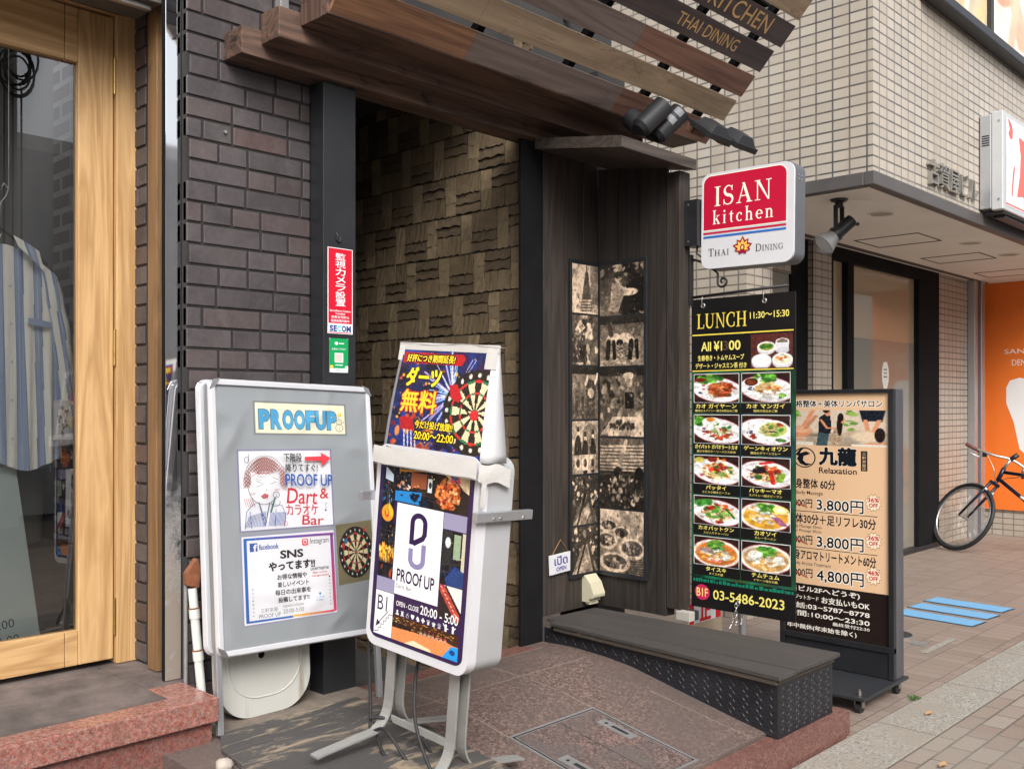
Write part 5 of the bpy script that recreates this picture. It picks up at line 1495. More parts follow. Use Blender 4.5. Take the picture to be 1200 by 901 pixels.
for sx in (-1, 1):
    for sz in (-1, 1):
        q = MB(); q.prism([(sx * (bw_ / 2 + .0005), sz * (bh_ / 2 - .045)), (sx * (bw_ / 2 - .027), sz * (bh_ / 2 - .03)), (sx * (bw_ / 2 - .03), sz * (bh_ / 2 - .027)), (sx * (bw_ / 2 - .045), sz * (bh_ / 2 + .0005)), (sx * (bw_ / 2 - .013), sz * (bh_ / 2 - .010))], 'y', -.0165, -.0135, M_chrome); q.build('corner_joint', snf, True, .001)
# rear frame of the folded A-board
m = MB(); ringframe(m, bw_, bh_, .026, .045, .052, .075, M_chromefr)
m.box(-bw_ / 2 + .012, bw_ / 2 - .012, .056, .07, -bh_ / 2 + .012, bh_ / 2 - .012, M_gpanel)
for v in range(len(m.v)): m.v[v] = (m.v[v][0] - .012, m.v[v][1], m.v[v][2] + .006)
m.build('rear_frame', gb, True, .002)
U_, V_ = 190, 312
def onboard(a0, b0, a1, b1): return a0, b0, a1, b1
p = Panel(bw_, bh_, 193, 322, M_matt, 0, 0, -.0025)
CR = C(232, 228, 204)
PAP = C(228, 228, 232)
BL, RDp, INKp = C(40, 78, 150), C(196, 50, 60), C(40, 40, 44)
def paper(x0, y0, x1, y1, col, rim=C(120, 124, 140), w=1.2, skew=0):
    p.poly([(x0 - w, y0 - w), (x1 + w, y0 - w + skew), (x1 + w, y1 + w + skew), (x0 - w, y1 + w)], rim)
    p.poly([(x0, y0), (x1, y0 + skew), (x1, y1 + skew), (x0, y1)], col)
rh = random.Random(6)
# 1: cream strip with blue bubble letters
paper(50, 27, 158, 64, CR, C(128, 132, 132), 2.2)
lx0 = 54
for chh in 'PROOFUP':
    w0 = 12.2 if chh != 'F' else 10.6
    p.text(chh, lx0 - .7, 34.3, lx0 + w0 + .7, 59.7, C(50, 74, 100), .075); p.text(chh, lx0, 35, lx0 + w0, 59, C(84, 164, 206), .06)
    lx0 += w0 + 1.6
p.ring(150.5, 56, 4.6, 4.8, .5, INKp); p.ring(150.5, 48.6, 3.6, 3.4, .5, INKp); p.line([(150, 45), (151, 40)], .5, C(190, 150, 40)); p.poly([(149, 41), (150, 36), (151.5, 39), (153, 35.5), (154, 41)], C(236, 200, 70)); p.line([(145.5, 50), (143, 47)], .5, INKp); p.line([(155, 50), (157, 48)], .5, INKp); p.ell(150.5, 55, .5, .5, INKp); p.ell(150.5, 58, .5, .5, INKp); p.ell(149.3, 48, .5, .5, INKp); p.ell(151.7, 48, .5, .5, INKp)
# 2: hand drawn poster
paper(30, 86, 137, 180, PAP, C(132, 130, 160), 1.8, -1)
BRN = C(150, 84, 74)
for k in range(26):
    a = k / 25.0
    x = 34 + 44 * a
    ytop = 117 - 24 * math.sin(math.pi * a) ** .7
    for q in range(5):
        yy = ytop + 4.4 * q
        if yy < 118 + (8 if (a < .15 or a > .85) else (-9 + 0)): p.line([(x, yy), (x + 3.2, yy + 4.2)], .55, BRN); p.line([(x + 3.2, yy), (x, yy + 4.2)], .55, BRN)
for k in range(9): p.line([(76 + rh.uniform(-1, 2), 104 + 3 * k), (79 + rh.uniform(0, 3), 107 + 3 * k)], .4, BRN)
p.line(arc(56, 120, 23, 28, 180, 360, 24), .5, C(110, 100, 110)); p.line(arc(56, 128, 17, 22, 175, 30, 20), .5, INKp)
p.line([(38, 126), (39, 118), (47, 112)], .5, BRN)
for k in range(7): p.line([(47 + k * 1.9, 112 + (k % 2) * 2.2), (48.9 + k * 1.9, 112 + ((k + 1) % 2) * 2.2)], 1.0, C(150, 70, 60))
p.line([(46, 122), (54, 126), (46, 129)], .55, INKp); p.line([(64, 118), (71, 121)], .5, INKp); p.line([(64, 126), (71, 123)], .5, INKp); p.line([(45, 120), (52, 121)], .4, INKp)
p.ell(59, 133, .6, .6, INKp); p.poly([(53, 140), (57, 137), (61, 139), (60, 142), (55, 142.5)], C(206, 96, 100)); p.line([(53, 140), (57, 137), (61, 139), (60, 142), (55, 142.5), (53, 140)], .4, INKp)
for k in range(3): p.line([(41 + 2 * k, 138), (43 + 2 * k, 135.5)], .4, RDp); p.line([(68 + 2 * k, 134), (70 + 2 * k, 132)], .4, RDp)
p.ring(70, 139, 3.6, 3.6, .5, INKp); p.line([(68.5, 142), (63, 160)], 2.2, C(120, 150, 140)); p.line([(68.5, 142), (63, 160)], .4, INKp); p.line(arc(69, 148, 5, 5, -20, 180, 10), .5, INKp)
p.line([(34, 178), (36, 158), (43, 150), (50, 147), (56, 176)], .6, BL); p.line([(56, 176), (62, 150), (76, 152), (80, 164), (78, 177)], .6, BL); p.line([(50, 147), (53, 158), (58, 172)], .5, INKp); p.line([(62, 148), (59, 160), (57, 172)], .5, INKp); p.line([(40, 158), (41, 178)], .5, BL); p.line([(69, 156), (67, 177)], .5, BL)
for k in range(13): p.line([(35 + k * 1.7, 176), (39 + k * 1.5, 163 - .4 * k)], .5, BL); p.line([(60 + k * 1.4, 176), (63 + k * 1.4, 160)], .5, BL)
for k in range(5): p.line([(34 + k * 2, 142), (36 + k * 2.4, 152)], .5, C(170, 110, 100))
p.ring(36, 97, 2.4, 3.4, .5, INKp); p.line([(38, 98), (38, 90)], .5, INKp)
p.text('下階段', 78, 89, 99, 100, INKp, .012); p.text('降りてすぐ!', 80, 102, 118, 112, INKp, .012)
p.poly([(103, 93.6), (123, 93), (123, 88.5), (135, 95.5), (123.5, 105), (123.2, 98.6), (103, 98)], C(206, 56, 66))
p.text('PROOF UP', 79, 114, 135, 129, BL, .015, .0, 2); p.text('Dart', 82, 131, 118, 150, RDp, .01, .12, 3); p.text('&', 122, 133, 133, 146, RDp, .01)
p.text('カラオケ', 82, 151, 120, 164, RDp, .012, -.1, 2); p.text('Bar', 99, 165, 125, 177, RDp, .01, .1, 2)
p.line([(128, 152), (131, 151.5)], .4, BL); p.line([(129, 152), (129, 160)], .4, BL); p.ell(128.4, 160.5, 1.1, 1.2, BL); p.ring(79, 174, 2, 2.6, .4, RDp)
# 3: social media notice
paper(30, 187, 137, 289, PAP, C(150, 152, 172), 1.8, -1)
def strip(x0, y0, x1, y1, c0, c1, n=16, vert=False):
    for k in range(n):
        c = tuple(c0[i] + (c1[i] - c0[i]) * k / (n - 1) for i in range(3))
        if vert: p.rect(x0, y0 + (y1 - y0) * k / n, x1, y0 + (y1 - y0) * (k + 1) / n + .001, c)
        else: p.rect(x0 + (x1 - x0) * k / n, y0, x0 + (x1 - x0) * (k + 1) / n + .001, y1, c)
FB, PK, VI = C(52, 104, 180), C(214, 74, 106), C(140, 66, 150)
strip(32, 189, 136, 191.6, FB, VI); p.rect(32, 191.6, 35.4, 287, FB); strip(132.4, 191.6, 136, 286, VI, PK, 14, True)
p.rect(35.4, 284.6, 84, 287, FB); strip(84, 284.2, 132.4, 286.6, C(240, 190, 70), PK, 10)
p.rect(38.5, 195, 47, 205, C(60, 92, 160)); p.text('f', 42.3, 196.5, 46.4, 204.8, PAP, .04)
p.text('facebook', 48.5, 197, 71, 203.5, C(60, 92, 160), .025)
ig = rrect(98, 105.4, 194, 202.6, 2.0)
p.poly(ig, C(220, 80, 90)); p.ring(101.7, 198.3, 1.9, 2.1, .7, PAP); p.poly([(99.2, 195.2), (104.2, 195.2), (104.2, 196), (99.2, 196)], PAP)
p.text('Instagram', 107.5, 194, 130, 203, INKp, .0, .05)
p.text('SNS', 72, 206, 99, 216, INKp, .035); p.text('やってます!!', 59, 219.5, 112, 229.5, INKp, .035)
for k, (s_, a, b) in enumerate((('お得な情報や', 68, 102), ('楽しいイベント', 68, 104), ('毎日の出来事を', 65, 106), ('投稿してます!!', 68, 104))):
    p.text(s_, a, 234.5 + 9 * k, b, 240.8 + 9 * k, INKp, .022)
p.text('username', 107, 230, 129, 233.4, INKp, .01); p.text('@proofup_', 109, 235, 129, 238, RDp, .01); p.text('sangenjaya', 108, 239, 129, 242, RDp, .01)
for k, chh in enumerate('FACEBOOK'): p.text(chh, 39.5, 248 + 4.3 * k, 41.2, 250 + 4.3 * k, INKp)
for k, chh in enumerate('INSTAGRAM'): p.text(chh, 128.6, 242 + 4.2 * k, 130.2, 244 + 4.2 * k, INKp)
p.text('三軒茶屋', 48, 272, 67, 277, INKp, -.01); p.serif('PROOF UP'.replace('P', 'D').replace('R', 'H').replace('O', 'D').replace('F', 'L')[:0] or 'I', 0, 0, .001, .001, INKp)
p.text('PROOF UP', 46, 278.5, 70, 283, INKp, -.01); p.text('open-close', 73, 270, 97, 275, INKp, -.01); p.text('20:00-5:00', 73, 276, 97, 281, INKp, -.01)
p.ell(117, 262.5, 1.4, 1.6, C(70, 140, 200)); p.text('ご予約', 112, 265.5, 122, 268, C(70, 140, 200)); p.text('お気軽に', 112, 269, 122, 271.5, C(70, 140, 200))
# 4: dartboard picture
p.poly([(140, 180), (189, 176), (189, 252), (141, 256)], C(124, 116, 88))
q = dartboard(84, (124, 116, 88), .97)
q.dots(3, .78, .1, .03, .03, [(210, 60, 60)], .03, .05); q.ell(.24, .28, .05, .05, (40, 110, 150)); q.ell(.16, .36, .04, .05, (190, 60, 50))
p.img(141, 182, 188, 250, q.grain(.03).a)
p.mb.build('poster_prints', gb, True)
# wrinkled clear cover film
rf = np.random.RandomState(12)
nx, nz = 40, 54
P = np.zeros((nz, nx, 3))
gx = np.linspace(-bw_ / 2 + .026, bw_ / 2 - .026, nx); gz = np.linspace(-bh_ / 2 + .026, bh_ / 2 - .026, nz)
GX, GZ = np.meshgrid(gx, gz)
wr = np.zeros_like(GX)
for k in range(26):
    cx_, cz_ = rf.uniform(-.36, .36), rf.choice([rf.uniform(.2, .5), rf.uniform(-.5, -.3), rf.uniform(-.5, .5)])
    a = rf.uniform(0, 3.1); s1, s2 = rf.uniform(.012, .03), rf.uniform(.04, .12)
    u_ = (GX - cx_) * math.cos(a) + (GZ - cz_) * math.sin(a); v_ = -(GX - cx_) * math.sin(a) + (GZ - cz_) * math.cos(a)
    wr += rf.uniform(.0015, .005) * np.exp(-(u_ / s1) ** 2 - (v_ / s2) ** 2)
P[..., 0] = GX; P[..., 1] = -.0075 - wr; P[..., 2] = GZ
m = MB(); m.grid(P, M_film); m.build('cover_film', gb, True)

# white moulded base leaning behind the board, rusty pipe
wb = thing('plastic_base', 'white rounded plastic weight base standing behind the grey poster board', 'sign base', (2.09, 3.35, .285), orient(0, -4))
M_wb = generic('scuffed_white_plastic', C(180, 180, 174), .5, var=.08, dirt=C(140, 130, 116), dirtlo=.58, streak=True)
m = MB(); m.prism(rrect(-.205, .205, 0, .46, .135, 10), 'y', 0, .05, M_wb, smooth=True); m.build('body', wb, True, .016, 4)
m = MB(); rr_ = rrect(-.165, .165, .07, .43, .135, 10); m.tube([(x, .001, z) for x, z in rr_], .004, M_wb, 8, True); m.build('moulded_rim', wb, True)
m = MB(); m.tube([(-.02 + .019 * math.cos(R(a)), -.002, .235 + .019 * math.sin(R(a))) for a in range(0, 360, 20)], .0045, M_wb, 8, True); m.cyl((-.02, -.001, .235), (-.02, .004, .235), .0165, M_black_matt, n=20); m.build('filler_hole', wb, True)
pi = thing('rusty_pipe', 'white painted pipe with rusty joints beside the red granite step', 'pipe', (1.845, 3.45, .24))
M_pipe = generic('chipped_white_pipe', C(206, 208, 202), .5, var=.06, dirt=C(120, 70, 44), dirtlo=.68, vscale=14)
M_rust = generic('rusty_iron', C(134, 84, 58), .8, .2, var=.3, vscale=30)
m = MB(); m.cyl((1.868, 3.44, .26), (1.828, 3.46, .80), .017, M_pipe, n=18); m.build('pipe', pi)
for a in (.20, .52, .82):
    c_ = Vector((1.868, 3.44, .26)).lerp(Vector((1.828, 3.46, .80)), a); dd_ = (Vector((1.828, 3.46, .80)) - Vector((1.868, 3.44, .26))).normalized()
    m = MB(); m.cyl(c_ - dd_ * .018, c_ + dd_ * .018, .0205, M_pipe, n=18); m.cyl(c_ + dd_ * .019, c_ + dd_ * .024, .0208, M_rust, n=18); m.build('joint', pi)
m = MB(); m.prism([(1.800, .862), (1.842, .915), (1.856, .87), (1.848, .80), (1.80, .815)], 'y', 3.445, 3.475, M_rust); m.build('broken_cap', pi, bevel=.004)
m = MB(); m.tube(bez([(1.835, 3.465, .88), (1.84, 3.47, .74), (1.86, 3.465, .62), (1.9, 3.47, .55), (1.93, 3.475, .50), (1.95, 3.48, .35)], 6), .007, M_rubber, 6); m.cyl((1.812, 3.482, .26), (1.812, 3.482, .86), .008, M_alud, n=10); m.build('cable', pi)

# ---------------------------------------------------------------- worn wooden platform under the signs
M_worn = wood('worn_black_boards', C(52, 51, 51), C(84, 81, 79), 0, 1.0, .7, wear=C(140, 126, 108), wearlo=.53, bmp=.6, rings=False)
pf = thing('wooden_platform', 'low black wooden platform with worn paint under the light box stand', 'platform', (2.1, 2.8, .2))
m = MB(); m.prism([(1.832, 3.258), (2.452, 3.262), (2.452, 2.95), (2.30, 2.10), (1.60, 2.10), (1.748, 3.10)], 'z', .262, .290, M_worn)
m.build('deck', pf, bevel=.004)
m = MB(); m.prism([(1.86, 3.24), (2.43, 3.24), (2.43, 2.95), (2.28, 2.14), (1.66, 2.14), (1.80, 3.10)], 'z', .10, .259, M_black_matt); m.build('support_frame', pf)
m = MB()
rk = random.Random(3)
st_ = bmesh_pts = None
vs = []; 
for i in range(7):
    for j in range(12):
        a, b = math.pi * i / 6, 2 * math.pi * j / 12
        k = 1 + .15 * math.sin(3 * b + i)
        vs.append((1.68 + .03 * k * math.sin(a) * math.cos(b), 2.965 + .03 * k * math.sin(a) * math.sin(b), .29 + .022 * math.cos(a)))
m.add(vs, [(i * 12 + j, i * 12 + (j + 1) % 12, (i + 1) * 12 + (j + 1) % 12, (i + 1) * 12 + j) for i in range(6) for j in range(12)], generic('grey_stone', C(170, 162, 152), .8, var=.15), smooth=True)
o = m.build('stone'); tag(o, 'small pale stone lying against the red granite step', 'stone')

# ---------------------------------------------------------------- floor hatch in the ramp
hx0, hx1, hy0, hy1 = 2.68, 3.195, 2.075, 2.60
ha = thing('floor_hatch', 'metal framed inspection hatch set in the brown granite ramp', 'floor hatch', (2.94, 2.35, zr(2.35)))
def rb(mb, x0, x1, y0, y1, h0, h1, mat, n=6):
    for k in range(n):
        a, b = y0 + (y1 - y0) * k / n, y0 + (y1 - y0) * (k + 1) / n
        vs = [(x, y, zr(y) + hh_) for hh_ in (h0, h1) for y in (a, b) for x in (x0, x1)]
        mb.add(vs, [(0, 2, 3, 1), (4, 5, 7, 6), (0, 1, 5, 4), (1, 3, 7, 5), (3, 2, 6, 7), (2, 0, 4, 6)], mat)
m = MB()
rb(m, hx0, hx0 + .010, hy0, hy1, -.02, .0022, M_alud); rb(m, hx1 - .010, hx1, hy0, hy1, -.02, .0022, M_alud); rb(m, hx0 + .0101, hx1 - .0101, hy1 - .010, hy1, -.02, .0022, M_alud, 1); rb(m, hx0 + .0101, hx1 - .0101, hy0, hy0 + .010, -.02, .0022, M_alud, 1)
m.build('outer_frame', ha)
m = MB(); rb(m, hx0 + .011, hx1 - .011, hy0 + .011, hy1 - .011, -.02, .0008, M_black_matt); m.build('gap', ha)
m = MB()
e = .018
rb(m, hx0 + e, hx0 + e + .004, hy0 + e, hy1 - e, -.02, .0024, M_alu); rb(m, hx1 - e - .004, hx1 - e, hy0 + e, hy1 - e, -.02, .0024, M_alu); rb(m, hx0 + e, hx1 - e, hy1 - e - .004, hy1 - e, -.02, .0025, M_alu, 1)
m.build('inner_frame', ha)
M_hatch = granite('hatch_granite', [C(92, 76, 72), C(140, 114, 106), C(180, 152, 142), C(54, 46, 46)], 130, .42, stain=C(92, 85, 83), stainlo=.54, stainscale=4)
m = MB(); mid = 2.955
rb(m, hx0 + .023, mid - .002, hy0 + .012, hy1 - .023, -.01, .0022, M_hatch); rb(m, mid + .002, hx1 - .023, hy0 + .012, hy1 - .023, -.01, .0022, M_hatch); m.build('cover', ha)
for x0, x1, y0, y1 in ((3.095, 3.15, 2.33, 2.50), (2.715, 2.775, 2.20, 2.38)):
    m = MB(); rb(m, x0, x1, y0, y1, -.005, .0035, M_alud, 3)
    rb(m, x0 + .02, x1 - .02, y0 + .03, y1 - .06, -.005, .0045, M_bplate, 2); m.cyl((x0 + .027, y1 - .03, zr(y1 - .03) + .003), (x0 + .027, y1 - .03, zr(y1 - .03) + .005), .008, M_bplate, n=12)
    m.build('lifting_plate', ha)

# ---------------------------------------------------------------- plank bench on chequer plate
M_bench = wood('grey_black_deck_plank', C(40, 38, 37), C(78, 73, 70), 1, 1.0, .75, wear=C(128, 120, 112), wearlo=.70, bmp=.7, rings=False)
M_under = wood('split_edge_board', C(36, 33, 31), C(96, 86, 74), 1, 1.0, .8, wear=C(150, 138, 120), wearlo=.62, bmp=.6, rings=False)
M_cheq = generic('black_chequer_plate', C(44, 45, 50), .42, .35, var=.25, dirt=C(92, 88, 84), dirtlo=.64)
bn = thing('plank_bench', 'low black plank step bench with chequer plate sides in the corner', 'step bench', (3.92, 2.66, .11))
def skew(mb): mb.v = [(x + (.075 * max(0, y - 1.97) * min(1, max(0, (3.78 - x) / .1))), y, z) for x, y, z in mb.v]
for x0, x1, dz in ((3.626, 3.775, .0), (3.777, 3.905, .003), (3.907, 4.035, .001), (4.037, 4.178, .0)):
    m = MB()
    Yb = np.linspace(1.965, 3.385 if x0 > 3.7 else 3.32, 14)
    for a, b in zip(Yb, Yb[1:]):
        pass
    m.box(x0, x1, 1.965, 3.32 if x0 < 3.7 else 3.385, .367 + dz, .386 + dz, M_bench)
    skew(m)
    m.build('top_plank', bn, bevel=.003)
m = MB(); m.box(3.634, 3.66, 1.985, 3.30, .343, .3655, M_under); m.box(3.661, 4.165, 1.985, 2.01, .343, .3655, M_under); skew(m); m.build('edge_board', bn, bevel=.004)
m = MB(); side = [(y, max(zr(y), .112) - .004) for y in np.linspace(1.994, 3.39, 16)]
m.prism(side + [(3.39, .3425), (1.994, .3425)], 'x', 3.660, 3.668, M_cheq); skew(m); m.build('side_plate', bn)
m = MB(); m.box(3.6685, 4.16, 1.994, 2.0, .113, .3425, M_cheq); m.build('front_plate', bn)
def lozenges(mb, put, u0, u1, zlo, zhi, pitch=.034):
    k = 0
    v = zlo
    while v < zhi:
        u = u0 + (pitch / 2 if k % 2 else 0)
        while u < u1:
            z0 = put(u, v, None)
            if z0:
                ang = R(45 if ((k + int((u - u0) / pitch)) % 2) else -45) 
                ca, sa = math.cos(ang), math.sin(ang)
                L, W = .0135, .0042
                ring_ = [(L * t_ * ca - W * w_ * sa, L * t_ * sa + W * w_ * ca) for t_, w_ in ((-1, 0), (-.5, -1), (.5, -1), (1, 0), (.5, 1), (-.5, 1))]
                vs = [put(u + a, v + b, 0) for a, b in ring_] + [put(u + a * .55, v + b * .45, 1) for a, b in ring_]
                mb.add(vs, [(i, (i + 1) % 6, 6 + (i + 1) % 6, 6 + i) for i in range(6)] + [(6, 7, 8, 9, 10, 11)], M_cheq)
            u += pitch
        v += pitch / 2; k += 1
m = MB()
def pside(u, v, hgt):
    if hgt is None: return v - .014 > zr(u) and v + .014 < .3425
    return (3.6598 - .0022 * hgt, u, v)
lozenges(m, pside, 2.01, 3.37, .125, .335); skew(m); m.build('side_tread_pattern', bn)
m = MB()
def pfront(u, v, hgt):
    if hgt is None: return True
    return (u, 1.9938 - .0022 * hgt, v)
lozenges(m, pfront, 3.69, 4.145, .130, .330); m.build('front_tread_pattern', bn)
m = MB(); m.box(3.80, 4.15, 2.02, 3.38, .30, .34, M_black_matt); m.build('inner_frame', bn)
m = MB(); m.box(4.213, 4.262, 2.79, 2.875, .388, .437, generic('pale_scuffed_block', C(168, 164, 156), .7, var=.12)); m.box(4.2635, 4.30, 2.79, 2.875, .388, .437, M_bplate)
o = m.build('support_block', bevel=.004); tag(o, 'pale block wedged under the foot of the timber screen', 'block')

# ---------------------------------------------------------------- picture corner of sepia photographs
px = thing('photo_display', 'tall black photo display of sepia Thai scenes folded into the corner', 'photo display', (4.1, 3.3, .55))
M_photo = attrmat('sepia_print', .3, .02, 60, .5, .2)
xl0, xl1, zl0, zl1 = 3.972, 4.222, .565, 2.29
m = MB(); m.box(xl0, xl1, 3.386, 3.3995, zl0, zl1, M_black); m.build('back_panel', px, bevel=.002)
m = MB(); m.box(4.206, 4.2215, 3.055, 3.385, zl0, zl1, M_black); m.build('side_panel', px, bevel=.002)
class PanelY(Panel):                                          # a print that faces -x, drawn from left (far) to right (near)
    def pt(s, p, L): return (s.y - .00022 * L, s.cx + s.w / 2 - p[0] / s.U * s.w, s.cz + s.h / 2 - p[1] / s.V * s.h)
rowsL = [2.272, 1.996, 1.714, 1.42, 1.122, .846, .582]
for k, kind in enumerate(('tower', 'house', 'buffalo', 'bottles', 'bar', 'street')):
    a, b = rowsL[k] - .006, rowsL[k + 1] + .006
    p = Panel(xl1 - xl0 - .032, a - b, 1, 1, M_photo, (xl0 + xl1) / 2 - .002, (a + b) / 2, 3.3855)
    p.img(0, 0, 1, 1, sepia_photo(kind, 40, 54, 40 + k)); p.mb.build('photograph', px)
rowsR = [2.272, 1.986, 1.71, 1.326, .936, .584]
for k, kind in enumerate(('tray', 'field', 'vendor', 'hut', 'bowls')):
    a, b = rowsR[k] - .006, rowsR[k + 1] + .006
    p = PanelY(.295, a - b, 1, 1, M_photo, 3.222, (a + b) / 2, 4.2055)
    p.img(0, 0, 1, 1, sepia_photo(kind, 52, 56, 60 + k)); p.mb.build('photograph', px)

os_ = thing('open_sign', 'small white open sign in Thai hanging on the charred planks', 'open sign', (3.9, 3.37, .61), orient(0, 0, -3))
m = MB(); m.box(-.094, .094, .018, .022, 0, .105, M_white); m.build('plate', os_, True, .002)
m = MB(); m.tube([(-.07, .02, .10), (.01, .026, .175), (.07, .02, .10)], .0022, generic('jute_string', C(150, 116, 70), .9), 6); m.build('string', os_, True)
p = Panel(.188, .105, 28, 16, M_matt, 0, .0525, .0175)
p.text('เปิด', 6, 1.8, 22, 9.2, C(70, 64, 140), .02); p.text('OPEN', 8, 10.6, 20, 14, C(70, 64, 140), .03)
p.mb.build('lettering', os_, True)
M_beige = generic('yellowed_plastic', C(186, 180, 156), .45, var=.06)
oc = thing('outlet_cover', 'beige weatherproof socket cover on the charred planks', 'socket cover', (4.14, 3.38, .42))
m = MB(); m.prism([(3.4005, .43), (3.4005, .575), (3.385, .575), (3.345, .535), (3.318, .475), (3.322, .455), (3.352, .448), (3.352, .43)], 'x', 4.085, 4.185, M_beige); m.build('hood', oc, bevel=.006, seg=3)
m = MB(); m.box(4.098, 4.172, 3.355, 3.384, .415, .4295, M_beige); m.cyl((4.135, 3.366, .552), (4.135, 3.3655, .5535), .004, M_screw, n=8); m.build('latch', oc, bevel=.003)

# sticker board and post behind the bench
sb_ = thing('warning_notice', 'red and white notice board low behind the lunch board', 'notice', (4.57, 2.93, .0))
m = MB(); m.box(4.40, 4.74, 2.925, 2.935, .20, .46, generic('beige_board', C(176, 158, 136), .7)); m.build('backing', sb_)
p = Panel(.31, .11, 36, 13, M_matt, 4.57, .375, 2.9248)
p.rect(0, 0, 36, 13, PAP); p.rect(0, 0, 5, 13, C(206, 34, 46)); p.rect(30, 0, 36, 13, C(206, 34, 46)); p.text('止', 12, 1, 24, 12, C(206, 34, 46), .04); p.mb.build('lettering', sb_)
m = MB(); m.box(4.405, 4.43, 2.936, 2.96, 0, .2, M_bplate); m.box(4.71, 4.735, 2.936, 2.96, 0, .2, M_bplate); m.build('foot', sb_)
m = MB(); m.cyl((5.0, 2.95, .002), (5.0, 2.95, .52), .02, M_alu, n=16); m.cyl((5.0, 2.95, .52), (5.0, 2.95, .53), .023, M_alu, n=16)
o = m.build('metal_post'); tag(o, 'short bare metal post behind the hanging lunch board', 'post')

# camera notice and green sticker on the column
cn = thing('security_sticker', 'red upright security camera sticker on the black column', 'sticker', (2.4745, 3.40, 1.805))
p = Panel(.13, .365, 29, 100, M_print, 2.4745, 1.9875, 3.3992)
p.rect(0, 0, 29, 100, PAP); p.rect(.8, .8, 28.2, 88, C(196, 22, 46))
for k, chh in enumerate('監視カメラ設置'): p.text(chh, 9, 6 + 8.9 * k, 20.5, 14 + 8.9 * k, PAP, .011)
p.text('Surveillance Camera', 2.5, 72, 26.5, 74.4, PAP, .01); p.text('Installed', 9, 75.4, 20, 77.6, PAP, .01); p.text('被害未然防止', 4, 79, 25, 82, PAP, .01); p.text('監視装置作動中', 4, 83.4, 25, 86.4, PAP, .01)
SB = C(28, 60, 130)
x = 2.2
for chh, w_, c_ in (('S', 4.2, SB), ('E', 3.9, SB), ('C', 4.9, C(64, 190, 214)), ('O', 5.0, SB), ('M', 5.4, SB)):
    p.text(chh, x, 90.2, x + w_, 97.6, c_, .05); x += w_ + .35
p.rect(.8, 98.2, 28.2, 99.2, C(196, 22, 46))
p.mb.build('print', cn)
m = MB(); m.box(2.4095, 2.5395, 3.39935, 3.3999, 1.805, 2.17, M_paper); m.build('film', cn)
gs = thing('green_sticker', 'small green sticker below the red one on the black column', 'sticker', (2.4675, 3.40, 1.64))
p = Panel(.097, .145, 22, 41, M_print, 2.4675, 1.7125, 3.3992)
pts = rrect(0, 22, 0, 41, 2)
p.poly(pts, C(20, 150, 84)); p.poly([(0, 36), (22, 36), (21.4, 40), (20, 41), (2, 41), (.6, 40)], PAP); p.ell(8, 6, 2, 2, PAP); p.text('PayPay', 11, 5, 17, 7, PAP) if False else p.rect(11, 5.4, 17, 6.6, PAP)
p.text('QR決済', 4, 11, 18, 14, PAP, .01) if False else p.text('お支払いできます', 3, 11.5, 19, 14, PAP, .01); p.rect(6, 17.5, 16, 29, PAP); p.rect(7, 18.5, 15, 28, C(224, 190, 180)); p.rect(6.5, 31.5, 15.5, 32.5, PAP); p.ell(2.5, 34, 2, 1.8, C(240, 200, 80)); p.ell(20, 34.6, 2, 1.8, PAP); p.rect(8, 38, 14, 38.8, C(20, 150, 84))
p.mb.build('print', gs)
m = MB(); m.box(2.419, 2.516, 3.39935, 3.3999, 1.64, 1.785, M_paper); m.build('film', gs)
m = MB(); m.tube([(2.452, 3.399, 2.235), (2.46, 3.396, 2.22), (2.455, 3.397, 2.205), (2.468, 3.396, 2.195), (2.475, 3.398, 2.205), (2.47, 3.399, 2.22)], .006, M_rubber, 6)
o = m.build('adhesive_blob'); tag(o, 'black lump of old adhesive above the red sticker', 'adhesive')

# ---------------------------------------------------------------- lamps on the awning
M_lampb = generic('weathered_lamp_black', C(40, 41, 44), .55, .2, var=.2, dirt=C(104, 106, 108), dirtlo=.68, vscale=12)
M_goldin = generic('gilded_reflector', C(224, 176, 84), .3, .8)
def spot(loc, dirv, label):
    t = thing('spotlight', label, 'spotlight', loc, None, 'spotlights on the awning')
    a = Vector(loc); dv = Vector(dirv).normalized()
    m = MB(); q = a + Vector((-.02, .055, -.035)); m.cyl(q, q + Vector((0, .06, .055)), .052, M_lampb, n=24); m.build('mount_plate', t, bevel=.004)
    m = MB(); m.cyl(q, a, .014, M_lampb, n=10); m.box(a.x - .012, a.x + .012, a.y - .01, a.y + .05, a.z - .05, a.z - .01, M_lampb); m.build('arm', t)
    m = MB()
    b = a - dv * .075; e_ = a + dv * .095
    m.cyl(b, e_, .052, M_lampb, .054, 28, caps=False); m.cyl(b - dv * .022, b, .034, M_lampb, .052, 28)
    m.cyl(e_, e_ - dv * .002, .054, M_lampb, .047, 28, caps=False); m.build('barrel', t)
    m = MB(); m.cyl(e_ - dv * .002, e_ - dv * .05, .047, M_goldin, .025, 28, caps=False); m.cyl(e_ - dv * .05, e_ - dv * .055, .025, M_goldin, .024, 20); m.build('reflector', t)
    return t
spot((3.98, 2.863, 2.938), (.55, -.30, .62), 'left black cylinder spotlight with a gilt lip on the awning')
t2 = spot((4.124, 2.863, 2.934), (.45, -.35, .58), 'second black cylinder spotlight with grey tape on the awning')
dv = Vector((.45, -.35, .58)).normalized(); a = Vector((4.124, 2.863, 2.934))
sd = dv.cross(Vector((0, 1, 0))).normalized(); sd = (Vector((-.74, -.67, 0)) - dv * dv.dot(Vector((-.74, -.67, 0)))).normalized(); tdir = dv.cross(sd)
m = MB()
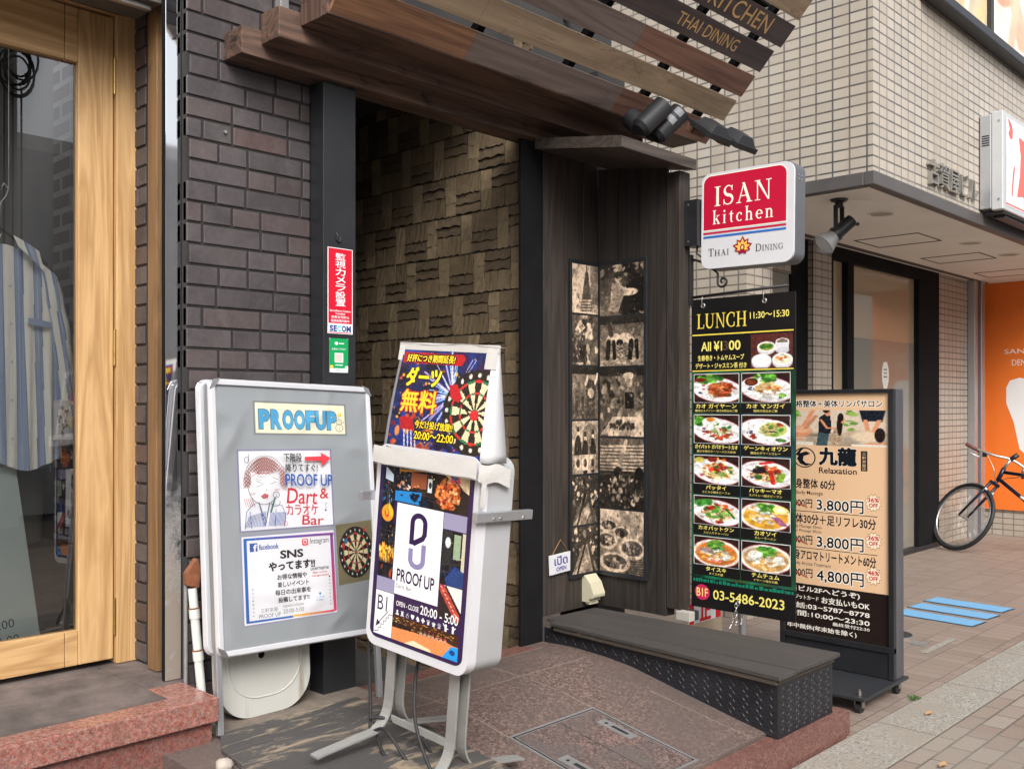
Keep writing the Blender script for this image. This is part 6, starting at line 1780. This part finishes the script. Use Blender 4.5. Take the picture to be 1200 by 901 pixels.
for o_ in (-.005, .05):
    m.grid(np.array([[tuple(a + dv * (o_ + .036 * i) + (sd * math.cos(q) + tdir * math.sin(q)) * .0548) for q in np.linspace(-.45, .45, 6)] for i in (0, 1)]), generic('grey_tape', C(120, 122, 128), .5))
m.build('tape', t2)
def flood(x, label):
    t = thing('floodlight', label, 'floodlight', (x, 2.775, 2.914), None, 'floodlights on the awning')
    Mx = Matrix.Translation((x, 2.751, 2.929)) @ Matrix.Rotation(R(38), 4, 'X')
    w1, d1 = .105, .075
    m = MB(); m.box(-w1, w1, -d1, d1, -.026, .004, M_lampb, None, Mx)
    q = [(-w1 + .012, -d1 + .012, .0045), (w1 - .012, -d1 + .012, .0045), (w1 - .012, d1 - .012, .0045), (-w1 + .012, d1 - .012, .0045), (-w1 + .055, -d1 + .035, .045), (w1 - .055, -d1 + .035, .045), (w1 - .055, d1 - .02, .045), (-w1 + .055, d1 - .02, .045)]
    m.add([tuple(Mx @ Vector(v)) for v in q], [(0, 1, 5, 4), (1, 2, 6, 5), (2, 3, 7, 6), (3, 0, 4, 7), (4, 5, 6, 7)], M_lampb)
    m.build('housing', t, bevel=.003)
    m = MB(); m.box(-w1 + .012, w1 - .012, -d1 + .012, d1 - .012, -.0275, -.0262, glassmat('lamp_glass', (.6, .6, .6)), None, Mx); m.build('lens', t)
    m = MB(); m.box(-.03, .03, .076, .16, -.02, -.008, M_lampb, None, Mx); m.box(-.06, .05, .06, .12, -.062, -.03, generic('rusted_plate', C(110, 80, 58), .8), None, Mx); m.build('bracket', t, bevel=.002)
flood(4.366, 'larger near black floodlight clamped to the awning slat')
flood(4.622, 'far black floodlight at the right end of the awning')

# ---------------------------------------------------------------- things on the tiled building
sl = thing('ceiling_spotlight', 'black swivel spotlight with a grey reflector under the soffit', 'spotlight', (6.36, 3.0, 2.914))
m = MB(); m.cyl((6.36, 3.0, 2.9145), (6.36, 3.0, 2.899), .062, M_black, .05, 20); m.build('ceiling_plate', sl)
m = MB(); m.cyl((6.36, 3.0, 2.895), (6.36, 3.0, 2.86), .028, M_black, n=12); m.box(6.305, 6.312, 2.985, 3.015, 2.64, 2.87, M_bplate); m.box(6.312, 6.40, 2.985, 3.015, 2.862, 2.869, M_bplate); m.box(6.40, 6.407, 2.985, 3.015, 2.70, 2.87, M_bplate); m.cyl((6.40, 3.0, 2.74), (6.53, 2.94, 2.76), .012, M_black, n=10); m.build('yoke', sl)
dv = Vector((-.62, .42, -.62)).normalized(); c_ = Vector((6.355, 2.99, 2.70))
m = MB(); m.cyl(c_ - dv * .11, c_ + dv * .04, .044, M_black, .046, 24); m.cyl(c_ + dv * .04, c_ + dv * .07, .054, M_black, .05, 24); m.build('lamp_body', sl, bevel=.004)
m = MB(); m.cyl(c_ + dv * .07, c_ + dv * .17, .05, M_alud, .085, 28, caps=False); m.cyl(c_ + dv * .17, c_ + dv * .174, .085, M_alud, .08, 28, caps=False); m.cyl(c_ + dv * .16, c_ + dv * .162, .076, M_white, .076, 24); m.build('reflector', sl)

sg = thing('shop_light_box', 'white projecting light box with a red pattern on the tiled wall', 'shop sign', (7.6, 2.4, 2.86))
m = MB(); m.box(7.935, 9.4, 2.515, 2.602, 3.015, 3.74, M_alu); m.build('back_box', sg, bevel=.006)
m = MB(); m.box(7.93, 9.4, 2.43, 2.513, 3.0, 3.755, generic('sign_aluminium', C(196, 198, 200), .4, .3, var=.04)); m.build('case', sg, bevel=.006)
p = Panel(1.40, .68, 140, 68, M_gloss, 8.70, 3.378, 2.428)
p.rect(0, 0, 140, 68, PAP); OR = C(216, 84, 62)
p.poly([(3, 0), (12, 3), (16, 8), (15, 14), (10, 16), (5, 12), (8, 8)], OR); p.poly([(30, 10), (60, 12), (90, 8), (140, 6), (140, 60), (70, 60), (40, 56), (26, 58), (33, 40), (35, 24)], OR); p.poly([(16, 40), (19, 34), (21, 36), (17, 50), (15, 60), (12, 58)], OR); p.line([(0, 66.5), (140, 66.5)], 1.5, OR)
p.mb.build('sign_print', sg)
m = MB(); 
for k in range(5): m.box(7.9325, 7.9345, 2.53, 2.585, 3.50 + .018 * k, 3.51 + .018 * k, M_bplate)
m.build('vent_grille', sg)
for zz in (3.08, 3.68):
    m = MB(); m.cyl((7.93, 2.46, zz), (7.926, 2.46, zz), .009, M_screw, n=10); m.build('screw', sg)
m = MB(); m.box(8.0, 9.4, 2.45, 2.58, 2.985, 2.998, M_bplate); m.box(8.1, 9.4, 2.47, 2.55, 2.965, 2.984, M_bplate); m.build('underside', sg)

bb = thing('billboard', 'large billboard of pale portraits high on the tiled wall', 'billboard', (8.4, 2.55, 4.30))
m = MB(); m.box(6.75, 13, 2.50, 2.602, 4.30, 4.375, M_black); m.build('lower_frame', bb, bevel=.01)
m = MB(); m.box(6.78, 13, 2.56, 2.602, 4.376, 7.0, M_paper); m.build('panel', bb)
m = MB(); m.box(7.97, 8.02, 2.52, 2.602, 4.376, 7.0, M_black); m.box(6.75, 6.80, 2.52, 2.602, 4.376, 7.0, M_black); m.build('mullion', bb, bevel=.006)
q = Ras(60, 50, (214, 196, 160), 5); q.dots(60, .5, .5, .6, .6, [(220, 190, 140), (180, 150, 110), (232, 220, 196), (200, 170, 120)], .06, .2, .7); q.line(.2, .9, .6, .1, .02, (150, 120, 90)); q.line(.6, 1, .8, .3, .03, (240, 230, 210))
p = Panel(1.165, 1.2, 10, 10, M_print, 7.385, 4.98, 2.558); p.img(0, 0, 10, 10, q.cloud(7, .25).a); p.mb.build('picture', bb)
q = Ras(110, 60, (196, 214, 226), 6); q.poly([(0, .2), (.12, 0), (.5, 0), (.6, 1), (0, 1)], (232, 222, 206)); q.ell(.16, .55, .1, .2, (214, 150, 120), .4); q.ell(.24, .62, .05, .3, (232, 176, 148), -.4); q.line(.12, .3, .3, .9, .04, (226, 170, 140)); q.line(.3, .35, .2, .95, .03, (236, 186, 158)); q.ell(.04, .4, .06, .3, (150, 80, 50)); q.ell(.55, .4, .12, .5, (110, 70, 60)); q.ell(.62, .5, .1, .3, (230, 180, 150)); q.ell(.85, .5, .15, .5, (240, 240, 240))
p = Panel(2.6, 1.2, 10, 10, M_print, 9.33, 4.98, 2.558); p.img(0, 0, 10, 10, q.cloud(9, .15).a); p.mb.build('picture', bb)

og = thing('orange_banner', 'orange dental clinic panel with a white tooth on the side wall', 'clinic sign', (11.98, 3.3, .30))
m = MB(); m.box(11.975, 11.999, 2.70, 3.897, .30, 2.913, generic('orange_panel', C(232, 116, 36), .5, var=.03, vscale=1)); m.build('panel', og)
p = PanelY(1.19, 2.6, 119, 260, M_matt, 3.3, 1.605, 11.974)
mr_ = C(236, 226, 216)
p.text('SANGENJAYA', 24, 76, 96, 83, mr_, .005); p.text('DENTAL CLINIC', 32, 88, 88, 95, mr_, .005)
p.poly([(26, 120), (30, 112), (40, 109), (50, 111), (60, 114), (70, 111), (80, 109), (90, 112), (94, 120), (94, 136), (86, 156), (80, 190), (74, 196), (68, 186), (60, 166), (52, 186), (46, 196), (40, 190), (34, 160), (26, 138)], C(232, 230, 230))
p.poly([(50, 190), (60, 166), (68, 186), (60, 214)], C(222, 220, 222)); p.mb.build('lettering', og)

ck = thing('wall_clock', 'round brown wall clock hanging behind the clinic window', 'clock', (9.25, 4.48, 2.36))
cm = generic('clock_brown', C(130, 92, 66), .5); 
m = MB(); m.cyl((9.25, 4.498, 2.36), (9.25, 4.46, 2.36), .16, cm, n=32); m.build('case', ck)
m = MB(); m.box(9.242, 9.258, 4.455, 4.459, 2.36, 2.46, M_black); m.box(9.25, 9.32, 4.450, 4.454, 2.35, 2.364, M_black); m.build('hand', ck)

# pavement details
M_blue = generic('blue_vinyl_marking', C(108, 162, 202), .6, var=.06, bmp=.6, bscale=160, dirt=C(150, 186, 206), dirtlo=.62, vscale=16)
for k, (x, lab) in enumerate(((6.86, 'nearest blue textured strip stuck on the brown pavement'), (7.16, 'middle one of the three blue strips on the pavement'), (7.47, 'farthest blue textured strip stuck on the brown pavement'))):
    m = MB(); m.prism([(x + .02, 2.30), (x + .235, 2.28), (x + .275, 2.86), (x + .06, 2.88)], 'z', .0025, .0055, M_bplate); m.prism([(x + .03, 2.31), (x + .225, 2.292), (x + .265, 2.85), (x + .07, 2.868)], 'z', .006, .009, M_blue)
    o = m.build('pavement_marking'); tag(o, lab, 'floor marking', 'blue strips on the pavement')
mh = thing('manhole_cover', 'small dark round cover in the brown pavement behind the massage sign', 'manhole cover', (6.31, 2.60, .002))
m = MB(); m.cyl((6.31, 2.60, .0), (6.31, 2.60, .006), .13, M_alud, n=32); m.build('rim', mh)
m = MB(); m.cyl((6.31, 2.60, .0), (6.31, 2.60, .0085), .112, M_bplate, n=32); m.build('lid', mh)
sq = thing('valve_cover', 'small square valve lid in the brown pavement by the blue strips', 'valve cover', (6.62, 2.36, .002))
m = MB(); m.box(5.95, 6.46, 2.25, 2.295, .0025, .006, M_kerb); m.build('frame', sq)
m = MB(); m.box(6.12, 6.22, 2.34, 2.44, .0025, .007, M_alud); m.build('lid', sq)
wd = MB(); rw = random.Random(9)
for k in range(60):
    a, L = rw.uniform(0, 6.28), rw.uniform(.012, .03); x, y = 4.98 + rw.gauss(0, .016), 1.945 + rw.gauss(0, .010)
    wd.add([(x - .002, y, .004), (x + .002, y, .004), (x + L * .6 * math.cos(a) + .002, y + L * .6 * math.sin(a), .006 + L * .5), (x + L * math.cos(a), y + L * math.sin(a), .006 + L * .35)], [(0, 1, 2, 3)], generic('weed_green', (.06, .11, .03), .7) if k == 0 else wd.mats[0])
o = wd.build('weed'); tag(o, 'tiny green weed growing along the granite kerb', 'weed')
for k, (x, y, lab) in enumerate(((4.78, 1.80, 'dry tan leaf lying on the granite kerb'), (4.14, 1.50, 'dry yellowish leaf lying on the brick pavers'))):
    m = MB(); m.grid(np.array([[(x + .035 * (i - 2) / 2, y + .014 * (j - 1) * (1 - ((i - 2) / 2.2) ** 2), .010 + .004 * abs(j - 1) + .003 * (i % 2)) for i in range(5)] for j in range(3)]), generic('dry_leaf', C(176, 140, 100), .8)); o = m.build('leaf'); tag(o, lab, 'leaf')

# ---------------------------------------------------------------- bicycle leaning by the orange panel
# frame of reference: r to the right along the street front as seen from the kerb, k away from it
bx, by = 10.33, 3.74
rv = Vector((.693, -.7206, 0)); kv = Vector((.7206, .693, 0))
def BP(u, v, k=0.0):                                         # r, height, depth from the foot of the front wheel
    return Vector((bx, by, 0)) + rv * u + kv * k + Vector((0, 0, v))
bk = thing('bicycle', 'dark blue city bicycle with brown grips leaning by the orange panel', 'bicycle', (bx, by, 0))
M_bframe = generic('navy_bike_paint', C(24, 29, 48), .3, .2, var=.1); M_bsil = generic('bike_silver', C(190, 190, 188), .3, .8); M_grip = generic('brown_grip', C(104, 60, 52), .7)
S_ = 110.0
fc = Vector((.20, .352, 0))                                  # hub of the front wheel (r, height, depth)
av = Vector((.12, -.03, -.33)).normalized() * .352; bv = Vector((.20, .345, -.06)); bv = (bv - av * bv.dot(av) / av.length_squared).normalized() * .355
def W3(q): return BP(q.x, q.y, q.z)
def wheel(fcn, a_, b_, par):
    w = thing_part = None
    m = MB(); m.tube([W3(fcn + (a_ * math.cos(R(t)) + b_ * math.sin(R(t))) * .915) for t in range(0, 360, 10)], .013, M_bsil, 8, True); par = m.build('wheel', par)
    m = MB(); m.tube([W3(fcn + a_ * math.cos(R(t)) + b_ * math.sin(R(t))) for t in range(0, 360, 10)], .021, M_rubber, 10, True); m.build('tyre', par)
    nn = a_.cross(b_).normalized()
    m = MB()
    for t in range(0, 360, 15):
        e_ = fcn + (a_ * math.cos(R(t)) + b_ * math.sin(R(t))) * .91
        hb = fcn + nn * (.03 if (t // 15) % 2 else -.03) + (a_ * math.cos(R(t + 60)) + b_ * math.sin(R(t + 60))) * .05
        m.tube([W3(hb), W3(e_)], .0016, M_bsil, 4)
    m.build('spokes', par)
    m = MB(); m.cyl(W3(fcn - nn * .055), W3(fcn + nn * .055), .016, M_bsil, n=12); m.build('hub', par)
    return nn
nn = wheel(fc, av, bv, bk)
HT, HB_ = Vector((.545, .86, -.16)), Vector((.49, .73, -.14))
crown = Vector((.46, .70, -.135))
m = MB()
m.tube([W3(crown + nn * .05), W3(fc + nn * .055)], [.016, .011], M_bframe, 10); m.tube([W3(crown - nn * .05), W3(fc - nn * .055)], [.016, .011], M_bframe, 10); m.cyl(W3(crown - nn * .06), W3(crown + nn * .06), .018, M_bframe, n=12); m.tube([W3(crown), W3(HB_)], .017, M_bframe, 10); m.build('fork', bk)
BBk = Vector((1.04, .17, -.55)); STt = Vector((1.20, .72, -.70)); RH = Vector((1.52, .34, -.95))
m = MB()
m.tube([W3(HB_), W3(HT)], .022, M_bframe, 12); m.tube([W3(HB_ + Vector((.01, .02, 0))), W3(BBk)], .019, M_bframe, 12); m.tube([W3(HT - Vector((.01, .04, 0))), W3(STt)], .017, M_bframe, 12); m.tube([W3(BBk), W3(STt)], .016, M_bframe, 12); m.tube([W3(BBk), W3(RH)], .010, M_bframe, 8); m.tube([W3(STt - Vector((0, .08, 0))), W3(RH)], .009, M_bframe, 8)
m.build('frame', bk)
m = MB()
for t in (.30,): 
    a = HB_.lerp(BBk, t); m.tube([W3(a + Vector((-.01, .022, -.02))), W3(a + Vector((.05, -.03, -.05)))], .012, M_white, 8)
a = HT.lerp(STt, .45); m.tube([W3(a + Vector((-.03, .012, -.012))), W3(a + Vector((.06, -.02, -.05)))], .013, M_white, 8); m.build('frame_decal', bk)
STM = Vector((.60, .95, -.19))
m = MB(); m.tube([W3(HT), W3(STM)], .015, M_bsil, 10); m.tube([W3(STM), W3(STM + Vector((.06, .05, -.02)))], .024, M_black, 10); m.build('stem', bk)
GL, GR = Vector((.24, 1.10, .02)), Vector((.88, .72, -.36))
m = MB(); m.tube([W3(q) for q in bez([GL + Vector((.09, -.05, -.04)), Vector((.46, .99, -.13)), STM, Vector((.72, .86, -.24)), GR + Vector((-.12, .04, .05))], 6)], .0125, M_bsil, 10); hbar = m.build('handlebar', bk)
for g0, g1 in ((GL, GL + Vector((.12, -.07, -.05))), (GR, GR + Vector((-.16, .065, .07)))):
    m = MB(); m.tube([W3(g0), W3(g1)], .018, M_grip, 12); m.build('grip', hbar)
for g0, sgn in ((GL + Vector((.16, -.10, -.07)), -1), (GR + Vector((-.2, .07, .08)), 1)):
    m = MB(); m.tube([W3(g0), W3(g0 + Vector((sgn * .06, -.03, .0))), W3(g0 + Vector((sgn * .17, .02, 0)))], .007, M_bsil, 8); m.cyl(W3(g0 + Vector((0, -.03, 0))), W3(g0 + Vector((0, .02, 0))), .022, M_black, n=12); m.build('brake_lever', hbar)
m = MB(); q_ = GR + Vector((-.19, .10, .09)); m.tube([W3(q_), W3(q_ + Vector((0, .045, 0)))], [.026, .016], M_bsil, 14); m.build('bell', hbar)
m = MB()
m.tube([W3(q) for q in bez([Vector((.40, 1.0, -.1)), Vector((.42, .86, -.2)), Vector((.43, .78, -.2)), Vector((.47, .70, -.16))], 6)], .0035, M_bsil, 6); m.tube([W3(q) for q in bez([Vector((.74, .82, -.24)), Vector((.62, .78, -.3)), Vector((.54, .76, -.22)), Vector((.48, .72, -.16))], 6)], .0035, M_rubber, 6); m.build('brake_cable', bk)
m = MB(); bc = fc.lerp(crown, .82); m.tube([W3(bc + nn * .06), W3(bc + nn * .03 + Vector((.02, -.05, 0)))], .014, M_bsil, 8); m.tube([W3(bc - nn * .06), W3(bc - nn * .03 + Vector((.02, -.05, 0)))], .014, M_bsil, 8); m.build('brake_caliper', bk)
m = MB(); m.cyl(W3(BBk + Vector((0, 0, -.04))), W3(BBk + Vector((.01, 0, -.045))), .085, generic('rusty_chainring', C(120, 84, 62), .6, .4), n=24); m.build('chainring', bk)
m = MB(); m.tube([W3(STt), W3(STt + Vector((.04, .16, -.03)))], .013, M_bsil, 10); m.tube([W3(STt + Vector((-.08, .18, .02))), W3(STt + Vector((.03, .19, -.03))), W3(STt + Vector((.17, .20, -.09)))], [.022, .04, .06], M_black, 12); m.build('saddle', bk)
m = MB(); m.box(-.05, .05, -.03, .03, -.10, .09, M_black, None, Matrix.Translation(W3(Vector((1.02, .60, -.58))))); m.build('frame_bag', bk, bevel=.02, seg=3)
rwv = (Vector((1, -.12, -.72)).normalized() * .345); rb_ = Vector((.12, .98, -.06)); rb_ = (rb_ - rwv * rb_.dot(rwv) / rwv.length_squared).normalized() * .345
m = MB(); m.tube([W3(RH + rwv * math.cos(R(t)) + rb_ * math.sin(R(t))) for t in range(0, 360, 10)], .021, M_rubber, 10, True); m.build('tyre', bk)

# ---------------------------------------------------------------- striped shirt, boards behind the shop glass
sh = thing('striped_shirt', 'blue and white striped shirt hanging behind the shop glass', 'shirt', (1.40, 4.160, 1.25))
mS, n_, l_, b_ = newmat('striped_cotton')
at = n_.new("ShaderNodeAttribute"); at.attribute_name = "Col"; sx_ = n_.new("ShaderNodeSeparateColor"); l_.new(at.outputs['Color'], sx_.inputs[0])
rm_ = n_.new("ShaderNodeValToRGB"); rm_.color_ramp.interpolation = 'CONSTANT'
fr_ = n_.new("ShaderNodeMath"); fr_.operation = 'FRACT'; mu_ = n_.new("ShaderNodeMath"); mu_.operation = 'MULTIPLY'; mu_.inputs[1].default_value = 12.0
l_.new(sx_.outputs[0], mu_.inputs[0]); l_.new(mu_.outputs[0], fr_.inputs[0]); l_.new(fr_.outputs[0], rm_.inputs[0])
Wc, Bc, Nc, Lc = C(246, 245, 234), C(160, 176, 204), C(122, 142, 178), C(186, 198, 216)
els = rm_.color_ramp.elements
for pos, c in ((0, Wc), (.44, Nc), (.49, Bc), (.62, Lc), (.68, Bc), (.86, Nc), (.91, Wc)):
    if pos == 0: els[0].color = (*c, 1); els[0].position = 0
    else: q = els.new(pos); q.color = (*c, 1)
els[-1].color = (*Wc, 1)
fw = noise(n_, l_, coords(n_, l_), 300, 3); l_.new(mix(n_, l_, 1.0, rm_.outputs[0], ramp(n_, l_, fw, [(.3, (.86,) * 3), (.7, (1, 1, 1))]), 'MULTIPLY'), b_.inputs['Base Color']); b_.inputs['Roughness'].default_value = .9
bump(n_, l_, b_, noise(n_, l_, coords(n_, l_), 22, 5), .5, .012)
def cloth(mb, P, U):
    r_, c_ = P.shape[:2]
    fs = []; cl = []
    for i in range(r_ - 1):
        for j in range(c_ - 1):
            fs.append((i * c_ + j, i * c_ + j + 1, (i + 1) * c_ + j + 1, (i + 1) * c_ + j)); cl.append((float((U[i, j] + U[i, j + 1]) / 2),) * 3)
    mb.add(P.reshape(-1, 3), fs, mS, cl, True)
cx_, zt, zb = 1.375, 2.14, 1.26
nu, nv = 150, 30
m = MB()
uu = np.linspace(-1, 1, nu); vv = np.linspace(0, 1, nv)
UU, VV = np.meshgrid(uu, vv)
half = .205 + .03 * VV
shoulder = .10 * np.abs(UU) ** 1.5 * (1 - VV) ** 3
X_ = cx_ + UU * half; Z_ = zt - shoulder - VV * (zt - zb) - .02 * np.sin(UU * 5) * VV
for sgn in (1, -1):
    Yf = 4.160 - sgn * (.075 * np.sqrt(np.clip(1 - UU ** 2, 0, 1)) * (.55 + .6 * VV) + .010 * np.sin(UU * 17 + 2 * VV) * VV + .007 * np.sin(UU * 31 + 5 * VV) * VV)
    cloth(m, np.stack([X_, Yf, Z_], -1), (UU * .225 + .5 + .05 * VV * np.sign(UU) * np.clip(np.abs(UU) - .3, 0, 1)))
m.build('body', sh)
def sleeve(sgn):
    m = MB(); n1, n2 = 22, 60
    P = np.zeros((n1, n2, 3)); U = np.zeros((n1, n2))
    for i in range(n1):
        t = i / (n1 - 1)
        c = Vector((cx_ + sgn * (.178 + .085 * t ** .8), 4.165 - .01 * t, 2.045 - .57 * t)); r = .062 - .006 * t
        for j in range(n2):
            a = 2 * math.pi * j / (n2 - 1)
            k = 1 + .08 * math.sin(3 * a + 9 * t) + .05 * math.sin(t * 26 + 2 * a)
            P[i, j] = (c.x + r * .78 * k * math.cos(a), c.y + r * .9 * k * math.sin(a), c.z + .03 * math.cos(a) * (-sgn) * (1 - t)); U[i, j] = .26 * abs(a / math.pi - 1) + .02 * t
    cloth(m, P, U); m.build('sleeve', sh)
    m = MB()
    P = np.zeros((5, n2, 3)); U = np.zeros((5, n2))
    for i in range(5):
        for j in range(n2):
            a = 2 * math.pi * j / (n2 - 1); r = .066 + .005 * math.sin(i / 4 * 3.14) + .003 * math.sin(a * 4)
            P[i, j] = (cx_ + sgn * .262 + r * .8 * math.cos(a) + .006 * math.sin(3 * a), 4.152 + r * .9 * math.sin(a), 1.515 - .068 * i / 4 + .008 * math.sin(a * 2)); U[i, j] = .03 * a + .06 * i / 4 + .31
    cloth(m, P, U); m.build('rolled_cuff', sh)
sleeve(1); sleeve(-1)
m = MB()
for sgn in (-1, 1):
    P = np.array([[(cx_ + sgn * (.02 + .10 * a + .02 * b), 4.085 - .010 * math.sin(a * 3.1) - .006 * b, 2.175 - .055 * a - .085 * b * (.55 + .45 * a)) for a in np.linspace(0, 1, 12)] for b in np.linspace(0, 1, 5)])
    cloth(m, P, np.array([[.25 + .09 * a for a in np.linspace(0, 1, 12)] for b in range(5)]))
m.build('collar', sh)
m = MB(); P = np.array([[(cx_ + .075 + .10 * a, 4.077 + .028 * a * a - .002, 1.85 - .012 * a - .025 * b) for a in np.linspace(0, 1, 8)] for b in (0, 1)]); cloth(m, P, np.array([[.30 + .0 * a for a in range(8)], [.345] * 8])); m.build('pocket_flap', sh)
m = MB()
for k in range(5): m.cyl((cx_ + .008, 4.080 - .012 * k ** .5, 1.97 - .15 * k), (cx_ + .008, 4.077 - .012 * k ** .5, 1.97 - .15 * k), .006, M_white, n=12)
m.build('button', sh)
m = MB(); m.tube([(cx_, 4.160, 2.36), (cx_ + .012, 4.160, 2.39), (cx_ + .03, 4.160, 2.37), (cx_ + .02, 4.160, 2.34), (cx_, 4.160, 2.31), (cx_, 4.160, 2.22)], .003, M_screw, 6); m.tube([(cx_ - .18, 4.160, 2.08), (cx_, 4.160, 2.21), (cx_ + .18, 4.160, 2.08)], .007, M_oldshelf, 8); m.cyl((cx_ + .03, 4.160, 3.29), (cx_ + .03, 4.160, 2.37), .002, M_screw, n=6); m.build('hanger', sh)

ib2 = thing('leaning_board', 'pale grey green opening hours board leaning behind the shop glass', 'board', (1.30, 4.06, .46), orient(0, -5, -6))
m = MB(); m.box(-.5, .205, 0, .012, 0, .79, generic('grey_green_board', C(176, 190, 186), .6, var=.03)); m.build('board', ib2, True, .002)
p = Panel(.705, .79, 70.5, 79, M_matt, -.1475, .395, -.0006)
GN, GY = C(60, 110, 84), C(70, 84, 84)
p.line([(40, 31), (50, 30), (57, 31.5)], 1.8, GN); p.line([(42, 36), (50, 35), (55, 33.5)], .4, GY)
p.text('ouvrir', 42, 38.5, 58, 42, GY, -.015); p.text('Clothing', 42, 43, 58, 46, GY, 0)
p.text('11:00〜22:00', 36, 60, 61.5, 63.4, GY, 0); p.text('11:00〜22:00', 37, 66.4, 62.5, 69.8, GY, 0)
p.mb.build('lettering', ib2, True)
m = MB(); m.box(1.555, 1.632, 4.095, 4.098, 1.36, 1.52, M_paper)
o = thing('note_card', 'small white picture card pinned inside the shop glass', 'card', (1.59, 4.1, 1.36))
m.build('card', o)
q = Ras(16, 30, (214, 214, 216), 3); q.dots(26, .5, .5, .4, .45, [(110, 110, 116), (150, 150, 150), (80, 80, 84)], .04, .1)
p = Panel(.066, .14, 1, 1, M_matt, 1.5935, 1.44, 4.0945); p.img(0, 0, 1, 1, q.a); p.mb.build('picture', o)
bg_ = MB()
bg_.grid(np.array([[(1.45 + .15 * math.cos(a) * (1 + .12 * v), 4.36 + .10 * math.sin(a), .92 + .34 * v + .03 * math.sin(3 * a) * v) for a in np.linspace(0, 6.283, 30)] for v in np.linspace(0, 1, 8)]), generic('dark_canvas', C(92, 92, 84), .9, var=.2, bmp=.4, bscale=40))
bg_.box(1.36, 1.54, 4.30, 4.42, .90, .93, M_oldshelf)
o = bg_.build('canvas_bag'); tag(o, 'dark canvas bag standing under the striped shirt', 'bag')
m = MB(); m.box(1.1, 1.7, 4.25, 4.7, .35, .9, M_oldshelf); o = m.build('display_plinth', bevel=.005); tag(o, 'dark wooden display plinth carrying the canvas bag in the shop', 'plinth')
